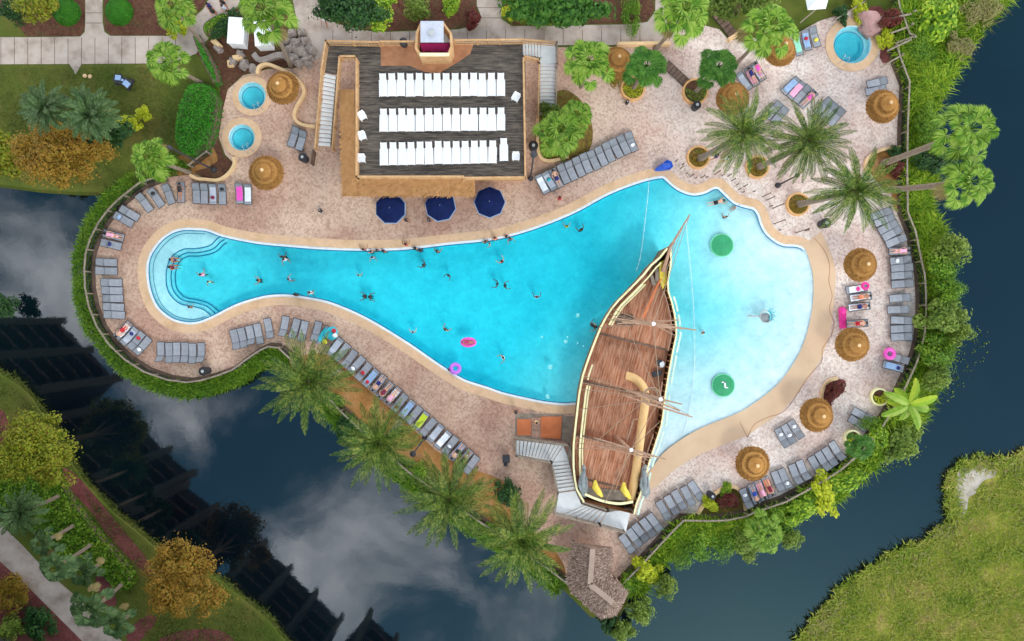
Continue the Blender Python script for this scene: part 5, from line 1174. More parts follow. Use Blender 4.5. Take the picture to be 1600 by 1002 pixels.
# masts, yards, rigging
def mast(base, head, h, z0, yards, nest=None, shroud_t=None):
    b = Vector(W(*base, z0)); t = Vector(W(*head, h)); m = MB(); m.tube([b, t], [.2, .1], 10); m.build('mast', M['spar'], ship, smooth=True)
    m = MB(); m.lathe([(.12, 0), (.16, .1), (.02, .22)], tuple(t), 10); m.build('mast_cap', M['whitecloth'], ship)
    for (p, q, z) in yards:
        a, c = Vector(W(*p, z)), Vector(W(*q, z)); m = MB(); m.tube([a, a.lerp(c, .5), c], [.05, .09, .05], 7); m.build('yard', M['spar'], ship)
        for e in (a, c):
            m = MB(); m.tube([e, t-Vector((0, 0, .1))], .022, 4); m.build('lift', M['rope'], ship)
    if nest:
        n = b.lerp(t, nest); m = MB(); m.tube([(n.x+.72*math.cos(x), n.y+.72*math.sin(x), n.z+.35) for x in [i*math.pi/12 for i in range(24)]], .06, 5, closed=True); m.tube([(n.x+.55*math.cos(x), n.y+.55*math.sin(x), n.z-.1) for x in [i*math.pi/12 for i in range(24)]], .05, 5, closed=True)
        for x in range(8): m.tube([(n.x, n.y, n.z-.1), (n.x+.7*math.cos(x*.785), n.y+.7*math.sin(x*.785), n.z+.35)], .03, 4)
        m.build('crows_nest', M['rope'], ship)
    m = MB()
    for tt in shroud_t or ():
        for f in (pL, pR):
            e = f(tt, .05, 3); e = Vector((e.x, e.y, railz(tt))); m.tube([t-Vector((0, 0, .6)), e], .03, 5)
    if shroud_t:
        for f in (pL, pR):
            for k in range(1, 7):
                pts = [(t-Vector((0, 0, .6))).lerp(Vector((f(tt, .05, 3).x, f(tt, .05, 3).y, railz(tt))), k/8) for tt in (shroud_t[0], shroud_t[-1])]; m.tube(pts, .014, 4)
        m.build('shroud', M['rope'], ship)
    return b, t
m1 = mast((990,505), (1021,506), 9.5, 2.1, [((958,497),(1088,516),7.6), ((964,506),(1060,500),7.0), ((972,503),(1068,514),8.8)], None, [.68,.70,.72])
m2 = mast((996,612), (1032,624), 10, 1.7, [((974,618),(1082,652),7.8), ((978,610),(1066,632),7.2), ((985,612),(1062,642),9.2)], .62, [.40,.425,.45])
m3 = mast((962,682), (986,703), 8.5, 2.4, [((928,684),(1040,718),6.4), ((930,696),(1018,716),6.0), ((948,690),(1022,714),7.6)], None, [.18,.2,.22])
m = MB()
for a, b in ((m1[1], tip), (m1[1], m2[1]), (m2[1], m3[1]), (m3[1], Vector(W(945,786,3.6))), (m2[1], Vector(W(975,500,2.3))), (m1[1].lerp(m1[0], .3), tip.lerp(midb, .3)), (m2[1].lerp(m2[0], .4), Vector(W(920,700,3.2))), (m2[1], Vector(W(905,640,2.8))), (m3[1], Vector(W(1030,660,2.8))), (m3[1], Vector(W(960,770,3.4))), (m1[1], Vector(W(938,512,2.8))), (m1[1].lerp(m1[0], .25), Vector(W(948,500,2.8)))):
    m.tube([a, a.lerp(b, .5)-Vector((0, 0, .12)), b], .028, 5)
m.build('stay', M['rope'], ship)
m = MB(); m.tube([W(980,688,3.2), W(990,656,3.4), W(996,655,3.4)], .05, 5); m.build('davit', M['rope'], ship)
# stern carvings
for k, (x, y) in enumerate(((911,757),(1007,757))):
    m = MB(); z = 3.2
    m.tube([W(x+2*(1-k*2), y-26, z+.3), W(x, y-14, z+.2), W(x, y, z), W(x+1, y+12, z-.2), W(x+3, y+19, z-.5)], [.14, .24, .42, .48, .18], 10)
    m.tube([W(x+1, y-30, z+.5), W(x+1, y-25, z+.5)], [.12, .17], 8); m.tube([W(x-4, y-12, z+.3), W(x-6, y+2, z+.4), W(x-3, y+10, z+.2)], [.08, .12, .08], 7); m.tube([W(x+5, y-12, z+.3), W(x+6, y+2, z+.3), W(x+3, y+12, z+.1)], [.08, .12, .08], 7)
    m.build('carved_figure', M['stone'], ship, smooth=True)
for k, (x, y) in enumerate(((932,765),(976,768))):
    m = MB(); m.tube([W(x-2+k, y-14, 3.6), W(x-2, y-4, 3.6), W(x+4, y+5, 3.6), W(x+9, y+11, 3.5)], [.12, .3, .26, .1], 8); m.build('gilt_scroll', M['gold'], ship, smooth=True)
m = MB(); P = crom([W(914,772,3.5), W(930,779,3.5), W(950,785,3.5), W(970,787,3.5), W(989,784,3.5)], 4, False)
for a, b in zip(P, P[1:]): m.beam(a, b, .2, .14)
m.build('stern_rail', M['cream'], ship)
m = MB(); m.prism([W(*p, 2.6)[:2] for p in [(916,762),(990,768),(988,782),(950,782),(922,776)]], 2.46, 2.6); m.build('stern_platform', M['greywood'], ship)
sl = crom([W(978,587,3.0), W(986,589,3.05), W(997,595,3.05), W(1006,608,3.0), W(1008,628,2.95), W(1003,665,2.9), W(998,705,2.85), W(993,740,2.8), W(986,782,2.7)], 5, False)
slide = empty('water_slide', W(1000,660,1.75), 0, 'tan curved slide tube lying along the right side of the ship deck', 'slide')
m = MB(); m.tube(sl, [.35+.03*min(1, i/12) for i in range(len(sl))], 12); m.build('tube', M['slide'], slide, smooth=True)
m = MB()
for i in (6, 14, 22, 30, 38):
    p = Vector(sl[min(i, len(sl)-1)]); m.box((p.x, p.y, (p.z+1.7)/2-.15), (.12, .12, p.z-1.9))
m.build('support', M['darkwood'], slide)
for k, (q, w) in enumerate([([(808,655),(830,655),(830,680),(808,680)], 0), ([(845,651),(878,651),(876,686),(845,684)], 0)]):
    m = MB(); m.prism([W(*p)[:2] for p in q], .01, .12); tag(m.build('foam_mat', M['orange']), ['smaller orange padded mat beside the pool and the ship', 'larger orange padded mat nearest the ship'][k], 'mat', 'orange mats beside the ship')
m = MB(); m.prism([W(*p)[:2] for p in [(878,650),(902,651),(899,694),(878,688)]], .01, .06); tag(m.build('wooden_landing', M['greywood']), 'grey wooden strip between the orange mat and the ship', 'landing')
m = MB(); m.prism([W(*p)[:2] for p in [(805,646),(880,648),(880,651),(831,652),(831,684),(844,686),(844,690),(805,684)]], .005, .04); tag(m.build('timber_border', M['greywood']), 'grey timber border round the orange mats', 'border')
stair('staircase', 'white stair and landings wrapping round the stern of the ship', [
   ((807,712),(807,688),.17,(864,722),(880,697),1.2,12), ((864,722),(880,697),1.25,(864,724),(890,720),1.25,1), ((863,724),(889,721),1.3,(873,770),(899,766),2.3,8),
   ((873,771),(899,767),2.35,(868,803),(908,788),2.35,1), ((868,803),(908,788),2.3,(938,819),(948,801),1.6,7), ((938,819),(948,801),1.55,(978,831),(986,795),1.55,1)],
   rails=[([(806,685),(890,697),(889,718)], [.2, 1.3, 1.3], 'greywood'), ([(805,688),(806,713),(862,724),(872,771),(866,803)], [.1, .17, 1.25, 2.3, 2.35], 'greywood'), ([(891,700),(902,768),(908,784),(950,798),(986,796)], [1.3, 2.3, 2.35, 1.6, 1.55], 'greywood'), ([(866,804),(938,822),(977,833)], [2.35, 1.6, 1.55], 'greywood')])

# ------------------------------------------------------------------ fences
def fence(pts, label, name='lake_fence', h=1.05, mtp='greywood', mtr='greywood', step=2.0, walk=True):
    c = W(*pts[0], 0); root = empty(name, c, 0, label, 'fence')
    P = [Vector(W(x, y, 0)) for x, y in pts]; Q = resample(P, step); 
    if (Q[-1]-P[-1]).length > .5: Q.append(P[-1])
    m = MB()
    for a, b in zip(P, P[1:]): m.beam(a+Vector((0,0,h)), b+Vector((0,0,h)), .14, .05)
    m.build('top_rail', M[mtr], root); m = MB()
    for a, b in zip(P, P[1:]):
        for q in (.12, .55): m.beam(a+Vector((0,0,h*q)), b+Vector((0,0,h*q)), .04, .06)
        k = max(1, int((b-a).length/.22))
        for i in range(k): p = a.lerp(b, (i+.5)/k); m.box((p.x, p.y, h/2), (.022, .022, h*.92))
    m.build('infill', M['charcoal'], root)
    pm = MB(); pm.box((0,0,h/2+.03), (.12,.12,h+.1)); me = None
    for i, p in enumerate(Q[:95]):
        if me is None: o = pm.build('post', M[mtp], root, world=False); me = o.data
        else: o = bpy.data.objects.new('post', me); col.objects.link(o); o.parent = root; reg(root, o)
        o.location = p-Vector(c)
    if walk:
        m = MB(); A = offs(pts, -6, False)
        A3 = [W(x, y, 0) for x, y in A]; m.ribbon([(p[0], p[1], .03) for p in A3], [(p.x, p.y, .03) for p in P]); m.ribbon([(p[0], p[1], 0) for p in A3], [(p[0], p[1], .03) for p in A3])
        o = m.build('kick_board', M['darkwood'], root); bm = bmesh.new(); bm.from_mesh(o.data)
        for f in bm.faces:
            if f.normal.z < -.5: f.normal_flip()
        bm.to_mesh(o.data); bm.free()
    return root
fence(FENCE[:25], 'curved railing round the left end of the terrace with dark kick board')
fence(FENCE[24:], 'lake railing behind the orange mulch and the date palms')
fence(FENCE2[:16], 'railing along the lower right edge of the terrace')
fence(FENCE2[15:], 'long railing down the right side of the terrace')
fence([(1392,0),(1396,20),(1404,40),(1411,60),(1420,64),(1392,74)], 'grey railing at the top right corner beside the boulder', walk=False)
fence([(303,262),(316,252),(332,240)], 'short grey railing beside the top left bed', walk=False)
for k, (a, b) in enumerate([((1384,30),(1424,22)),((1392,52),(1420,42)),((1386,80),(1424,62)),((1377,105),(1405,89))]):
    m = MB(); m.beam(W(*a, .9+.1*k), W(*b, 1.3), .14, .1); m.box(W(*b, .6), (.14, .14, 1.4)); tag(m.build('timber_brace', M['greywood']), '%s slanting grey timber brace from the top at the upper right fence' % ORD[k], 'brace', 'timber braces by the large spa')

# ------------------------------------------------------------------ low walls, kerbs, planters
def kerb(pts, label, mt='stucco', w=.28, h=.35, name='low_wall', smooth_=True):
    P = crom([W(x, y, 0)[:2] for x, y in pts], 5, False) if smooth_ else [W(x, y, 0)[:2] for x, y in pts]
    m = MB(); n = len(P); A = []; B = []
    for i, p in enumerate(P):
        a = Vector(P[max(i-1, 0)]); b = Vector(P[min(i+1, n-1)]); t = (b-a).normalized(); q = Vector((-t.y, t.x))*w/2
        A.append((p[0]+q.x, p[1]+q.y)); B.append((p[0]-q.x, p[1]-q.y))
    vs = [(p[0], p[1], h) for p in A]+[(p[0], p[1], h) for p in B]+[(p[0], p[1], -.03) for p in A]+[(p[0], p[1], -.03) for p in B]
    fs = []
    for i in range(n-1): fs += [(i, n+i, n+i+1, i+1), (2*n+i, i, i+1, 2*n+i+1), (n+i, 3*n+i, 3*n+i+1, n+i+1)]
    fs += [(0, 2*n, 3*n, n), (n-1, 2*n-1, 4*n-1, 3*n-1)]
    m.add(vs, fs); return tag(m.build(name, M[mt]), label, 'wall')
kerb([(404,117),(406,107),(418,102),(436,108),(460,120),(474,136),(476,148),(466,166),(461,180),(466,192),(480,198),(494,199)], 'curvy pinkish low wall between the small spas and the deck stair')
kerb([(298,274),(310,280),(322,281),(342,282),(358,272),(367,258),(366,246)], 'pale kerb round the bed at the top of the lounger arc', h=.25)
kerb([(1405,231),(1380,234),(1362,242),(1352,254),(1352,268)], 'curved cream kerb round the bed by the right fence', h=.25)
kerb([(840,180),(840,228),(846,248),(862,252),(888,246)], 'cream kerb round the bed beside the bar deck', h=.25)
kerb([(1090,803),(1098,790),(1112,775),(1130,763),(1148,761),(1160,775),(1164,797)], 'cream kerb of the kidney shaped bed at the lower right', h=.25)
kerb([(1284,640),(1283,616),(1292,597),(1308,591)], 'pale kerb beside the dark red shrub', h=.2)
kerb([(964,72),(1045,71)], 'straight cream low wall between the fan palms at the top', h=.6, smooth_=False)
kerb([(1136,65),(1158,52)], 'short cream wall beside the large fan palm', h=.6, smooth_=False)
kerb([(398,86),(410,96),(440,88),(470,98),(484,90)], 'dark grey rock edging below the utility boxes', 'rock', .5, .4)
for k, (x, y, r, h, dz) in enumerate([(1090,247,18,.35,'round planter nearest the blue tarp'),(1182,262,18,.35,'round planter of the second date palm'),(1245,320,18,.35,'round planter of the third date palm, nearest the pool beach'),(988,140,19,.45,'round planter with yellow plants under the dark fan palm at top centre'),(1085,145,20,.45,'round planter with dark soil beside the round bin'),(1372,620,14,.35,'round yellow rimmed planter of the banana plant'),(1330,684,13,.35,'small round yellow rimmed planter at the lower right')]):
    r0 = empty('round_planter', W(x, y, 0), 0, dz, 'planter', 'round planters'); c = r0.location; R_ = r/S; m = MB()
    n = 36; prof_ = [(R_, 0), (R_, h), (R_-.16, h), (R_-.18, h-.15)]
    vs = [(c.x+q*math.cos(2*math.pi*j/n), c.y+q*math.sin(2*math.pi*j/n), z) for q, z in prof_ for j in range(n)]
    m.add(vs, [(i*n+j, i*n+(j+1) % n, (i+1)*n+(j+1) % n, (i+1)*n+j) for i in range(3) for j in range(n)]); m.build('rim', M['planter'] if k < 5 else M['cream'], r0)
    m = MB(); m.lathe([(R_-.17, h-.2), (R_-.17, h-.08)], tuple(c), 30); m.build('soil', M['soil'] if k in (0,1,2,3) else M['mulch'], r0)
    rr = np.random.default_rng(k); nn = 500; a = rr.uniform(0, 2*np.pi, nn); q = (R_-.2)*np.sqrt(rr.uniform(0, 1, nn)); side = np.cos(a+1.2) > -.6
    P = np.stack([q*np.cos(a), q*np.sin(a), h+rr.uniform(0, .25, nn)], -1)[side]
    V, F = leafquads(P, np.stack([rr.normal(0, .5, len(P)), rr.normal(0, .5, len(P)), np.ones(len(P))], -1), .07, .6, rr)
    npmesh('low_plants', V, F, M['l_olive'] if k in (4,) else M['l_cypress'] if k < 3 else M['l_yellow'], parent=r0)

# rocks, utility boxes
def rock(x, y, r, h, mt, label, seed, group=None, sx=1, sy=1, z=-.06):
    rr = random.Random(seed); bm = bmesh.new(); bmesh.ops.create_icosphere(bm, subdivisions=3, radius=1)
    ph = [rr.uniform(0, 6) for _ in range(6)]
    for v in bm.verts:
        p = v.co; q = 1+.22*math.sin(p.x*3+ph[0])*math.cos(p.y*4+ph[1])+.12*math.sin(p.z*7+ph[2]+p.x*5)+rr.uniform(-.04, .04); v.co = Vector((p.x*r*q*sx, p.y*r*q*sy, max(p.z, -.2)*h*q))
    me = bpy.data.meshes.new('rock'); bm.to_mesh(me); bm.free(); me.materials.append(M[mt]); o = bpy.data.objects.new('rock', me); col.objects.link(o); c = W(x, y, h*.5); o.location = (c[0], c[1], z); o.rotation_euler = (0, 0, rr.uniform(0, 6)); tag(o, label, 'rock', group); return o
rock(1363,32,1.35,1.2,'pinkrock','large flat topped pink boulder above the large spa', 2, sx=1.1, sy=.75)
RK = [(447,62,.5),(455,52,.45),(462,66,.6),(452,76,.55),(468,78,.7),(476,64,.5),(458,90,.5),(478,90,.6),(446,84,.45),(484,78,.55),(470,50,.4),(466,98,.45),(482,100,.4),(362,96,.4),(374,84,.4),(380,100,.5),(395,106,.4),(340,76,.35)]
RL = ['third boulder from the top of the pile, left side', 'boulder at the upper left of the rock pile', 'boulder right of the upper left ones in the rock pile', 'left middle boulder of the rock pile', 'largest grey boulder in the centre of the pile', 'boulder at the upper right of the rock pile', 'lower left middle boulder of the pile', 'lower right middle boulder of the pile', 'leftmost small boulder of the pile', 'rightmost boulder of the pile', 'topmost small boulder of the rock pile', 'lower left boulder of the pile above the tiki umbrella', 'lowest boulder of the pile beside the stair', 'small boulder right of the smallest slab', 'boulder directly below the left utility box', 'boulder above the upper small spa', 'boulder between the tiki umbrella and the utility boxes', 'small lone boulder beside the narrow hedge']
for k, (x, y, r) in enumerate(RK): rock(x, y, r, .5+r*.5, 'rock', RL[k], k+5, 'boulders of the rock pile')
for k, (x, y, w, l, lab) in enumerate([(377,57,1.35,2.3,'left white utility box in the rocky bed'),(417,61,1.3,2.2,'right white utility box in the rocky bed')]):
    r0 = empty('utility_box', W(x, y, 0), R(-4+k*8), lab, 'utility box', 'white utility boxes'); m = MB(); m.box((0,0,.6), (w, l, 1.2)); m.build('cabinet', M['whiteplastic'], r0, world=False); m = MB(); m.box((0,0,1.23), (w*1.06, l*1.03, .06)); m.box((0,0,1.29), (w*.1, l*.98, .05)); m.build('lid', M['whitecloth'], r0, world=False)
    m = MB()
    for i in range(6): m.box((w/2+.01, 0, .3+i*.13), (.03, l*.8, .05))
    m.build('louvre', M['steel'], r0, world=False)
for k, (x, y, w, l, a) in enumerate([(373,92,.9,.5,.2),(362,101,.5,.6,.1),(340,70,1.0,.5,-.8)]):
    m = MB(); m.box((0,0,.18), (w, l, .36)); m.box((0,0,.38), (w*.8, l*.8, .06)); o = m.build('stone_slab', M['stucco']); o.location = W(x, y, 0); o.rotation_euler = (0,0,a); tag(o, ['pale stone slab below the left utility box','smallest pale stone slab at the corner of the rocky bed','slanted pale slab beside the narrow hedge'][k], 'slab')
# walkway of dark planks at the top
for k, (a, b) in enumerate([((1108,8),(1146,56)),((1040,100),(1073,131))]):
    A, B = Vector(W(*a, 0)), Vector(W(*b, 0)); r0 = empty('plank_walk', A, 0, ['dark plank walkway between the bright palms at the top edge','short dark plank walkway leading to the dark fan palm planter'][k], 'walkway'); m = MB(); n = 7; t = (B-A).normalized(); s = Vector((-t.y, t.x, 0))
    for i in range(n): p = A.lerp(B, (i+.5)/n); m.beam(p-s*.42+Vector((0,0,.1)), p+s*.42+Vector((0,0,.1)), (B-A).length/n*.86, .06)
    m.build('plank', M['darkwood'], r0); m = MB()
    for q in (-.38, .38): m.beam(A+s*q+Vector((0,0,.04)), B+s*q+Vector((0,0,.04)), .1, .08)
    m.build('joist', M['charcoal'], r0)
# shingled hut
hut = empty('shingled_hut', W(925, 905, 0), 0, 'L shaped hut with pinkish brown roof on the terrace corner by the lake', 'hut')
ez, rz_ = 2.6, 3.7
q = {k: Vector(W(x, y, z)) for k, (x, y, z) in {'a': (894,846,ez), 'r0': (926,858,rz_), 'b': (957,855,ez), 'c': (953,900,ez), 'd': (982,925,ez), 'e': (964,961,ez), 'r2': (958,942,rz_), 'f': (938,967,ez), 'g': (892,924,ez), 'h': (885,903,ez), 'r1': (922,913,rz_)}.items()}
m = MB()
def face(*ks): m.add([tuple(q[k]) for k in ks], [tuple(range(len(ks)))])
face('a', 'h', 'r1', 'r0'); face('h', 'g', 'r1'); face('b', 'r0', 'r1', 'c'); face('g', 'f', 'r2', 'r1'); face('c', 'r1', 'r2', 'd'); face('f', 'e', 'r2'); face('e', 'd', 'r2'); face('a', 'r0', 'b')
o = m.build('roof', M['shingle'], hut); bm = bmesh.new(); bm.from_mesh(o.data)
for f in bm.faces:
    if f.normal.z < 0: f.normal_flip()
bmesh.ops.subdivide_edges(bm, edges=bm.edges[:], cuts=3, use_grid_fill=True)
for v in bm.verts: v.co.z += rnd.uniform(-.03, .03)
bm.to_mesh(o.data); bm.free(); o.modifiers.new('thick', 'SOLIDIFY').thickness = .12
rr = np.random.default_rng(12); SV = []
for tri in (('a','h','r1'),('a','r1','r0'),('h','g','r1'),('b','r0','r1'),('b','r1','c'),('g','f','r2'),('g','r2','r1'),('c','r1','r2'),('c','r2','d'),('f','e','r2'),('e','d','r2')):
    A_, B_, C_ = (np.array(q[k]) for k in tri); nn_ = int(np.linalg.norm(np.cross(B_-A_, C_-A_))*60); u_ = rr.uniform(0, 1, (nn_, 2)); fl = u_.sum(1) > 1; u_[fl] = 1-u_[fl]
    P = A_+(B_-A_)*u_[:, :1]+(C_-A_)*u_[:, 1:]+np.array([0, 0, .05]); no_ = np.cross(B_-A_, C_-A_); no_ = no_/np.linalg.norm(no_); no_ = no_ if no_[2] > 0 else -no_
    dn_ = np.array([0, 0, -1.0])-no_*np.dot(no_, [0, 0, -1.0]); dn_ /= np.linalg.norm(dn_); sd_ = np.cross(no_, dn_); L_ = rr.uniform(.1, .26, (nn_, 1)); w_ = sd_*.022; lf = no_*rr.uniform(0, .05, (nn_, 1))
    SV.append(np.stack([P-w_, P+w_, P+w_+dn_*L_+lf+sd_*rr.normal(0, .03, (nn_, 1)), P-w_+dn_*L_+lf], 1).reshape(-1, 3))
SV = np.concatenate(SV)-np.array(hut.location); npmesh('straw', SV, np.arange(len(SV)).reshape(-1, 4), M['hutstraw'], parent=hut)
m = MB(); m.beam(q['r0'], q['r1'], .45, .12); m.beam(q['r1'], q['r2'], .45, .12); m.build('ridge_cap', M['ridge'], hut)
for k in 'acdefgh': m = MB(); p = q[k].lerp(q['r1'], .24); m.box((p.x, p.y, ez/2), (.16, .16, ez)); m.build('post', M['darkwood'], hut)
wp = [q[k].lerp(q['r1'], .34) for k in 'ahgfedcb']; m = MB(); m.prism([(p.x, p.y) for p in wp], 0, 2.2); m.build('wall', M['stucco'], hut)

# ------------------------------------------------------------------ small furniture
def lamp(x, y, h, label, head=.32, tilt=None):
    r0 = empty('lamp_post', W(x, y, 0), 0, label, 'lamp post'); c = r0.location
    m = MB(); m.lathe([(.26, 0), (.22, .3), (.1, .4)], tuple(c), 14); m.build('base', M['charcoal'], r0); m = MB(); m.tube([tuple(c), (c.x, c.y, h)], [.09, .06], 8); m.build('pole', M['charcoal'], r0)
    m = MB(); m.lathe([(.1, h), (head, h+.05), (head*.8, h+.25), (.03, h+.34)], (c.x, c.y, 0), 16); m.build('lantern', M['charcoal'], r0)
lamp(1215,290,4.2,'dark lamp post on the terrace between the second and third date palms', .2); lamp(664,684,7.5,'dark lamp post behind the diagonal lounger row', .26); lamp(829,279,9,'dark lamp post at the lower right corner of the bar deck', .28); lamp(335,266,8,'lamp post beside the upper left bed', .2)
def post_item(x, y, h, label, name='post', g=None, mt='darkwood', r=.05):
    m = MB(); m.tube([(0,0,0), (0,0,h)], r, 7); m.lathe([(r*1.5, h), (.02, h+.08)], (0,0,0), 8); o = m.build(name, M[mt]); o.location = W(x, y, 0); tag(o, label, 'post', g); return o
SP = [(1055,253,.8),(1063,264,.9),(1072,272,.5),(1078,277,1.2),(1086,279,.5),(1096,278,1.1),(1103,278,.5),(1117,273,1.6),(1128,275,.6),(1137,276,1.0),(1143,283,1.1),(1151,289,.5),(1154,297,.6),(1160,301,.5),(1177,300,.5),(1191,308,2.0),(1198,313,1.9),(1203,323,.6),(1207,326,2.6),(1209,350,2.6),(1243,364,2.9),(1217,360,.4),(1162,292,1.0),(1066,258,.6),(1258,361,.8)]
for k, (x, y, h) in enumerate(SP): post_item(x, y, h, '%s slim dark post from the left along the curvy pool edge' % ORD[k] if k < 22 else ['slim post set back behind the curvy edge, left of the middle planter','short post beside the first round planter','slim post near the round bin at the beach corner'][k-22], g='slim posts along the curvy pool edge', r=.045)
def bin_(x, y, r, h, label, mt='charcoal', name='bin'):
    r0 = empty(name, W(x, y, 0), 0, label, 'bin'); m = MB(); m.lathe([(r*.85, 0), (r, h*.9), (r*1.02, h)], tuple(r0.location), 18); m.build('body', M[mt], r0); m = MB(); m.lathe([(r*1.04, h), (r*.9, h+.1), (r*.4, h+.14)], tuple(r0.location), 18); m.build('lid', M['black'], r0); m = MB(); m.lathe([(r*.35, h+.14), (r*.33, h+.16)], tuple(r0.location), 12); m.build('opening', M['steel'], r0)
bin_(478,250,.38,1.0,'round grey bin below the left deck stair'); bin_(325,579,.4,1.0,'round dark bin at the bottom left railing'); bin_(1085,169,.38,.9,'round dark bin under the top centre planter'); bin_(833,232,.42,1.0,'dark bin beside the lower right deck corner'); bin_(1108,771,.32,1.0,'dark bin beside the kidney shaped bed'); bin_(1283,351,.45,1.0,'dark round bin at the corner of the beach entry'); bin_(979,162,.16,.5,'tiny dark bin below the planter with yellow plants'); bin_(502,330,.17,.4,'tiny dark box alone on the pavers left of the umbrellas'); bin_(671,345,.15,.4,'tiny dark box below the middle navy umbrella')
m = MB(); m.box(W(791,717,.5), (.6, .55, 1.0)); m.box(W(791,717,1.03), (.66, .6, .06)); m.box(W(790,725,.4), (.35, .3, .8)); tag(m.build('towel_cabinet', M['charcoal']), 'dark square cabinet standing on the pavers left of the ship stair', 'cabinet')
m = MB(); pts = [W(*p)[:2] for p in [(1022,267),(1028,262),(1040,252),(1047,254),(1050,262),(1046,266),(1030,268)]]; m.prism(pts, .02, .5); c = W(1038,261); m.tube([W(1024,266,.5), W(1036,260,.75), W(1046,258,.62)], [.12, .3, .22], 8); tag(m.build('tarp_cover', M['blue'], smooth=False), 'bright blue tarp covered bundle at the pool corner', 'tarp')
# ropes
m = MB()
def ropeline(pts, label):
    m = MB(); P = crom([W(x, y, -.07) for x, y in pts], 6, False); m.tube(P, .018, 5); r0 = m.build('lane_rope', M['whitecloth']); tag(r0, label, 'rope')
    mm = MB()
    for p in resample(P, .9): mm.lathe([(.045, -.03), (.06, 0), (.045, .03)], tuple(p), 8)
    mm.v = list(mm.v); f = mm.build('float', M['whitecloth']); f.parent = r0; reg(r0, f)
ropeline([(1014,284),(1012,310),(1008,345),(1004,380),(1000,405),(994,425)], 'white float rope across the deep water above the bow of the ship')
ropeline([(1072,345),(1075,380),(1079,420),(1083,470),(1085,520),(1085,570),(1082,610),(1074,655),(1066,682)], 'faint white float rope along the shallow water right of the ship')
for k, (x, y) in enumerate(((1127,384),(1129,602))):
    r0 = empty('splash_pad', W(x, y, -.25), 0, ['upper green round splash pad in the shallow water','lower green round splash pad with a white mark in the shallow water'][k], 'splash pad', 'green splash pads'); c = r0.location
    m = MB(); m.lathe([(1.0, -.1), (1.0, .22), (.9, .27), (.1, .32), (.02, .34)], tuple(c), 36); m.build('pad', M['green'], r0); m = MB(); m.tube([(c.x+1.02*math.cos(a*math.pi/20), c.y+1.02*math.sin(a*math.pi/20), c.z+.2) for a in range(40)], .05, 6, closed=True); m.build('rim', M['palegreen'], r0)
    if k:
        m = MB(); m.box((c.x+.12, c.y+.1, c.z+.34), (.16, .5, .06)); m.box((c.x, c.y+.3, c.z+.345), (.38, .1, .05)); m.box((c.x+.25, c.y-.2, c.z+.345), (.3, .1, .05)); m.build('emblem', M['whitecloth'], r0)
# spouting play feature
r0 = empty('water_feature', W(1191,495,-.2), 0, 'ring shaped metal water feature standing in the shallow end', 'water feature'); c = r0.location
m = MB(); m.tube([(c.x+.55*math.cos(a*math.pi/14), c.y+.55*math.sin(a*math.pi/14), .75) for a in range(28)], .06, 7, closed=True); m.build('ring', M['steel'], r0); m = MB(); m.lathe([(.3, .1), (.42, .5), (.45, .7), (.1, .78)], (c.x-.05, c.y-.1, 0), 20); m.build('bowl', M['stone'], r0)
m = MB(); m.tube([(c.x-.5, c.y, .7), (c.x-1.0, c.y+.03, .85), (c.x-1.6, c.y+.08, .55)], [.05, .06, .09], 7); m.tube([(c.x, c.y, -.3), (c.x, c.y, .6)], .1, 8); m.build('spout', M['steel'], r0)
m = MB()
for i in range(9): a = R(-50+i*14); m.tube([(c.x+.35*math.cos(a), c.y+.35*math.sin(a)+.15, .78), (c.x+(.7+.15*(i % 2))*math.cos(a), c.y+(.7+.15*(i % 2))*math.sin(a)+.15, .9)], .035, 5)
m.build('nozzle', M['teal'], r0)
# pale discs standing in for underwater light spots, then pool floats
for k, (x, y, r, z) in enumerate([(903,493,.2,-1.2),(847,527,.12,-1.2),(887,527,.11,-1.2),(884,534,.2,-1.2),(903,537,.12,-1.2),(912,542,.11,-1.2),(860,574,.24,-1.2),(856,620,.22,-1.2)]):
    m = MB(); m.lathe([(r*.95, -.16), (r, -.09), (r*.7, .06), (.02, .1)], (0,0,0), 14); o = m.build('light_spot_disc', M['float']); q0 = W(x, y, .02); o.location = q0; tag(o, 'pale aqua disc as underwater light spot, %s from the top, left of the ship' % ORD[k], 'float', 'pale aqua light-spot discs')
def torus(loc, R0, r0_, mt, name, label, cat, n=28, sx=1):
    m = MB(); m.tube([(R0*math.cos(a*2*math.pi/n)*sx, R0*math.sin(a*2*math.pi/n), 0) for a in range(n)], r0_, 9, closed=True); o = m.build(name, M[mt], smooth=True); o.location = loc; return tag(o, label, cat)
torus(W(711.5,576,.05), .38, .18, 'purple', 'swim_ring', 'purple swim ring at the pool edge', 'swim ring')
raft = empty('pool_raft', W(732,535,0), 0, 'oval pink pool raft with a person on it', 'raft')
m = MB(); m.tube([(.6*math.cos(a*math.pi/14), .32*math.sin(a*math.pi/14), .05) for a in range(28)], .15, 9, closed=True); m.build('rim', M['pink'], raft, world=False, smooth=True)
m = MB(); 
for i in range(4): m.tube([(-.5, -.24+.16*i, .02), (.5, -.24+.16*i, .02)], .085, 7)
m.build('mattress', M['palepink'], raft, world=False)
torus(W(1390,553,.42), .40, .18, 'pink', 'swim_ring', 'pale pink inflatable ring lying on the upper lounger at the end of the right fence', 'swim ring')
torus(W(1352,447,.5), .26, .12, 'hotpink', 'swim_ring', 'hot pink ring at the head of the lounger just below a tiki umbrella', 'swim ring')
m = MB()
for i in range(5): m.tube([(-.26+.13*i, -.85, .1), (-.26+.13*i, .85, .1)], .08, 7)
m.lathe([(.34, .02), (.38, .14), (.3, .26)], (0, .78, 0), 12); o = m.build('air_mattress', M['hotpink'], smooth=True); o.location = W(1316,499); o.rotation_euler = (0,0,.05); tag(o, 'hot pink inflatable mattress on the ground above the fifth tiki umbrella', 'air mattress')
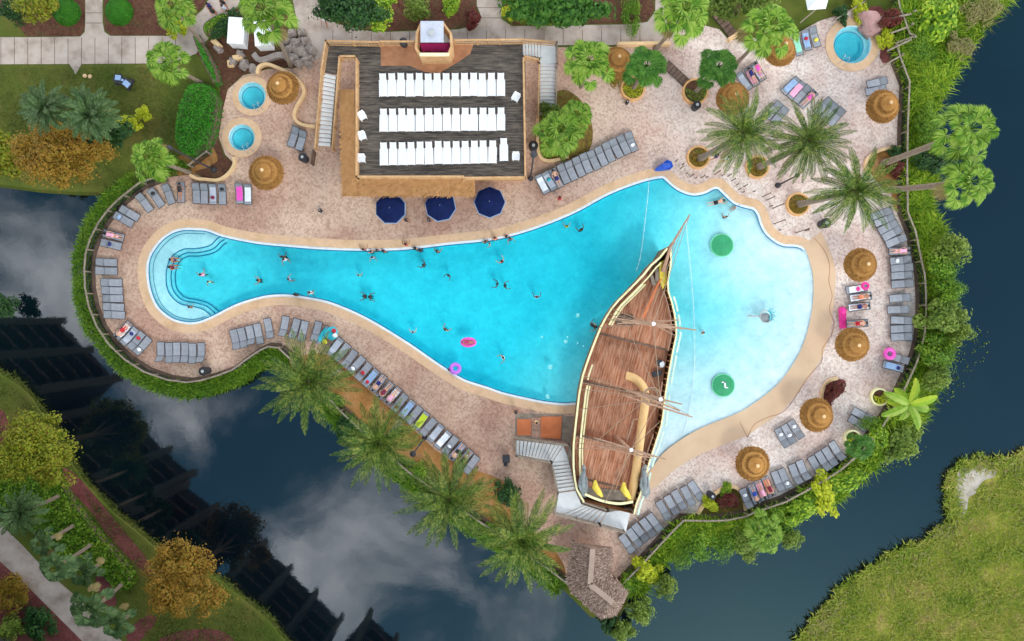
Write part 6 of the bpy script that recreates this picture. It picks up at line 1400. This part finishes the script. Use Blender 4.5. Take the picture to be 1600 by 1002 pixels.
m = MB(); m.lathe([(.55, 0), (.62, .12), (.5, .3), (.3, .36), (.02, .3)], (0,0,0), 16, .12, rnd); o = m.build('inflatable', M['teal']); o.location = W(518,521,.36); tag(o, 'teal inflatable toy at the upper left start of the diagonal lounger row', 'inflatable')
for k, (x, y, mt, lab) in enumerate([(522,517,'red','red bag on the teal inflatable'),(524,524,'whitecloth','white bag on the teal inflatable'),(508,534,'yellow','yellow bag under the teal inflatable')]):
    m = MB(); m.lathe([(.16, 0), (.22, .1), (.12, .3), (.03, .32)], (0,0,0), 9, .15, rnd); o = m.build('beach_bag', M[mt]); o.location = W(x, y, .72 if k < 2 else .36); tag(o, lab, 'bag')
for k, (x, y, w, a, lab) in enumerate([(203,131,1.3,-.4,'dark cart with white sheets left on the upper lawn')]):
    r0 = empty('service_cart', W(197,130,0), a, lab, 'cart'); m = MB(); m.box((0,0,.45), (1.7, .7, .3)); m.build('body', M['charcoal'], r0, world=False); m = MB(); m.box((-.45,.1,.64), (.5,.45,.08), .3); m.box((.5,-.12,.66), (.6,.5,.08), -.3); m.box((.05,.05,.68), (.2,.2,.12)); m.build('sheet', M['skyblue'], r0, world=False); m = MB()
    for sx in (-.6, .6):
        for sy in (-.36, .36): m.lathe([(.2, -.04), (.2, .04)], (sx, sy, .2), 12)
    m.build('wheel', M['black'], r0, world=False)
for k, x in enumerate((133,141)): m = MB(); m.lathe([(.18, 0), (.18, .08), (.1, .14)], (0,0,0), 12); o = m.build('valve_cover', M['stucco']); o.location = W(x, 119+k, -.06); tag(o, ['left','right'][k]+' one of two small pale round covers in the upper lawn', 'cover')
# white boat shaped canopy at the top right edge
r0 = empty('white_canopy', W(1272,4,0), 0, 'white canopy cut by the top edge near the large spa', 'canopy'); m = MB(); m.add([W(1256,-14,2.6), W(1300,-20,2.6), W(1290,14,2.4), W(1262,16,2.4), W(1276,0,3.1)], [(0,3,4), (3,2,4), (2,1,4), (1,0,4)]); m.build('cover', M['whitecloth'], r0)
for p in ((1259,-10),(1296,-14),(1287,12),(1264,13)): m = MB(); m.tube([W(*p, 0), W(*p, 2.45)], .05, 6); m.build('post', M['greywood'], r0)
for (a, b) in (((1250,36),(1288,4)),((1300,34),(1352,2))):
    m = MB(); m.tube([W(*a, 1.0), W(*b, 1.0)], .05, 6); m.tube([W(*a, .5), W(*b, .5)], .03, 5)
    for f in (0, .33, .66, 1): p = Vector(W(*a, 0)).lerp(Vector(W(*b, 0)), f); m.tube([p, p+Vector((0,0,1))], .04, 5)
    tag(m.build('handrail', M['greywood']), 'grey handrail %s the white canopy' % ('left of' if a[0] < 1260 else 'right of'), 'railing')
bush('shrub', 1316, 22, 1.2, .9, .6, 'l_dark', 'dark shrub between the white canopy and the large spa', n=1500)

# ------------------------------------------------------------------ hotel (seen mirrored in the lake)
def mir(px, py, Z): f = (H+Z+2)/H; return Vector(((px-800)/S*f, (501-py)/S*f))
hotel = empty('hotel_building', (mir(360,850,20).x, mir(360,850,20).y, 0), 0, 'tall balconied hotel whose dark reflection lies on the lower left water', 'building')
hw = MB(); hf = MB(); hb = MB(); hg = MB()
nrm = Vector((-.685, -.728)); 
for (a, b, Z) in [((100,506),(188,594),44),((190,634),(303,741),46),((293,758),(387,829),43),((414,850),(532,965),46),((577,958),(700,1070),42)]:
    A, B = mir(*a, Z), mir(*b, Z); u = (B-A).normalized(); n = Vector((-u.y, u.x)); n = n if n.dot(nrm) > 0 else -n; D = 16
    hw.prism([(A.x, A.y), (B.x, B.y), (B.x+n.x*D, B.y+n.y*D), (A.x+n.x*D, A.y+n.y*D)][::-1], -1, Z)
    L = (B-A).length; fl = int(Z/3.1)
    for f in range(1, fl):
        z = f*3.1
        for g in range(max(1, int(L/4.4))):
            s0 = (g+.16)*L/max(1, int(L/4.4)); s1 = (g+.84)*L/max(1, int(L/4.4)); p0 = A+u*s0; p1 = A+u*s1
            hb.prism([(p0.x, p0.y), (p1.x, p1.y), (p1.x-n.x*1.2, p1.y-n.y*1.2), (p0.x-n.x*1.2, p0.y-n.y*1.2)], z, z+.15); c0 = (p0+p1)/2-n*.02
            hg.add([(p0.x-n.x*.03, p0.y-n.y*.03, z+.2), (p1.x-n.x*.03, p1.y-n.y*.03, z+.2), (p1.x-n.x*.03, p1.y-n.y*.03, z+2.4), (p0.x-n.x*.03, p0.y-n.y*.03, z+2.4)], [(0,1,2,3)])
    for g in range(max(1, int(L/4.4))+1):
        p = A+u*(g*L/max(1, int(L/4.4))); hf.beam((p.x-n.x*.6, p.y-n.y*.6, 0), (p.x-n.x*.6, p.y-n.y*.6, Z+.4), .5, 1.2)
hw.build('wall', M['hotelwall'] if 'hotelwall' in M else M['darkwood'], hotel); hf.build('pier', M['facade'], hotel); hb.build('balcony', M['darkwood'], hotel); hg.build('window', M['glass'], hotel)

# ------------------------------------------------------------------ people
def person_mesh(pose):
    """one continuous skinned body; returns mesh data and anchors, 1.70 m tall, feet at z=0, facing +Y"""
    V = []; E = []; Rr = []
    def v(p, r, par=None):
        V.append(Vector(p)); Rr.append(r)
        if par is not None: E.append((par, len(V)-1))
        return len(V)-1
    sit = pose == 'sit'; dz = -.45 if sit else 0
    pel = v((0,0,.94+dz), .125); sp = v((0,0,1.12+dz), .115, pel); ch = v((0,.0,1.32+dz), .135, sp); nk = v((0,.0,1.47+dz), .055, ch)
    h0 = v((0,.02,1.54+dz), .075, nk); h1 = v((0,.02,1.61+dz), .088, h0); h2 = v((0,.01,1.68+dz), .06, h1); nose = v((0,.115,1.60+dz), .014, h1)
    for s in (-1, 1): v((s*.092,.0,1.60+dz), .018, h1)
    for s in (-1, 1):
        sh = v((s*.17,0,1.41+dz), .058, ch)
        if pose == 'wade': el, wr = (s*.30,.08,1.24), (s*.34,.30,1.20)
        elif pose == 'swim': el, wr = (s*.30,.06,1.66), (s*.16,.1,1.94)
        elif pose == 'sit': el, wr = (s*.24,.08,1.16+dz), (s*.16,.32,1.06+dz)
        elif pose == 'lie': el, wr = (s*.30,.02,1.18), (s*.22,.12,.96)
        elif pose == 'walk': el, wr = (s*.22,.06*s,1.14), (s*.23,.2*s+.06,.92)
        else: el, wr = (s*.23,-.02,1.13), (s*.24,.06,.88)
        e = v(el, .042, sh); w = v(wr, .028, e); d = (Vector(wr)-Vector(el)).normalized(); side = d.cross(Vector((0,0,1)) if abs(d.z) < .8 else Vector((0,1,0))).normalized()
        pm = v(Vector(wr)+d*.07, .032, w)
        for k in range(4):
            o = side*(k-1.5)*.02; b = v(Vector(wr)+d*.10+o, .0095, pm); v(Vector(wr)+d*(.165+.012*(1-abs(k-1.5)))+o*1.25+Vector((0,0,-.01)), .0075, b)
        t = v(Vector(wr)+d*.05+side*s*.045, .010, pm); v(Vector(wr)+d*.09+side*s*.062, .008, t)
        hp = v((s*.09,0,.86+dz), .085, pel)
        if sit: kn, an = (s*.12,.42,.50), (s*.13,.46,.09)
        elif pose == 'walk': kn, an = (s*.09,.12*-s+.05,.48), (s*.09,-.26*s-.02,.10)
        elif pose == 'swim': kn, an = (s*.11,0,.47), (s*.14,-.06,.08)
        else: kn, an = (s*.10,.02,.48), (s*.11,-.01,.09)
        k1 = v(kn, .056, hp); a1 = v(an, .036, k1); v((an[0]+s*.015, an[1]+(.15 if pose != 'swim' else .03), .035 if pose != 'swim' else -.04), .03, a1)
    me = bpy.data.meshes.new('person'); me.from_pydata([tuple(p) for p in V], E, []); o = bpy.data.objects.new('tmp', me); col.objects.link(o)
    md = o.modifiers.new('s', 'SKIN'); 
    for i, r in enumerate(Rr): me.skin_vertices[0].data[i].radius = (r, r)
    me.skin_vertices[0].data[0].use_root = True
    o.modifiers.new('ss', 'SUBSURF').levels = 1
    dg = bpy.context.evaluated_depsgraph_get(); ev = bpy.data.meshes.new_from_object(o.evaluated_get(dg)); bpy.data.objects.remove(o)
    for p in ev.polygons: p.use_smooth = True
    ev.materials.clear(); ev.materials.append(M['skin_light']); ev.name = 'person_'+pose; return ev, dz
def shell(prof, cy=0):
    m = MB(); n = 16; vs = []; 
    for (rx, ry, z, yo) in prof:
        for j in range(n): a = 2*math.pi*j/n; vs.append((rx*math.cos(a), ry*math.sin(a)+yo, z))
    k = len(prof); m.add(vs, [(i*n+j, i*n+(j+1) % n, (i+1)*n+(j+1) % n, (i+1)*n+j) for i in range(k-1) for j in range(n)]+[tuple(range(n))[::-1], tuple((k-1)*n+j for j in range(n))]); return m
PM = {}
for ps in ('wade', 'swim', 'sit', 'lie', 'walk', 'stand'):
    me, dz = person_mesh(ps); d = {'body': me}
    o = shell([(.098,.10,1.54+dz,-.012),(.108,.11,1.62+dz,-.006),(.095,.10,1.69+dz,0),(.05,.055,1.735+dz,.005)]).build('hair', M['hair_black'], smooth=True); d['hair'] = o.data; bpy.data.objects.remove(o)
    o = shell([(.105,.10,1.36+dz,-.03),(.115,.115,1.5+dz,-.03),(.112,.118,1.62+dz,-.01),(.098,.105,1.69+dz,0),(.05,.055,1.74+dz,.005)]).build('hair', M['hair_black'], smooth=True); d['longhair'] = o.data; bpy.data.objects.remove(o)
    m = shell([(.178,.128,.82+dz,0),(.186,.14,.92+dz,0),(.165,.13,1.03+dz,0)])
    if not sum([ps == 'sit']):
        for s in (-1, 1): m.tube([(s*.09,0,.88), (s*.098,.015,.66)], [.105, .10], 10)
    o = m.build('shorts', M['navycloth'], smooth=True); d['shorts'] = o.data; bpy.data.objects.remove(o)
    o = shell([(.165,.125,.82+dz,0),(.185,.14,.92+dz,0),(.15,.125,1.08+dz,0),(.165,.148,1.28+dz,.01),(.155,.14,1.38+dz,0)]).build('swimsuit', M['black'], smooth=True); d['swimsuit'] = o.data; bpy.data.objects.remove(o)
    o = shell([(.185,.135,.90+dz,0),(.16,.132,1.08+dz,0),(.19,.152,1.28+dz,.005),(.2,.14,1.40+dz,0),(.09,.08,1.46+dz,0)]).build('shirt', M['whitecloth'], smooth=True); d['shirt'] = o.data; bpy.data.objects.remove(o)
    PM[ps] = d
def person(pose, x, y, ang, wear, wm, label, z=None, skin='skin_tan', hair='hair', hm='hair_black', s=1.0, flat=None):
    """ang: heading in degrees, 0 = towards the top of the picture"""
    d = PM[pose]; o = bpy.data.objects.new('person', d['body'].copy() if False else d['body']); col.objects.link(o); tag(o, label, 'person')
    o.material_slots[0].link = 'OBJECT'; o.material_slots[0].material = M[skin]; o.scale = (s, s, s)
    for nm, mt in ((hair, hm), (wear, wm)):
        c = bpy.data.objects.new('hair' if 'hair' in nm else nm, d[nm]); col.objects.link(c); c.parent = o; c.material_slots[0].link = 'OBJECT'; c.material_slots[0].material = M[mt]
    a = R(ang)
    if pose == 'swim': o.rotation_euler = (R(-88), 0, a); zz = -.16; c = W(x, y, 0); v = Vector((0, -.9*s, 0)); v.rotate(Matrix.Rotation(a, 3, 'Z')); o.location = (c[0]+v.x, c[1]+v.y, zz)
    elif pose == 'lie': o.rotation_euler = (R(82), 0, a); c = W(x, y, .4); v = Vector((0, .85*s, 0)); v.rotate(Matrix.Rotation(a, 3, 'Z')); o.location = (c[0]+v.x, c[1]+v.y, z if z is not None else .47)
    elif pose == 'wade': c = W(x, y, .3); o.location = (c[0], c[1], z if z is not None else -1.28*s-.02); o.rotation_euler = (0, 0, a)
    else: c = W(x, y, .8); o.location = (c[0], c[1], z if z is not None else 0); o.rotation_euler = (0, 0, a)
    return o
K = dict
PL = [
 ('sit',264,405,-90,'shorts','navycloth','person sitting on the round steps of the shallow end, upper of two',K(z=-.55)),
 ('sit',262,417,-80,'swimsuit','maroon','person sitting on the round steps of the shallow end, lower of two',K(z=-.55,hair='longhair')),
 ('wade',314,429,30,'shirt','palepink','person in a pink top in the middle of the shallow end',K(z=-1.15)),
 ('wade',294,480,0,'shorts','black','dark haired person at the lower step of the shallow end',K(z=-1.1,s=.8)),
 ('wade',324,440,200,'shirt','mint','child in a mint top just right of the shallow end',K(s=.75,z=-1.0)),
 ('wade',402,438,90,'shorts','black','lone bather in the narrow left part of the pool',K()),
 ('wade',450,436,-60,'shirt','skyblue','bather in a light blue shirt above the lower pool edge',K(s=.9)),
 ('stand',459,460,-20,'swimsuit','black','person at the lower pool edge left of the one in white',K(z=-1.0,skin='skin_dark')),
 ('wade',440,401,10,'shorts','black','bather of a close pair in the left part of the pool, left one',K(skin='skin_dark')),
 ('wade',443,405,200,'shirt','whitecloth','bather of a close pair in the left part of the pool, right one in white',K()),
 ('walk',484,457,170,'shirt','whitecloth','person in a white shirt climbing out at the lower pool edge',K(z=-.6)),
 ('wade',568,463,90,'shorts','black','left one of two dark haired bathers facing each other in mid pool',K(skin='skin_dark')),
 ('wade',577,464,-90,'swimsuit','black','right one of two dark haired bathers facing each other in mid pool',K(skin='skin_dark',hair='longhair')),
 ('wade',568,390,0,'shorts','navycloth','bather at the upper pool edge, leftmost of the group below the umbrellas',K(z=-1.0)),
 ('wade',579,393,30,'shorts','maroon','second bather from the left at the upper pool edge',K(skin='skin_light')),
 ('wade',581,402,190,'shirt','skyblue','bather just below the group at the upper pool edge',K(s=.85)),
 ('wade',598,392,-30,'swimsuit','black','third bather along the upper pool edge below the first umbrella',K(hair='longhair')),
 ('wade',634,382,0,'swimsuit','red','bather holding the upper pool edge below the left umbrellas',K(z=-1.0)),
 ('wade',656,391,20,'shorts','navycloth','bather with dark hair below the middle umbrella, left one',K(skin='skin_dark')),
 ('wade',682,392,-20,'shorts','black','bather with dark hair below the middle umbrella, right one',K()),
 ('wade',661,414,60,'shorts','black','bather alone in the upper middle of the pool',K(skin='skin_dark')),
 ('wade',758,377,20,'shorts','maroon','bather at the pool edge below the right umbrella, left of three',K()),
 ('stand',773,372,180,'shirt','peach','person standing at the pool edge below the right umbrella, middle of three',K(z=-.8)),
 ('wade',791,369,-10,'swimsuit','maroon','bather at the pool edge below the right umbrella, right of three',K(skin='skin_light')),
 ('wade',784,408,40,'swimsuit','maroon','bather in dark red in the middle of the pool',K(skin='skin_light')),
 ('wade',777,444,80,'shirt','teal','left bather of a pair in the centre of the pool',K(skin='skin_dark')),
 ('wade',789,446,-80,'shorts','black','right bather of a pair in the centre of the pool',K(skin='skin_dark')),
 ('wade',839,464,0,'shirt','greycloth','bather in a grey shirt between the centre pair and the ship',K(skin='skin_dark')),
 ('wade',886,353,0,'shirt','lime','child in a lime shirt near the upper pool edge',K(s=.85)),
 ('wade',909,358,30,'shorts','black','dark haired bather right of the child in lime',K(skin='skin_dark')),
 ('wade',645,519,10,'shirt','skyblue','bather in light blue near the lower pool edge',K(skin='skin_light',s=.85)),
 ('wade',695,515,-40,'shorts','black','bather above the pink raft',K()),
 ('wade',786,559,120,'shirt','whitecloth','bather in white right of the pink raft',K(skin='skin_tan')),
 ('wade',926,508,-60,'shorts','black','bather in the dark water touching the ship side',K(skin='skin_dark')),
 ('wade',931,511,90,'swimsuit','black','second bather right against the ship side',K(skin='skin_light',hair='longhair')),
 ('wade',701,578,-90,'swimsuit','purple','child beside the purple swim ring',K(s=.75,hair='longhair')),
 ('swim',1120,316,-75,'shorts','black','swimmer lying flat in the shallow water under the curvy edge',K(skin='skin_light')),
 ('wade',1134,339,0,'shorts','black','dark haired child right below the swimmer in the shallows',K(s=.8,z=-.75)),
 ('swim',1151,323,-60,'swimsuit','greycloth','faint pale swimmer beside the curvy pool edge',K(skin='skin_tan',s=.8)),
 ('lie',732,535,-90,'swimsuit','magenta','person lying on the pink raft',K(z=.2,skin='skin_tan',s=.75)),
 ('walk',874,311,-30,'shirt','red','person in a red top walking on the pavers above the pool',K(skin='skin_light')),
 ('walk',1118,245,100,'shirt','navycloth','person in navy walking between the first two round planters',K()),
 ('walk',1134,249,80,'shirt','whitecloth','person in white under the first date palm',K()),
 ('walk',334,20,30,'shirt','black','left person of the group on the walkway at the top edge',K()),
 ('walk',329,12,40,'shirt','navycloth','person at the back left of the group on the walkway',K()),
 ('walk',352,15,20,'shirt','greycloth','right person of the group on the walkway at the top edge',K()),
 ('walk',350,6,10,'shirt','black','last person of the group at the very top edge',K()),
 ('walk',507,33,180,'shirt','whitecloth','person in white walking on the path left of the dark trees',K()),
 ('stand',806,643,0,'shirt','charcoal','person standing at the corner of the orange mats by the pool',K(hm='hair_black')),
 ('stand',838,659,0,'shirt','stucco','person standing between the two orange mats',K()),
 ('sit',1378,188,40,'shirt','black','person in black sitting beside the top right tiki umbrella, left',K()),
 ('sit',1386,184,-20,'shirt','navycloth','person in navy sitting beside the top right tiki umbrella, right',K()),
 ('stand',636,345,0,'shirt','charcoal','person in dark clothes right of the left navy umbrella',K()),
 ('wade',588,391,10,'shirt','charcoal','bather between the second and third along the upper pool edge',K(s=.9,skin='skin_light')),
 ('wade',648,388,-10,'swimsuit','black','bather near the upper pool edge below the gap of the umbrellas',K(skin='skin_light',hair='longhair')),
 ('wade',765,381,100,'shirt','whitecloth','child in white behind the three bathers at the upper edge',K(s=.75)),
 ('wade',797,373,200,'shorts','navycloth','bather just right of the trio at the upper pool edge',K(s=.9)),
 ('wade',700,430,150,'shorts','black','lone bather left of the centre pair',K(s=.85,skin='skin_dark')),
 ('wade',560,430,0,'shirt','mint','child in mint above the two dark haired bathers',K(s=.75)),
 ('wade',1100,520,70,'shorts','red','small child wading between the two green pads',K(s=.6,z=-.6,skin='skin_light')),
 ('stand',430,548,0,'shirt','greycloth','x',None),
]
for (ps, x, y, a, wr, wm, lab, kw) in PL:
    if kw is None: continue
    person(ps, x, y, a, wr, wm, lab, **kw)
# people lying on loungers: (row, index)
def lier(row, i, wr, wm, lab, **kw):
    o, rz = LR[row, i]; hd = Vector((-math.sin(rz), math.cos(rz)))
    c = o.location; p = person('lie', 0, 0, 0, wr, wm, lab, **kw); s = kw.get('s', 1.0)
    p.rotation_euler = (R(-84), 0, rz); p.rotation_euler = (R(98)-math.pi, 0, rz)
    p.rotation_euler = Matrix.Rotation(rz, 3, 'Z').to_euler() if False else (R(-78), 0, rz)
    p.location = (c.x-hd.x*.92, c.y-hd.y*.92, .42)
lier(0, 3, 'shirt', 'black', 'person in black lying on the lounger at the top of the left arc')
lier(2, 0, 'swimsuit', 'palepink', 'person in pink lying at the left fence', skin='skin_light', hair='longhair')
lier(5, 0, 'shorts', 'red', 'person in red shorts on the slanted group of four at the lower left', skin='skin_light')
for k, (i, w, c, sk) in enumerate([(7,'shorts','navycloth','skin_light'),(8,'swimsuit','maroon','skin_light'),(9,'shirt','palepink','skin_light'),(18,'shorts','black','skin_light'),(19,'swimsuit','black','skin_tan')]):
    lier(9, i, w, c, '%s of five people lying in the diagonal row, from the upper left' % ORD[k], skin=sk)
lier(11, 0, 'shorts', 'navycloth', 'person on the first of the slanted loungers right of the bar', skin='skin_light')
lier(14, 3, 'swimsuit', 'pink', 'person in pink on the middle group of the upper right terrace', skin='skin_light')
lier(19, 0, 'swimsuit', 'palepink', 'person on the uppermost lounger of the column by the right fence', skin='skin_light', hair='longhair')
lier(22, 1, 'shorts', 'peach', 'person on the second towel covered lounger between the umbrellas', skin='skin_tan')
lier(22, 2, 'shorts', 'navycloth', 'person on the third towel covered lounger between the umbrellas', skin='skin_tan')
lier(22, 3, 'shorts', 'red', 'person in red shorts above the fifth tiki umbrella', skin='skin_light')
lier(26, 1, 'shorts', 'blue', 'left one of three people lying below the lowest tiki umbrella', skin='skin_light')
lier(26, 2, 'swimsuit', 'palepink', 'middle one of three people lying below the lowest tiki umbrella', skin='skin_light', hair='longhair')
lier(26, 3, 'swimsuit', 'maroon', 'right one of three people lying below the lowest tiki umbrella', skin='skin_light')
for k, (i, c) in enumerate([(1,'navycloth'),(2,'pink')]): lier(13, i, 'shirt', c, '%s person lying in the trio beside the dark green fan palm' % ('left' if k == 0 else 'right'), skin='skin_light')
